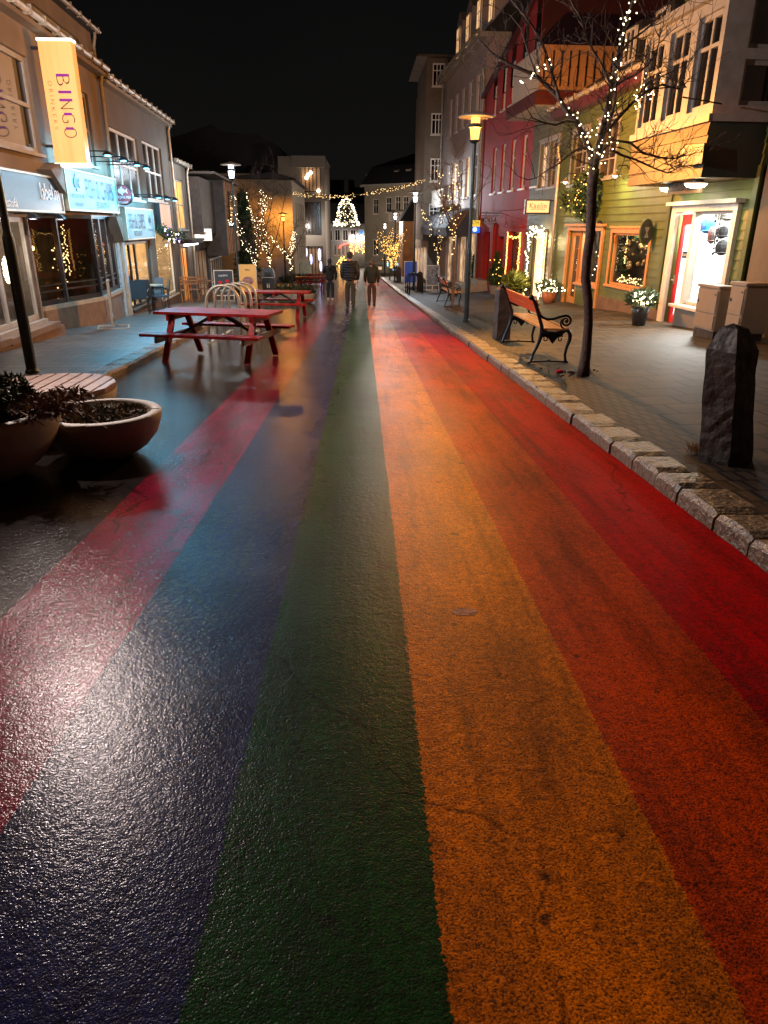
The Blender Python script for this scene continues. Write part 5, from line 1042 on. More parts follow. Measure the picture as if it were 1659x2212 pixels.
YA=RF.P(RF.hit(1038,490)[0],0,0).y-.1; a=atY(1016,476,YA); c=atY(1036,503,YA); t=thing('cash_machine_sign','yellow and blue lit ATM sign beyond the red house','sign',((a.x+c.x)/2,YA,(a.z+c.z)/2)); hz=(a.z+c.z)/2; mb=MB(); mb.box(a.x,c.x,YA,YA+.2,hz,a.z); mb.build('upper_face',emit('yellow sign',(1,.62,.06),1.1),t); mb=MB(); mb.box(a.x,c.x,YA,YA+.2,c.z,hz-.002); mb.build('lower_face',emit('blue sign',(.03,.14,.8),1.2),t); text('ATM','lettering',M['letter_dark'],t,((a.x+c.x)/2,YA-.01,hz+.15),(1,0,0),UPV,.34,.14); mb=MB(); disc(mb,Vector(((a.x+c.x)/2,YA,hz-.12)),.10,YA-.01,YA-.004,20); mb.build('emblem',emit('pale emblem',(.7,.95,1),1.5),t)
# wooden script sign under the bay and dark sign on the bay
def scr(n_,px0,py0,px1,py1,name,label,bm,lm):
    r=RF.rc(px0,py0,px1,py1,n_); t=thing(name,label,'sign',RF.P((r[0]+r[2])/2,n_,(r[1]+r[3])/2)); mb=MB(); rr=random.Random(4)
    pts=[(r[0],r[1]),(r[2]-.05,r[1]+.01),(r[2],r[1]+.08),(r[2]-.02,r[3]-.05),(r[2]-.06,r[3]),(r[0]+.02,r[3]-.01)]
    mb.prism([RF.P(u,n_,z) for u,z in pts],RF.n*.05); mb.build('board',M[bm],t)
    text('/Oeigur','lettering',M[lm],t,RF.P((r[0]+r[2])/2,n_+.055,(r[1]+r[3])/2),RF.t,UPV,(r[2]-r[0])*.8,(r[3]-r[1])*.7,bold=-.01,slant=.35); return t,r
t,r=scr(.62,1450,391,1517,416,'wooden_sign','carved brown wooden sign with looping script hanging under the bay window','wood_dark','ochre')
mb=MB()
for u in (r[0]+.15,r[2]-.15): mb.tube([RF.P(u,.645,r[3]-.01),RF.P(u,.645,zbb-.005)],.008,5)
mb.build('hanger',M['black_frame'],t)
t,r=scr(1.10,1480,317,1522,353,'dark_sign','dark script sign standing off the orange toned boards of the bay','pole_black','gutter')
mb=MB(); mb.fbox(RF,r[0]+.05,r[0]+.1,1.03,1.1,r[1]+.05,r[3]-.05); mb.build('bracket',M['black_frame'],t)
lamp('sign_or_fill_light','SPOT',RF.P(r[0]+.15,1.75,zsplit+.10),(1,.20,.01),110,.04,aim=RF.P(r[0]+.2,1.0,zsplit-.45),spot=120,blend=1,parent=t)  # unseen orange spot, added to throw a glow on the bay boards
mb=MB(); mb.tube([RF.P(r[0]-.15,1.05,zsplit+.12),RF.P(r[0]-.15,1.7,zsplit+.2)],.012,6); mb.build('lamp_or_added_arm',M['black_frame'],t)  # arm made up to carry the added spot
for px0,px1,py,nn in ((1430,1472,382,.55),(1482,1532,379,.8)):
    u0_,_=RF.hit(px1,py,nn); u1_,_=RF.hit(px0,py,nn); um=(u0_+u1_)/2; t=thing('soffit_lamp','white saucer lamp under the bay, '+('nearer' if px0>1475 else 'farther')+' of the two','lamp',RF.P(um,nn,zbb-.05),'lamps under the bay window')
    mb=MB(); mb.lathe(RF.P(um,nn,zbb),[(.05,0),(.06,-.03),(.19,-.05),(.2,-.07)],16); mb.build('lamp_base',M['white_trim'],t); mb=MB(); mb.lathe(RF.P(um,nn,zbb),[(.19,-.071),(.15,-.12),(.05,-.14)],16); mb.build('diffuser',emit('saucer lamp',(1,.86,.50),62),t)
# oval plaques
def oval(F,u,z,n,a_,b_,m,name,parent=None,ring=None,th=.03):
    mb=MB(); seg=28; po=[F.P(u+a_*math.cos(2*math.pi*k/seg),n,z+b_*math.sin(2*math.pi*k/seg)) for k in range(seg)]
    if ring:
        for r0,r1 in ring:
            for k in range(seg):
                k2=(k+1)%seg; A=[F.P(u+a_*r*math.cos(2*math.pi*q/seg),n,z+b_*r*math.sin(2*math.pi*q/seg)) for r,q in ((r0,k),(r0,k2),(r1,k2),(r1,k))]; mb.hexa([p for p in A]+[p+F.n*th for p in A])
    else: mb.prism(po,F.n*th)
    return mb.build(name,M[m],parent)
u,z=RF.hit(1295,513); t=thing('oval_emblem','black metal oval ring emblem with a figure on the green wall beside the tree trunk','sign',RF.P(u,.03,z)); oval(RF,u,z,.03,.24,.42,'letter_black','ring',t,[(.9,1.0),(.74,.80)])
mb=MB(); mb.prism([RF.P(u+a,.03,z+b_) for a,b_ in ((-.09,-.3),(-.02,-.1),(.03,-.3),(.1,-.3),(.07,.05),(.1,.2),(.03,.3),(-.05,.22),(-.09,.02))],RF.n*.02); mb.build('figure',M['letter_black'],t)
u,z=RF.hit(1293,563); t=thing('wall_lettering','dark raised lettering under the oval emblem on the green wall','lettering',RF.P(u,.03,z)); text('ART','lettering',M['letter_black'],t,RF.P(u,.035,z+.12),RF.t,UPV,.42,.14,bold=.01); text('Gallery','lettering',M['letter_black'],t,RF.P(u,.035,z-.05),RF.t,UPV,.46,.13,slant=.3)
u,z=RF.hit(1412,501); t=thing('oval_plaque','brown oval plaque with green rim projecting beside the orange framed window','sign',RF.P(u,.2,z)); PF=FrontFac(*(RF.P(u,.36,0).xy),*(RF.P(u,-.1,0).xy)); PF.n=-RF.d
oval(PF,.17,z,.0,.15,.27,'green_side','rim',t,th=.06); oval(PF,.17,z,.062,.125,.24,'wood_dark','plaque',t,th=.01); mb=MB(); mb.prism([PF.P(.17+a,.074,z+b_) for a,b_ in ((-.05,.1),(.05,.1),(.03,.02),(.01,0),(.02,-.05),(.05,-.12),(-.05,-.12),(-.02,-.05),(-.01,0),(-.03,.02))],PF.n*.006); mb.build('glass_emblem',M['gutter'],t)
# swan neck wall lamps
for px,py,lb in ((1330,378,'white wall spot lamp above the orange framed window'),(1222,392,'white wall spot lamp beside the downpipe of the olive house')):
    u,z=RF.hit(px,py,.35); t=thing('wall_lamp',lb,'lamp',RF.P(u,0,z)); mb=MB(); mb.tube([RF.P(u-.1,.02,z+.05),RF.P(u-.12,.15,z+.2),RF.P(u-.05,.32,z+.2),RF.P(u,.36,z+.08)],.014,6); mb.build('lamp_or_added_arm',M['pole'],t); mb=MB(); mb.lathe(RF.P(u,.36,z),[(.03,.09),(.05,.05),(.14,-.02)],14,cap=False); mb.build('lamp_shade',M['gutter'],t); mb=MB(); mb.ball(RF.P(u,.36,z-.0),.062,seg=10,ring=8); mb.build('bulb',emit('wall lamp bulb',(1,.88,.60),800),t)
# ================================================================== FAIRY LIGHT PIECES ON THE RIGHT
rnd=random.Random(21)
bulbmesh={}
def bulbs(t,pts,m,r=.02,maxn=100,name='bulb'):
    rest=pts[maxn:]
    key=(m.name,r)
    if key not in bulbmesh:
        mb=MB(); mb.ball((0,0,0),r,seg=6,ring=4); o=mb.build(name,m,None); bulbmesh[key]=o.data; bpy.data.objects.remove(o)
    off=t.location
    for p in pts[:maxn]:
        o=bpy.data.objects.new(name,bulbmesh[key]); COL.objects.link(o); o.parent=t; o.location=Vector(p)-off
    if rest:
        mb=MB(); [mb.ball(p,r,seg=6,ring=4) for p in rest]; tag(mb.build('bulbs',m,t),kind='stuff')
u,z=RF.hit(1293,422); c=RF.P(u,.30,z); t=thing('hanging_greenery','bushy fir bunch full of golden lights hung on the olive wall behind the tree trunk','garland',c)
mb=MB(); leafcloud(mb,c,.42,.32,.62,1500,.16,rnd,up=-.3); leafcloud(mb,c+Vector((-.25,.6,-.1)),.3,.35,.25,250,.16,rnd); mb.build('greenery',M['conifer'],t)
bulbs(t,[c+Vector((rnd.gauss(0,.17)-.12,rnd.gauss(0,.24),rnd.gauss(0,.27))) for _ in range(120)],M['bulb_gold'],.013)
# lights round the Kaolin doorway
t=thing('string_lights','band of bright star shaped fairy lights framing the lit Kaolin doorway','fairy lights',RF.P(10,.1,0))
pts=[]
for i in range(46): pts.append(RF.P(10.85+rnd.gauss(0,.10),.1+rnd.random()*.08,-.85+2.1*i/46))
for i in range(46): pts.append(RF.P(9.2+rnd.gauss(0,.10),.1+rnd.random()*.08,-.85+2.1*i/46))
for i in range(44): pts.append(RF.P(9.2+1.65*i/44,.1+rnd.random()*.08,1.25+rnd.gauss(0,.09)))
rnd.shuffle(pts); bulbs(t,pts,M['bulb_white'],.022)
mb=MB(); mb.tube([RF.P(10.85,.06,-.9),RF.P(10.85,.06,1.25),RF.P(9.2,.06,1.25),RF.P(9.2,.06,-.9)],.012,5); mb.build('wire',M['wire'],t)
lamp('glow','POINT',RF.P(9.3,.35,1.0),(1,.75,.35),70,.15,parent=t); lamp('glow','POINT',RF.P(10.2,.4,-.1),(1,.75,.35),60,.2,parent=t)
# MOKKA window lights and column of lights
t=thing('string_lights','strings of orange fairy lights down both sides of the cafe window on the red house','fairy lights',RF.P(13.2,.1,0)); pts=[]
for i in range(50): pts.append(RF.P(14.05+rnd.gauss(0,.03),.06,-.8+2.0*i/50)); pts.append(RF.P(12.2+rnd.gauss(0,.06),.08,-.8+2.0*i/50))
for i in range(16): pts.append(RF.P(12.4+1.6*i/16,.06,1.0+rnd.gauss(0,.02)))
bulbs(t,pts,M['bulb_gold'],.024)
c0=atY(1068,560,32.6); t=thing('light_column','column of warm fairy lights on the post beside the MOKKA steps','fairy lights',(c0.x,32.6,c0.z)); zt=atY(1068,488,32.6).z
mb=MB(); mb.tube([(c0.x,32.7,c0.z-1.2),(c0.x,32.7,zt)],.05,8); mb.build('post',M['wood_dark'],t); bulbs(t,[(c0.x+rnd.gauss(0,.08),32.6+rnd.gauss(0,.05),c0.z-.2+(zt-c0.z+.2)*rnd.random()) for _ in range(110)],M['bulb_gold'],.026)
# ================================================================== POTS AND PLANTS
def conifer_pot(base,h,r,label,potm,lights=0,seed=1):
    x,y,z=base; rn=random.Random(seed); t=thing('potted_conifer',label,'potted tree',base); mb=MB(); mb.lathe(base,[(r*.55,0),(r*.75,.32),(r*.8,.34),(r*.65,.33),(r*.6,.28)],16); mb.build('pot',M[potm],t)
    mb=MB(); mb.tube([(x,y,z+.28),(x,y,z+h*.9)],[.03,.01],6); mb.build('trunk',M['bark'],t)
    mb=MB()
    n=14
    for i in range(n): f=i/n; zz=z+.35+(h-.35)*f; rr=r*math.sin(min(1,(f*1.1+.18))*math.pi)**.7*(1-f*.35) if f<.9 else r*.2; leafcloud(mb,(x,y,zz),max(rr,.05),max(rr,.05),h/n*.9,170,.11,rn,up=.9,hollow=.35)
    mb.build('foliage',M['conifer'],t)
    if lights: bulbs(t,[(x+rn.gauss(0,r*.5),y-r*.6,z+.4+rn.random()*(h-.6)) for _ in range(lights)],M['bulb_gold'],.02)
    return t
b_=Vector((5.32,29.6,rz(5.32,29.6))); conifer_pot(b_,1.55,.36,'round potted conifer with a few lights beside the MOKKA steps','galv',14,3)
conifer_pot(Vector((5.35,35.8,rz(5.3,35.8))),1.5,.3,'dark slim potted conifer beyond the MOKKA steps','pot_dark',0,5)
def bush_pot(px,py,h0,w,pot_h,potm,label,leafm,flowers=0,seed=2,name='potted_plant',rx=1.5,nleaf=700,leaf=.16,fh=.3,gm='bulb_white'):
    b_=G(px,py,h0); q=b_.x/b_.y; yy=min(b_.y,7.02/(q+.0605)); b_=Vector((q*yy,yy,rz(q*yy,yy))); x,y,z=b_; rn=random.Random(seed); t=thing(name,label,'potted plant',b_); mb=MB(); mb.lathe(b_,[(w*.72,0),(w*.95,pot_h*.6),(w,pot_h),(w*.9,pot_h+.005),(w*.85,pot_h-.05)],20); mb.build('pot',M[potm],t,smooth=True)
    mb=MB(); mb.lathe((x,y,z+pot_h-.045),[(w*.84,0),(w*.3,.01)],14); mb.build('soil',M['soil'],t)
    mb=MB(); leafcloud(mb,(x,y,z+pot_h+fh*.45),w*rx,w*rx,fh*.65,nleaf,leaf,rn,up=.8); mb.build('foliage',M[leafm],t)
    if flowers: bulbs(t,[(x+rn.gauss(0,w*.55*rx*.7),y+rn.gauss(0,w*.5)-w*.3,z+pot_h+fh*.45+rn.gauss(0,fh*.25)) for _ in range(flowers)],M[gm],.024)
    return t
bush_pot(1379,704,.24,.18,.40,'pot_dark','dark glazed pot of white star lights beside the shop door','conifer',75,7,nleaf=500,leaf=.12,rx=1.6)
bush_pot(1184,662,.24,.22,.34,'pot_terra','terracotta pot of white star lights below the downpipe','conifer',90,8,nleaf=500,leaf=.12,rx=1.9)
bush_pot(1112,640,.24,.30,.30,'pot_dark','pot of yellow green fronds in front of the cafe window','fern',3,9,nleaf=900,leaf=.24,rx=1.35,fh=.42,gm='bulb_gold')
# utility cabinets
def cabinet(u0,u1,n0,n1,zt,label,zb_=None):
    b0=RF.P((u0+u1)/2,(n0+n1)/2,0); z=rz(b0.x,b0.y); t=thing('utility_cabinet',label,'utility cabinet',(b0.x,b0.y,z),'utility cabinets by the shopfront'); mb=MB(); mb.fbox(RF,u0,u1,n0,n1,z+.13,zt); mb.build('body',M['cab'],t,bevel=.012)
    mb=MB(); mb.fbox(RF,u0-.02,u1+.02,n0-.02,n1+.025,zt+.002,zt+.05); mb.build('lid',M['cab'],t,bevel=.008); mb=MB(); mb.fbox(RF,u0+.02,u1-.02,n0+.02,n1-.02,z-.05,z+.128); mb.build('base',M['stone_dark'],t)
    mb=MB(); mb.fbox(RF,u0+.03,u1-.03,n1+.002,n1+.016,z+.42,zt-.03); mb.build('door',M['cab'],t,bevel=.005); mb=MB(); mb.fbox(RF,u0+.03,u1-.03,n1+.002,n1+.016,z+.16,z+.395); mb.build('lower_panel',M['cab'],t,bevel=.005)
    mb=MB(); mb.fbox(RF,u1-.09,u1-.07,n1+.017,n1+.03,zt-.25,zt-.2); mb.fbox(RF,u0+.07,u0+.09,n1+.017,n1+.03,zt-.1,zt-.08);mb.build('lock',M['black_frame'],t)
cabinet(-3.12,-2.42,.55,.80,RF.hit(1560,624,.7)[1],'shorter beige utility cabinet left of its pair beside the bright shopfront')
cabinet(-3.75,-3.3,.28,.72,RF.hit(1620,616,.5)[1],'taller beige utility cabinet right of its pair against the tan wall')
# ================================================================== ROUND PLANTERS
def bowl(c,r,h,label,fill='heather',seed=1,m='concrete',small=False,rimt=.07):
    x,y=c; z=gz(y); t=thing('bowl_planter',label,'planter',(x,y,z),'round bowl planters'); mb=MB()
    prof=[(r*.42,0),(r*.5,.01),(r*.72,h*.22),(r*.9,h*.5),(r*.98,h*.8),(r,h*.97),(r-.01,h),(r-rimt,h+.002),(r-rimt-.01,h-.02),(r-rimt-.02,h-.09)]
    mb.lathe((x,y,z),prof,48); mb.build('bowl',M[m],t,smooth=False if small else True)
    mb=MB(); mb.lathe((x,y,z+h-.085),[(r-rimt-.015,0),(r*.5,.03),(.02,.045)],24); mb.build('soil',M['soil'],t)
    return t,Vector((x,y,z+h-.05))
rn=random.Random(33)
t,c=bowl((-2.02,5.42),.45,.34,'small bowl planter of dead brown plants, right of the wood topped one')
mb=MB(); leafcloud(mb,c,.34,.34,.05,900,.055,rn,up=.5); 
for i in range(60):
    a=rn.uniform(0,6.28); r0=rn.uniform(0,.33); p=c+Vector((r0*math.cos(a),r0*math.sin(a),.0)); mb.tube([p,p+Vector((rn.gauss(0,.05),rn.gauss(0,.05),.04)),p+Vector((rn.gauss(0,.1),rn.gauss(0,.1),.05+.03*rn.random()))],.003,4,cap=False)
mb.build('dead_plants',M['dry_stem'],t)
mb=MB(); leafcloud(mb,c+Vector((.05,0,.02)),.3,.3,.05,400,.05,rn,up=.8); mb.build('low_plants',M['heather'],t)
t,c=bowl((-2.72,4.80),.62,.47,'large bowl planter with dark upright heather at the left edge')
mb=MB()
for i in range(110):
    a=rn.uniform(0,6.28); r0=.5*math.sqrt(rn.random()); p=c+Vector((r0*math.cos(a)-.05,r0*math.sin(a)+.02,0)); hh=rn.uniform(.12,.25)
    for k in range(7): leafcloud(mb,p+Vector((0,0,hh*(k+.5)/7)),.04*(1-k/12),.04*(1-k/12),.025,26,.035,rn,up=1.2)
mb.build('heather',M['heather'],t)
mb=MB()
for i in range(70):
    a=rn.uniform(-.9,1.2); p=c+Vector((.25+.2*rn.random(),rn.uniform(-.2,.2),.03)); q=p+Vector((.22+.12*rn.random(),rn.gauss(0,.12),.05+.06*rn.random())); mb.tube([p,(p+q)/2+Vector((0,0,.06)),q,q+Vector((.05+.05*rn.random(),rn.gauss(0,.05),-.05))],.0035,4,cap=False); leafcloud(mb,q,.05,.05,.04,9,.05,rn)
mb.build('trailing_stems',M['dry_stem'],t)
mb=MB(); leafcloud(mb,c,.5,.5,.07,1500,.05,rn,up=.6); mb.build('low_plants',M['dry_stem'],t)
# wood topped round seat
sx,sy=-2.72,6.22; z=gz(sy); t=thing('planter_seat','round concrete seat with worn slatted wooden top behind the bowls','bench',(sx,sy,z)); mb=MB(); mb.lathe((sx,sy,z),[(.33,0),(.42,.08),(.52,.25),(.545,.37),(.53,.375)],40); mb.build('bowl',M['concrete'],t,smooth=True)
M['deck']=mat('weathered deck slat',(.42,.24,.16),.4,col2=(.18,.11,.08),vscale=11,bump=.003,bscale=30)
k=-.5
while k<.5:
    w_=.118; ka,kb=k+.006,k+w_-.008; kb=min(kb,.52)
    def ch(q): return math.sqrt(max(.54**2-q*q,.001))
    poly=[(sx+ka,sy-ch(ka)),(sx+kb,sy-ch(kb)),(sx+kb,sy+ch(kb)),(sx+ka,sy+ch(ka))]; mb=MB(); mb.prism([(a,b_,z+.378) for a,b_ in poly],(0,0,.04)); mb.build('slat',M['deck'],t,bevel=.004); k+=w_
# far planters on the left with rocks and shrubs
for px,py,r,h,lb in ((618,655,.62,.42,'pale bowl planter of low shrubs behind the second picnic table, left of its pair'),(655,656,.55,.40,'bowl planter behind the second picnic table, right of its pair')):
    b_=G(px,py,0); t,c=bowl((b_.x,b_.y+.4),r,h,lb,m='concrete',small=True); mb=MB(); leafcloud(mb,c+Vector((0,0,.1)),r*.9,r*.9,.22,700,.13,rn,up=.7); mb.build('low_plants',M['heather'],t)
b_=G(672,612,.1); t=thing('planting_bed','dark planting bed with low shrubs left of the far picnic tables','planting bed',(b_.x-1.0,b_.y,b_.z)); mb=MB(); leafcloud(mb,(b_.x-.8,b_.y+1,b_.z+.2),1.6,1.6,.35,1500,.16,rn,up=.7); mb.build('low_plants',M['heather'],t)
# ================================================================== PICNIC TABLES
def xf(mb,c,yaw):
    m_=Matrix.Translation(Vector(c))@Matrix.Rotation(yaw,4,'Z'); mb.v=[m_@v for v in mb.v]; return mb
def picnic(c,yaw,label,L=1.86,tilt=0):
    x,y=c; z=gz(y); t=thing('picnic_table',label,'picnic table',(x,y,z),'red picnic tables along the street'); C=(x,y,z)
    for i in range(4):
        mb=MB(); y0=-.36+.183*i; mb.box(-L/2,L/2,y0,y0+.17,.70,.742); xf(mb,C,yaw).build('top_plank',M['table_red'],t,bevel=.005)
    for s in (-1,1):
        mb=MB(); mb.box(-L/2-.02,L/2+.02,s*.68-.12,s*.68+.12,.425,.465); xf(mb,C,yaw).build('bench_plank',M['table_red'],t,bevel=.005)
    for e in (-1,1):
        X=e*(L/2-.26)
        for s in (-1,1): mb=MB(); mb.bar((X,s*.22,.70),(X,s*.62,.0),.045,.095,up=(1,0,0)); xf(mb,C,yaw).build('leg',M['table_red'],t,bevel=.004)
        mb=MB(); mb.box(X+.026*e-.02,X+.026*e+.02,-.78,.78,.33,.425); xf(mb,C,yaw).build('cross_beam',M['table_dark'],t,bevel=.004)
        mb=MB(); mb.box(X-.047,X-.003,-.36,.36,.61,.698) if e<0 else mb.box(X+.003,X+.047,-.36,.36,.61,.698); xf(mb,C,yaw).build('top_batten',M['table_red'],t)
        mb=MB(); mb.bar((X,0,.37),(e*.06,0,.69),.04,.085,up=(0,1,0)); xf(mb,C,yaw).build('brace',M['table_dark'],t)
    mb=MB(); mb.box(-.03,.03,-.36,.36,.62,.698); xf(mb,C,yaw).build('top_batten',M['table_red'],t); return t
picnic((-2.24,11.5),R_(-14),'nearest worn red picnic table in front of the hoop bicycle stands')
picnic((-2.42,21.0),R_(-6),'second red picnic table just beyond the hoop bicycle stands')
b_=G(672,598,.73); picnic((b_.x,b_.y),R_(-4),'nearer of the two far picnic tables beside the woman on the left')
b_=G(683,592,.73); picnic((b_.x+.2,b_.y),R_(-4),'farthest picnic table, just behind the third one')
# ================================================================== BICYCLE RACKS
def rack(rows,label,m,h,r=.028):
    y0=rows[0][0]; t=thing('bicycle_rack',label,'bicycle rack',((rows[0][1]+rows[0][2])/2,y0,rows[0][3]))
    for (Y,xa,xb,z) in rows:
        R2=(xb-xa)/2; pts=[(xa,Y,z)]+[((xa+xb)/2-R2*math.cos(a),Y,z+h-R2+R2*math.sin(a)) for a in [math.pi*k/14 for k in range(15)]]+[(xb,Y,z)]; mb=MB(); mb.tube(pts,r,10); mb.build('hoop',M[m],t,smooth=True)
    for k in (1,2): mb=MB(); mb.bar((rows[0][k],rows[0][0]-.1,rows[0][3]+.02),(rows[-1][k],rows[-1][0]+.1,rows[-1][3]+.02),.06,.03); mb.build('floor_rail',M[m],t)
    return t
rows=[]
for Y,a,b_ in ((13.9,449,519),(14.75,467,532.5),(15.65,483,545),(16.6,497.5,556)):
    rows.append((Y,atY(a,690,Y).x,atY(b_,690,Y).x,gz(Y)))
rack(rows,'four galvanised hoop bicycle stands behind the nearest picnic table','galv',1.06)
rows=[]
for Y,a,b_ in ((36.0,885,905),(36.9,881,903),(37.8,877,901)): rows.append((Y,atY(a,600,Y).x,atY(a,600,Y).x+.62,gz(Y)+.12))
rack(rows,'black hoop bicycle stands at the kerb beside the white street lamp','pole_black',.95,.03)
# ================================================================== CAST IRON BENCHES
def spiral(c,r0,r1,a0,a1,n): return [(c[0]+(r0+(r1-r0)*i/n)*math.cos(a0+(a1-a0)*i/n),c[1]+(r0+(r1-r0)*i/n)*math.sin(a0+(a1-a0)*i/n)) for i in range(n+1)]
def bench(origin,yaw,label,L=1.85):
    t=thing('street_bench',label,'bench',origin,'cast iron benches on the right pavement'); O=Vector(origin); mt=Matrix.Translation(O)@Matrix.Rotation(yaw,4,'Z')
    def put(mb,name,m,**k): mb.v=[mt@v for v in mb.v]; return mb.build(name,M[m],t,**k)
    for yy in (0,L):
        p3=lambda pts:[Vector((a,yy,b_)) for a,b_ in pts]
        mb=MB()
        mb.tube(p3([(-.02,0),(.01,.03),(.03,.12),(.075,.22),(.11,.32),(.13,.42),(.125,.50),(.09,.60),(.05,.70),(.015,.79),(-.02,.86),(-.05,.895)]),[.022,.02,.02,.023,.027,.03,.027,.025,.024,.024,.022,.02],8)
        mb.ball((-.055,yy,.89),.038,seg=10,ring=7)
        mb.tube(p3([(.53,0.01),(.50,.04),(.485,.12),(.50,.22),(.53,.31),(.535,.39),(.50,.445),(.43,.455)]),[.024,.02,.02,.023,.027,.03,.028,.024],8)
        mb.tube(p3([(-.02,.02),(.1,.025),(.24,.03),(.26,.045),(.28,.03),(.4,.025),(.53,.02)]),[.016,.012,.013,.02,.013,.012,.016],6)
        mb.tube(p3([(.12,.44),(.22,.415),(.33,.41),(.45,.44)]),[.03,.028,.028,.03],8)
        put(mb,'end_frame','cast_iron',smooth=True)
        mb=MB(); mb.prism([Vector((a,yy-.015,b_)) for a,b_ in ((.13,.43),(.44,.43),(.42,.37),(.36,.36),(.33,.32),(.29,.27),(.25,.32),(.22,.36),(.15,.37))],(0,.03,0))
        mb.tube(p3([(.15,.37)]+spiral((.185,.335),.042,.012,2.4,-4.2,12)),.009,6); mb.tube(p3([(.43,.37)]+spiral((.40,.335),.042,.012,.8,7.3,12)),.009,6); put(mb,'apron','cast_iron')
        mb=MB(); mb.tube(p3([(.07,.68),(.12,.63),(.19,.60),(.28,.605),(.37,.635),(.44,.65)]+spiral((.455,.575),.075,.018,1.5,-7.6,26)),[.018]*6+[.018-.007*i/26 for i in range(27)],8)
        mb.tube(p3([(.395,.60),(.38,.54),(.41,.49),(.45,.46)]),.014,7); mb.ball((.455,yy,.575),.02,seg=8,ring=6); put(mb,'armrest','cast_iron',smooth=True)
    for i,(xa,za,tl) in enumerate(((.14,.455,.02),(.215,.45,.0),(.29,.448,.0),(.365,.45,0),(.44,.455,-.02))):
        mb=MB(); mb.box(xa,xa+.066,-.02,L+.02,za,za+.028); put(mb,'seat_slat','wood_slat',bevel=.004)
    for za,xa in ((.66,.055),(.76,.015)):
        mb=MB(); mb.hexa([(xa+.02,-.02,za),(xa+.045,-.02,za+.005),(xa+.045,L+.02,za+.005),(xa+.02,L+.02,za),(xa-.02,-.02,za+.093),(xa+.006,-.02,za+.098),(xa+.006,L+.02,za+.098),(xa-.02,L+.02,za+.093)]); put(mb,'back_board','wood_back',bevel=.004)
    return t
bench((2.34,9.95,rz(2.4,9.95)),R_(1.5),'red and orange bench with black scrolled iron ends in front of the near tree')
b_=G(961,666,.15); bench((2.72,24.4,rz(2.8,24.4)),R_(2),'second iron bench standing behind the slim tree with lights')
# ================================================================== BOLLARDS
def bollard(px,py,w,d,h,label,m='stone_dark',seed=1,yaw=.3,pt=.1):
    b_=G(px,py,.13); rn=random.Random(seed); mb=MB(); nz_,ns=14,16
    pts=[]; 
    for i in range(nz_+1):
        f=i/nz_; zz=h*f-.04; s=1-.10*f
        for k in range(ns):
            a=2*math.pi*k/ns; q=max(abs(math.cos(a)),abs(math.sin(a))); x=w/2*s*math.cos(a)/q; y=d/2*s*math.sin(a)/q
            v=Vector((x,y,zz)); nn=noise.noise_vector(v*5+Vector((seed*7,0,0)))*.012+noise.noise_vector(v*18+Vector((seed*3,0,0)))*.007
            if i==nz_: v.z+=0
            pts.append(v+nn)
    mb.v=pts
    for i in range(nz_):
        for k in range(ns): a=i*ns+k; c=i*ns+(k+1)%ns; mb.f.append((a,c,c+ns,a+ns))
    top=len(mb.v); 
    for k in range(ns): v=pts[nz_*ns+k]; mb.v.append(Vector((v.x*.45,v.y*.55,h+pt*.75))+noise.noise_vector(v*9)*.012)
    for k in range(ns): a=nz_*ns+k; c=nz_*ns+(k+1)%ns; mb.f.append((a,c,top+(k+1)%ns,top+k))
    mb.v.append(Vector((-.01,0,h+pt)));
    for k in range(ns): mb.f.append((top+k,top+(k+1)%ns,len(mb.v)-1))
    mt=Matrix.Translation(b_)@Matrix.Rotation(yaw,4,'Z'); mb.v=[mt@v for v in mb.v]; mb.v=[Vector((v.x-(.12*(v.z-b_.z) if seed==1 else 0),v.y,v.z)) for v in mb.v]; o=mb.build('bollard',M[m],None,smooth=False); o['label']=label; o['category']='bollard'; o['group']='stone bollards along the kerb'; return o
bollard(1566,992,.27,.24,.80,'big rough dark stone bollard at the right edge in front of the cabinets',seed=1,yaw=.55,pt=.13)
M['post_wood']=mat('brown basalt post',(.085,.05,.035),.7,col2=(.03,.02,.016),vscale=8,bump=.015,bscale=16)
bollard(1082,731,.27,.24,.92,'brown stone bollard just behind the near bench','post_wood',2,.2,.05)
bollard(907,629,.30,.27,.95,'dark brown bollard right of the black bicycle stands','post_wood',3,.1,.05); bollard(861,610,.34,.3,1.0,'far brown bollard left of the black bicycle stands','post_wood',4,.1,.1); bollard(885,604,.34,.3,1.05,'farthest pointed bollard by the cyan lit corner shop','post_wood',5,.1,.2)
# grass tuft and litter at the foot of the bollard and the tree
b_=G(1505,975,.13); mb=MB()
for i in range(240): a=rn.uniform(0,6.28); p=b_+Vector((rn.gauss(0,.035),rn.gauss(0,.03),0)); q=p+Vector((rn.gauss(0,.035),rn.gauss(0,.03),.03+.05*rn.random())); mb.tube([p,q],[.0014,.0004],3,cap=False)
tag(mb.build('grass_tuft',mat('dry grass',(.30,.17,.07),.8),None),'small dry grass tuft beside the big bollard','grass tuft')
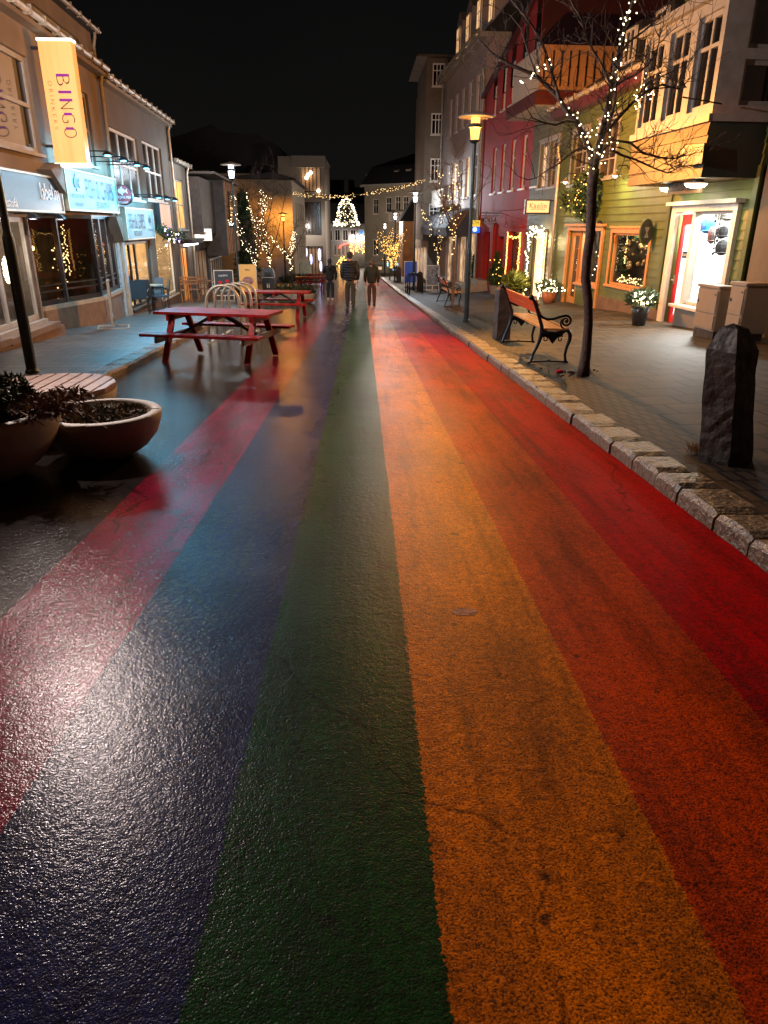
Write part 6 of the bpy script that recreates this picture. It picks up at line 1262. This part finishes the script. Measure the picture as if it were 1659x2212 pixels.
# ================================================================== A-BOARDS, BIN, CAFE FURNITURE
def aboard(c,w,h,yaw,label,face,frame='gutter',legs=True,writing=None):
    x,y,z=c; t=thing('pavement_sign',label,'pavement sign',c); C=c
    mb=MB(); f=.03
    for a,b_,c_,d in ((-w/2,-w/2+f,.08,h),(w/2-f,w/2,.08,h),(-w/2+f,w/2-f,h-f,h),(-w/2+f,w/2-f,.22,.22+f)): mb.box(a,b_,-.02,.02,c_,d)
    xf(mb,C,yaw).build('frame',M[frame],t); mb=MB(); mb.box(-w/2+f,w/2-f,-.006,.006,.22+f,h-f); xf(mb,C,yaw).build('poster',face,t)
    mb=MB(); mb.box(-w/2,w/2,.3,.33,0,.03); mb.box(-w/2,w/2,-.33,-.3,0,.03); mb.box(-w/2,-w/2+.03,-.3,.3,0,.028); mb.box(w/2-.03,w/2,-.3,.3,0,.028); mb.box(-.02,.02,-.01,.01,.03,.22); xf(mb,C,yaw).build('foot',M['galv'],t); return t
b_=G(158,682,.16); b_=LF.P(-3.9,.72,0); b_=Vector((b_.x,b_.y,lz(b_.y))); 
aboard((b_.x,b_.y,b_.z),.62,1.0,R_(106),'narrow glass faced pavement sign in front of the dark bay window',mat('pale aqua poster',(.4,.5,.48),.3,var=.4,vscale=6))
b_=G(487,652,.115); dk_=mat('dark poster',(.03,.03,.035),.4); ab=aboard((b_.x,b_.y,b_.z),.72,1.15,R_(6),'white framed pavement sign with dark poster behind the bicycle stands',dk_,'white_trim'); 
mb=MB(); 
for s,zz in ((.12,.75),(.16,.62),(-.14,.7)): mb.ball((s,-.02,zz),.07,(1,.2,1))
xf(mb,(b_.x,b_.y,b_.z),R_(6)).build('poster_picture',redc,ab); text('HAPPY','lettering',M['letter_white'],ab,(b_.x,b_.y-.03,b_.z+.95),(1,.1,0),UPV,.34,.07); text('HOUR','lettering',M['letter_white'],ab,(b_.x,b_.y-.03,b_.z+.42),(1,.1,0),UPV,.3,.07)
b_=G(536,652,.115); b_=Vector((b_.x,29.2,lz(29.2))); xx=atY(536,600,29.2).x; yl=glow('orange yellow poster',(.95,.50,.12),.35,vscale=.5)
t=thing('poster_stand','tall orange yellow food poster beside the left street lamp','sign',(xx,29.2,b_.z)); z0=atY(536,628,29.2).z; z1=atY(536,571,29.2).z; mb=MB(); mb.box(xx-.32,xx+.32,29.18,29.22,z0,z1); mb.build('poster',yl,t); mb=MB()
for q in (-.34,.32): mb.box(xx+q,xx+q+.02,29.17,29.23,b_.z,z1)
mb.build('frame',M['white_trim'],t); mb=MB(); mb.ball((xx,29.16,z0+.38),.22,(1,.06,.7),14,8); mb.build('poster_picture',mat('food picture',(.25,.05,.04),.5,col2=(.6,.35,.3),vscale=14),t); text('MENU','lettering',M['wood_dark'],t,(xx,29.16,z1-.2),(1,0,0),UPV,.2,.07)
b_=G(582,640,.115); b_=Vector((atY(582,630,33.5).x,33.5,lz(33.5))); t=thing('litter_bin','black litter bin with white figures beside the planters','litter bin',b_); x,y,z=b_
mb=MB(); mb.box(x-.27,x+.27,y-.27,y+.27,z,z+.78); mb.build('body',M['rubber'],t,bevel=.03); mb=MB(); mb.box(x-.29,x+.29,y-.29,y+.29,z+.8,z+.83); mb.build('band',M['gutter'],t); mb=MB(); mb.hexa([(x-.28,y-.28,z+.835),(x+.28,y-.28,z+.835),(x+.28,y+.28,z+.835),(x-.28,y+.28,z+.835),(x-.2,y-.16,z+1.2),(x+.2,y-.16,z+1.2),(x+.2,y+.2,z+1.2),(x-.2,y+.2,z+1.2)]); mb.build('hood',M['rubber'],t,bevel=.03); mb=MB()
for s in (-.04,.04): mb.box(x+s-.02,x+s+.02,y-.285,y-.275,z+.38,z+.52); mb.ball((x+s,y-.28,z+.55),.02,seg=6,ring=4)
mb.build('figures',M['letter_white'],t); mb=MB(); mb.box(x-.14,x+.14,y-.31,y-.25,z+.92,z+1.05); mb.build('opening',M['letter_black'],t)
def rattan(c,yaw,label):
    t=thing('cafe_chair',label,'chair',c,'blue grey rattan chairs outside the fish restaurant'); A=lambda mb,n,m,**k: xf(mb,c,yaw).build(n,M[m],t,**k)
    mb=MB(); mb.hexa([(-.24,.20,.42),(.24,.20,.42),(.24,.23,.42),(-.24,.23,.42),(-.25,.28,.92),(.25,.28,.92),(.25,.31,.92),(-.25,.31,.92)]); A(mb,'backrest','rattan',bevel=.01); mb=MB(); mb.box(-.25,.25,-.24,.22,.41,.45); A(mb,'seat','rattan',bevel=.01)
    for sx_ in (-1,1):
        for sy_ in (-.22,.2): mb=MB(); mb.tube([(sx_*.24,sy_,.43),(sx_*.26,sy_*1.15,0)],.013,6); A(mb,'leg','pole_black')
        mb=MB(); mb.tube([(sx_*.27,-.22,.40),(sx_*.28,-.24,.6),(sx_*.28,-.15,.66),(sx_*.28,.1,.66),(sx_*.27,.26,.62)],.016,6); A(mb,'armrest','pole_black')
    return t
def onL(px,py,n=None,Y=None): p=atY(px,py,Y); return (p.x,Y,lz(Y))
rattan(onL(302,668,Y=20.9),R_(180+12),'rattan chair nearest the viewer with its back turned, outside the fish restaurant')
rattan(onL(325,655,Y=22.4),R_(180-20),'rattan chair right behind the nearest one, against the window'); rattan(onL(349,660,Y=22.3),R_(-70),'rattan armchair seen from the side right of the small round table'); rattan(onL(338,650,Y=23.8),R_(10),'farthest rattan chair behind the small table')
c=onL(334,660,Y=22.6); t=thing('cafe_table','small dark round cafe table among the rattan chairs','table',c); mb=MB(); mb.lathe(c,[(.30,.72),(.31,.74),(.30,.75)],18); mb.build('tabletop',M['gutter'],t); mb=MB(); mb.lathe(c,[(.2,0),(.2,.02),(.03,.04),(.025,.72)],12); mb.build('pedestal',M['pole_black'],t)
def wchair(c,yaw,label):
    t=thing('wooden_chair',label,'chair',c,'slatted wooden chairs outside the grey house'); A=lambda mb,n: xf(mb,c,yaw).build(n,M['wood_orange'],t)
    for i in range(4): mb=MB(); mb.box(-.2,.2,-.2+.1*i,-.12+.1*i,.44,.46); A(mb,'seat_slat')
    for zz in (.65,.76,.87): mb=MB(); mb.box(-.2,.2,.2,.22,zz,zz+.05); A(mb,'back_slat')
    for s in (-1,1): mb=MB(); mb.bar((s*.19,.22,.93),(s*.19,-.22,0),.03); A(mb,'leg'); mb=MB(); mb.bar((s*.17,-.2,.44),(s*.17,.24,0),.03); A(mb,'leg')
for px,Y,ya,lb in ((403,27.6,15,'left folding wooden chair outside the grey house'),(421,28.4,0,'middle folding wooden chair outside the grey house'),(440,29.2,-10,'right folding wooden chair beside the wooden cafe table')): wchair(onL(px,635,Y=Y),R_(180+ya),lb)
c=onL(432,630,Y=29.9); t=thing('cafe_table','slatted wooden cafe table behind the folding chairs','table',c)
for i in range(5): mb=MB(); mb.box(-.5,.5,-.35+.14*i,-.24+.14*i,.72,.745); xf(mb,c,0).build('top_slat',M['wood_orange'],t)
for a in (-.42,.42):
    for q in (-.28,.28): mb=MB(); mb.bar((a,q,.72),(a,q*.9,0),.04); xf(mb,c,0).build('leg',M['wood_orange'],t)
b_=Vector((atY(935,590,35.5).x,35.5,rz(3.5,35.5))); aboard((b_.x,b_.y,b_.z+.1),.62,1.15,R_(-8),'tilted white framed poster board behind the second bench',mat('grey picture poster',(.35,.35,.36),.4,col2=(.06,.06,.07),vscale=9),'white_trim')
b_=Vector((atY(888,560,46).x,46.2,gz(46)+.12)); t=aboard((b_.x,b_.y,b_.z),.8,1.5,0,'rounded blue poster stand by the black bicycle stands',mat('blue poster',(.03,.08,.35),.4),'galv')
b_=Vector((atY(660,585,62).x,62,lz(62))); aboard((b_.x,b_.y,b_.z),.9,1.5,0,'pale green pavement sign by the left shopfronts',mat('pale poster',(.45,.5,.4),.4,var=.3,vscale=4),'white_trim')
# ================================================================== TREES
def twigs(mb,p,d,L,r,depth,rn,tips=None,up=.35,spread=.7):
    pts=[p]; n=5; q=p; dd=d.normalized()
    for i in range(n):
        dd=(dd+Vector((rn.gauss(0,.22),rn.gauss(0,.22),rn.gauss(0,.18)+up*.16))).normalized(); q=q+dd*L/n; pts.append(q)
    mb.tube(pts,[max(r*(1-.75*i/n),.0022) for i in range(n+1)],5 if r>.006 else 4,cap=False)
    if tips is not None: tips+=pts[1:]
    if depth<=0: return
    for i in range(1,n+1):
        for _ in range(2 if rn.random()<.6 else 1):
            if rn.random()<.82:
                base=(pts[i]-pts[i-1]).normalized(); s=Vector((rn.gauss(0,1),rn.gauss(0,1),rn.gauss(0,.7)+up)).normalized()
                twigs(mb,pts[i],base*(1-spread*.5)+s*spread,L*rn.uniform(.35,.62),r*.5,depth-1,rn,tips,up,spread)
# --- the near tree, surveyed limb by limb
TY_=8.75; rn=random.Random(12)
def tp(px,py,dy=0): return atY(px,py,TY_+dy)
tb=G(1262,808,.13)
t1=thing('street_tree','near bare street tree with dark trunk and fairy lights in its branches','tree',tb)
trunk=[tp(x,y) for x,y in ((1259,812),(1262,790),(1267,750),(1271,700),(1270,650),(1265,600),(1268,555),(1275,510),(1278,455),(1279,410),(1283,365))]
mb=MB(); mb.tube(trunk,[.085,.066,.058,.055,.056,.055,.054,.056,.055,.055,.058],14)
for i,v in enumerate(mb.v): mb.v[i]=v+noise.noise_vector(v*14)*.006
mb.build('trunk',M['bark'],t1,smooth=True)
limbs=[([(1283,368),(1272,317),(1245,264),(1218,232),(1208,212),(1159,164),(1101,139),(1062,115),(1033,85)],.036,.4),
([(1208,214),(1196,170),(1178,110),(1150,55),(1105,0),(1080,-40)],.018,.5),
([(1283,366),(1296,305),(1310,245),(1322,185),(1335,120),(1350,60),(1372,-10),(1380,-70)],.044,.1),
([(1312,285),(1340,250),(1366,222),(1400,195),(1430,183),(1465,192),(1483,188)],.02,-.4),
([(1290,345),(1318,302),(1361,308),(1391,332),(1425,340),(1457,343),(1480,334)],.017,-.6),
([(1318,322),(1345,336),(1371,344),(1410,362),(1442,374),(1460,366),(1478,345)],.014,-.3),
([(1276,322),(1255,318),(1233,331),(1205,355),(1184,366),(1160,384),(1138,389)],.013,.3),
([(1245,264),(1222,262),(1200,270),(1175,265),(1150,255),(1135,228)],.013,-.5),
([(1322,190),(1350,172),(1375,160),(1400,140),(1420,110),(1428,60)],.016,-.3),
([(1370,220),(1400,178),(1440,160),(1480,140),(1515,100)],.011,-.2),
([(1335,120),(1360,90),(1400,60),(1440,20),(1455,-30)],.014,.4),
([(1322,190),(1300,140),(1270,90),(1255,40),(1225,-10)],.016,.5),
([(1159,164),(1140,110),(1125,60),(1100,30)],.010,.2),
([(1296,305),(1318,262),(1330,215),(1332,150)],.02,-.2),
([(1101,139),(1072,150),(1040,140),(1012,148)],.008,.3)]
mb=MB(); tips=[]
for pts,r,dy in limbs:
    P3=[tp(x,y,dy*(i/len(pts))) for i,(x,y) in enumerate(pts)]; n=len(P3); mb.tube(P3,[max(r*(1-.72*i/(n-1)),.004) for i in range(n)],8,cap=False)
    for i in range(1,n):
        for _ in range(2 if r>.02 else 3):
            if rn.random()<.8:
                a=P3[i-1].lerp(P3[i],rn.random()); d=(P3[i]-P3[i-1]).normalized(); s=Vector((rn.gauss(0,1),rn.gauss(0,1),rn.gauss(.4,.8))).normalized(); twigs(mb,a,d*.5+s,rn.uniform(.18,.55),min(r*.4,.007),1,rn)
mb.build('crown',M['bark'],t1,smooth=True)
lt=thing('string_lights','strings of star like warm white lights wound round the limbs of the near tree','fairy lights',tp(1300,250)); pts=[]
def along(path,n,jit=.035,f0=0,f1=1,dy=-.06):
    P3=[tp(x,y,dy) for x,y in path]; out=[]
    for i in range(n):
        f=(f0+(f1-f0)*(i+rn.random())/n)*(len(P3)-1); k=min(int(f),len(P3)-2); out.append(P3[k].lerp(P3[k+1],f-k)+Vector((rn.gauss(0,jit),rn.gauss(0,jit),rn.gauss(0,jit))))
    return out
pts+=along([(1372,-5),(1360,30),(1350,60),(1338,110),(1332,155),(1325,200),(1315,250)],40,.04)
pts+=along([(1405,160),(1392,185),(1400,200),(1380,215),(1368,230)],22,.05); pts+=along([(1435,180),(1405,200),(1380,212)],8,.03)
pts+=along([(1283,365),(1278,320),(1268,300),(1262,280)],14,.05); pts+=along([(1300,330),(1312,290),(1320,262)],16,.06); pts+=along([(1262,300),(1250,268),(1232,240),(1215,222)],10,.03)
pts+=along([(1115,190),(1150,160),(1168,148),(1190,132)],12,.03); pts+=along([(1335,300),(1300,325),(1290,350)],10,.06)
rn.shuffle(pts); bulbs(lt,pts,M['bulb_white'],.0075)
mb=MB(); mb.tube([p for p in along([(1372,-5),(1350,60),(1332,155),(1315,250),(1300,330)],16,.02)],.004,4); mb.build('wire',M['wire'],lt)
# soil, litter round the foot
mb=MB(); 
for i in range(60): p=tb+Vector((rn.gauss(-.02,.20),rn.gauss(0,.2),.004)); mb.ball(p,rn.uniform(.008,.02),(1,1,.6),6,4)
tag(mb.build('tree_pit_debris',M['soil'],None),'loose dark soil and pebbles round the foot of the near tree','soil',kind='stuff')
for dx,dy,c_,lb in ((-.30,.03,redc,'crushed red can by the near tree'),(-.17,.02,M['gutter'],'crumpled pale wrapper by the near tree')):
    mb=MB(); mb.tube([tb+Vector((dx-.05,dy,.025)),tb+Vector((dx,dy,.03)),tb+Vector((dx+.04,dy+.01,.022))],[.022,.026,.02],9); tag(mb.build('litter',c_,None),lb,'litter')
def tree(base,h,fork,spread,label,lights,seed,lm='bulb_warm',lr=.020,gpref='young lit trees along the street',n0=5,dens=2,lightspread=.07,trunk_r=.05):
    rn=random.Random(seed); b_=Vector(base); t=thing('street_tree',label,'tree',b_,gpref); mb=MB(); top=b_+Vector((rn.gauss(0,.08),rn.gauss(0,.08),fork)); mid=b_.lerp(top,.5)+Vector((rn.gauss(0,.04),0,0)); mb.tube([b_,b_+Vector((0,0,.1)),mid,top],[trunk_r*1.3,trunk_r,trunk_r*.9,trunk_r*.8],10); mb.build('trunk',M['bark'],t,smooth=True)
    mb=MB(); paths=[]
    for i in range(n0):
        a=2*math.pi*i/n0+rn.random(); el=rn.uniform(.35,1.0) if i else .05; d=Vector((math.cos(a)*el,math.sin(a)*el,1)).normalized(); L=(h-fork)*rn.uniform(.75,1.0); tips=[]; pth=[top]; q=top; dd=d
        for k in range(7): dd=(dd+Vector((rn.gauss(0,.10),rn.gauss(0,.10),.07))).normalized(); q=q+dd*L/7*spread; pth.append(q)
        mb.tube(pth,[max(.03*(1-.12*k),.006) for k in range(8)],6,cap=False); paths.append(pth)
        for k in range(1,8):
            for _ in range(dens):
                s=Vector((rn.gauss(0,1),rn.gauss(0,1),rn.gauss(.2,.5))).normalized(); twigs(mb,pth[k],dd*.4+s,rn.uniform(.4,.85)*(h-fork)*.26,.009,1,rn)
    mb.build('crown',M['twig'],t)
    if lights:
        pts=[]
        for _ in range(lights):
            pth=rn.choice(paths[:max(3,n0-2)]); f=rn.random()**.9*6.0; k=int(f); p=pth[k].lerp(pth[k+1],f-k)+Vector((rn.gauss(0,lightspread),rn.gauss(0,lightspread),rn.gauss(0,lightspread))); pts.append(p)
        for _ in range(lights//7): pts.append(top+Vector((rn.gauss(0,.05),-.06,-rn.random()*.7*min(1,fork-.5))))
        l=thing('string_lights','fairy lights wound through '+lb_of(label),'fairy lights',top,'fairy lights in the trees'); mb=MB(); [mb.ball(p,lr,seg=5,ring=3) for p in pts]; mb.build('bulbs',M[lm],l); mb=MB(); mb.tube(pts[:1]+[top],.004,3); mb.build('wire',M['wire'],l)
    return t
def lb_of(s): return ' '.join(s.split()[:9])
def at_base(px,py,Y,side): p=atY(px,py,Y); return (p.x,Y,lz(Y) if side<0 else gz(Y)+.13)
tree(at_base(977,663,24.0,1),4.9,2.35,.9,'slim tree standing right behind the second bench',60,41,n0=5,lr=.016,trunk_r=.055)
tree(at_base(946,612,38.0,1),5.2,1.9,.85,'slim tree near the tan corner building on the right pavement',95,42,n0=5)
tree(at_base(842,600,62.0,1),5.0,1.6,.8,'golden tree thick with lights beyond the far lamp posts',300,43,'bulb_gold',.026,n0=7,lightspread=.22)
tree(at_base(857,600,56.0,1),4.6,1.8,.5,'narrow lit tree beside the distant white lamp post',110,44,'bulb_gold',.026,n0=3,lightspread=.10)
tree(at_base(554,622,36.0,-1),6.0,1.55,.95,'leftmost lit tree behind the yellow poster',120,45,'bulb_white',.016,n0=6,dens=3)
tree(at_base(583,612,43.0,-1),6.6,1.7,.95,'middle lit tree behind the black litter bin',150,46,'bulb_white',.018,n0=6,dens=3)
tree(at_base(631,607,47.0,-1),4.9,1.6,.75,'right hand lit tree by the planting bed',110,47,'bulb_white',.018,n0=5,dens=2)
# dark conifer at the corner
c=atY(527,470,44.0); mb=MB(); rn=random.Random(9); t=thing('dark_conifer','dark unlit conifer squeezed behind the left street lamp','tree',(c.x,44,lz(44))); mb.tube([(c.x,44,lz(44)),(c.x,44,c.z+.6)],[.1,.03],6); mb.build('trunk',M['bark'],t); mb=MB()
for i in range(12): f=i/12; leafcloud(mb,(c.x,44,lz(44)+.8+f*4.4),.6*(1-f)+.15,.6*(1-f)+.15,.4,160,.3,rn,up=-.2)
mb.build('foliage',M['conifer'],t)
# ================================================================== LIGHT GARLAND ACROSS THE STREET AND THE HANGING LIGHT TREE
a=atY(610,414,58); m1=atY(748,423,51); e=atY(918,389,46); rn=random.Random(77)
t=thing('light_garland','garland of warm lights strung across the street holding the light tree','light garland',m1); pts=[]; path=[]
for i in range(41):
    f=i/40; p=(a.lerp(m1,f*2) if f<.5 else m1.lerp(e,(f-.5)*2)); s=4*(f%.5*2)*(1-(f%.5*2)) if f<1 else 0; path.append(p-UPV*.12*s)
mb=MB(); mb.tube(path,.03,5); mb.build('cable',M['wire'],t)
for _ in range(230): f=rn.random()*40; k=min(int(f),39); pts.append(path[k].lerp(path[k+1],f-k)+Vector((rn.gauss(0,.04),rn.gauss(0,.04),rn.gauss(-.02,.06))))
bulbs(t,pts,M['bulb_warm'],.017)
t=thing('light_tree','bell shaped christmas tree of lights hanging over the middle of the street','light decoration',m1); top=atY(748,428,51); bot=atY(748,488,51); Hh=top.z-bot.z; pts=[]
prof_=[(0,.05),(.1,.36),(.25,.52),(.45,.62),(.62,.72),(.78,.85),(.88,1.0),(1,1.0)]; RW=atY(776,488,51).x-bot.x
def rr_(f):
    for (f0,r0),(f1,r1) in zip(prof_,prof_[1:]):
        if f<=f1: return r0+(r1-r0)*(f-f0)/(f1-f0)
    return 1
for i in range(170):
    f=rn.random()**.8; s=rn.choice((-1,1)); r=rr_(f)*RW*.92; pts.append(Vector((top.x+s*r+rn.gauss(0,.05),51+rn.gauss(0,.1),top.z-f*Hh)))
for i in range(90): f=rn.random(); pts.append(Vector((top.x+rn.uniform(-1,1)*rr_(f)*RW*.8,51+rn.gauss(0,.15),top.z-f*Hh)))
for i in range(60): f=rn.choice((.86,.97)); pts.append(Vector((top.x+rn.uniform(-1,1)*RW,51+rn.gauss(0,.1),top.z-f*Hh+rn.gauss(0,.04))))
rn.shuffle(pts); bulbs(t,pts,M['bulb_white'],.024)
mb=MB()
for f0,f1 in zip([i/8 for i in range(8)],[i/8 for i in range(1,9)]):
    for s in (-1,1): mb.bar((top.x+s*rr_(f0)*RW,51,top.z-f0*Hh),(top.x+s*rr_(f1)*RW,51,top.z-f1*Hh),.03)
leafcloud(mb,(top.x,51,(top.z+bot.z)/2-.2),RW*.6,.2,Hh*.45,500,.2,rn); mb.build('frame',M['wire'],t)
# ================================================================== PEOPLE
def skin(name,verts,edges,m,parent,root=0,sub=1):
    me=bpy.data.meshes.new(name); off=Vector((0,0,0)); p=parent
    while p is not None: off+=p.location; p=p.parent
    me.from_pydata([tuple(Vector(v[0])-off) for v in verts],edges,[]); o=bpy.data.objects.new(name,me); COL.objects.link(o)
    o.modifiers.new('skin','SKIN'); 
    for i,v in enumerate(verts):
        r=v[1]; r=(r,r) if not isinstance(r,tuple) else r; me.skin_vertices[0].data[i].radius=r; me.skin_vertices[0].data[i].use_root=(i==root)
    s=o.modifiers.new('sub','SUBSURF'); s.levels=sub; s.render_levels=sub
    bpy.context.view_layer.update(); dg=bpy.context.evaluated_depsgraph_get(); me2=bpy.data.meshes.new_from_object(o.evaluated_get(dg)); me2.name=name; bpy.data.objects.remove(o)
    me2.materials.clear(); me2.materials.append(m)
    for q in me2.polygons: q.use_smooth=True
    o=bpy.data.objects.new(name,me2); COL.objects.link(o); o.parent=parent; return o
def person(px,py,Hh,label,coat,trousers,hairm,shoe,long_coat=.0,hood=False,phone=False,step=.12,puffer=False,ponytail=False,wide=1.0):
    b_=G(px,py,0); X,Y,Z=b_; k=Hh/1.75; yaw=0
    t=thing('person',label,'person',b_,'people walking away down the rainbow road')
    V=lambda x,y,z:(X+x*k,Y+y*k,Z+z*k)
    hy=.03; armL=[(-.20,0,1.42),(-.27,.02,1.12),(-.24,.08,.90)] ; armR=[(.20,0,1.42),(.27,-.03,1.12),(.25,.03,.88)]
    if phone: armL=[(-.18,0,1.40),(-.28,.10,1.16),(-.13,.24,1.34)]
    legs=[[(-.09,0,.92),(-.10,.07,.50),(-.10,-.02+step*.2,.08)],[(.09,0,.92),(.10,-.01,.50),(.10,-step*.9,.10)]]
    # body, one continuous surface with five fingers on each hand
    vs=[(V(0,0,.95),(.13*k,.10*k)),(V(0,0,1.15),(.12*k,.09*k)),(V(0,0,1.38),(.14*k,.09*k)),(V(0,.01,1.50),.05*k),(V(0,.03,1.60),(.075*k,.088*k)),(V(0,.03,1.70),(.07*k,.08*k)),(V(0,.125,1.60),.016*k)]
    es=[(0,1),(1,2),(2,3),(3,4),(4,5),(4,6)]
    for side,arm in ((-1,armL),(1,armR)):
        i0=len(vs); vs+=[(V(*arm[0]),.05*k),(V(*arm[1]),.038*k),(V(*arm[2]),.026*k)]; es+=[(2,i0),(i0,i0+1),(i0+1,i0+2)]
        a=Vector(arm[2]); d=(a-Vector(arm[1])).normalized(); s=d.cross(Vector((side,0,0))).normalized(); h=a+d*.08; vs.append((V(*h),(.034*k,.018*k))); es.append((i0+2,i0+3))
        for f in range(4): p=h+s*(.027-.018*f); vs.append((V(*(p+d*.045)),.0085*k)); vs.append((V(*(p+d*(.075+.012*(f in(1,2)))+Vector((0,.02,0)))),.007*k)); es+=[(i0+3,len(vs)-2),(len(vs)-2,len(vs)-1)]
        vs.append((V(*(a+d*.05+s*.045)),.009*k)); es.append((i0+2,len(vs)-1))
    for lg in legs:
        i0=len(vs); vs+=[(V(*lg[0]),.085*k),(V(*lg[1]),.055*k),(V(*lg[2]),.038*k),(V(lg[2][0],lg[2][1]+.12,.03),.028*k)]; es+=[(0,i0),(i0,i0+1),(i0+1,i0+2),(i0+2,i0+3)]
    skin('body',vs,es,M['skin'],t)
    w=wide
    vs=[(V(0,0,.93),(.15*k,.12*k)),(V(0,0,.86),(.15*k,.12*k))]; es=[(0,1)]
    for lg in legs: i0=len(vs); vs+=[(V(lg[0][0],lg[0][1],.84),.105*k),(V(lg[1][0],lg[1][1],lg[1][2]),.078*k*w),(V(lg[2][0],lg[2][1],.09),.062*k*w)]; es+=[(1,i0),(i0,i0+1),(i0+1,i0+2)]
    skin('trousers',vs,es,trousers,t)
    hem=.86-long_coat
    vs=[(V(0,0,hem),(.185*k*w,.14*k*w)),(V(0,0,1.0),(.19*k*w,.145*k*w)),(V(0,0,1.2),(.19*k*w,.14*k*w)),(V(0,0,1.38),(.19*k*w,.13*k*w)),(V(0,.01,1.47),(.10*k,.10*k))]; es=[(0,1),(1,2),(2,3),(3,4)]
    if hood: vs+=[(V(0,-.05,1.50),(.13*k,.09*k))]; es.append((4,5))
    for arm in (armL,armR): i0=len(vs); vs+=[(V(*arm[0]),.085*k*w),(V(*arm[1]),.070*k*w),(V(*arm[2]),.050*k)]; es+=[(3,i0),(i0,i0+1),(i0+1,i0+2)]
    skin('jacket',vs,es,coat,t,sub=2)
    if puffer:
        for zz in (.92,1.0,1.08,1.16,1.24,1.32,1.40):
            mb=MB(); mb.lathe(V(0,0,zz),[(.15*k,-.02*k),(.205*k*w,-.03*k),(.222*k*w,0),(.205*k*w,.03*k),(.15*k,.02*k)],20,cap=False); mb.v=[Vector((v.x,Y+(v.y-Y)*.78,v.z)) for v in mb.v]; mb.build('quilt_band',coat,t,smooth=True)
    mb=MB(); mb.ball(V(0,.0,1.66),.108*k,(.92,1.0,1.1),14,10); 
    if ponytail: mb.ball(V(.06,-.12,1.62),.07*k,(1,.9,1.1),10,8)
    if phone: mb.tube([V(0,-.05,1.62),V(.01,-.10,1.45),V(.02,-.12,1.25)],[.09*k,.085*k,.04*k],10)
    mb.build('hair',hairm,t,smooth=True)
    for s in (-1,1): mb=MB(); mb.ball(V(s*.034,.112,1.625),.011*k,seg=6,ring=4); mb.build('eye',M['letter_black'],t)
    mb=MB(); mb.tube([V(-.025,.115,1.555),V(.025,.115,1.555)],.006*k,5); mb.build('mouth',redc,t)
    for lg in legs:
        mb=MB(); mb.ball(V(lg[2][0],lg[2][1]+.05,.05),.06*k,(.85,2.1,.85),12,8); mb.lathe(V(lg[2][0],lg[2][1],.04),[(.055*k,0),(.055*k,.1*k)],10); mb.build('shoe',shoe,t,smooth=True)
    return t
dark1=mat('black coat',(.003,.003,.004),.8); navy=mat('navy quilted nylon',(.008,.009,.014),.5,bump=.01,bscale=9); olive=mat('olive trousers',(.030,.025,.012),.8); greenc=mat('dark green coat',(.008,.013,.009),.75); brownt=mat('brown trousers',(.06,.022,.012),.8); hairb=mat('dark hair',(.012,.008,.007),.5); hairg=mat('ginger grey hair',(.10,.05,.03),.6); whiteshoe=mat('white trainers',(.6,.55,.48),.6); darkshoe=mat('dark boots',(.02,.015,.012),.5); jean=mat('black jeans',(.01,.012,.018),.8)
person(714,650,1.69,'woman in black with long dark hair and white trainers, raising one arm',dark1,jean,hairb,whiteshoe,phone=True,wide=1.02,long_coat=.05)
person(757,665,1.87,'tall person in dark quilted puffer jacket, cap and olive trousers, walking in the middle',navy,olive,mat('dark knit cap',(.02,.018,.018),.8),darkshoe,puffer=True,wide=1.12,step=.18)
person(803,661,1.64,'person in hooded green coat and brown trousers, right of the puffer jacket',greenc,brownt,hairg,darkshoe,hood=True,ponytail=True,wide=1.06,step=.2,long_coat=.02)
# ---- marks in the road surface
M['cover']=mat('recessed painted cover',(.30,.06,.02),.6,col2=(.10,.02,.008),vscale=22,bump=.01,bscale=40)
b_=G(1003,1322,0); mb=MB(); pts=[]
for k in range(26):
    a=2*math.pi*k/26; r=1+.06*math.sin(5*a)+.05*math.cos(7*a+1); x=b_.x+.058*r*math.cos(a)*(1 if abs(math.cos(a))>.5 else 1.0); y=b_.y+.036*r*math.sin(a); pts.append((x,y,gz(y)+.0015))
mb.add(pts,[tuple(range(26))]); tag(mb.build('road_pit',M['cover'],None),kind='structure')
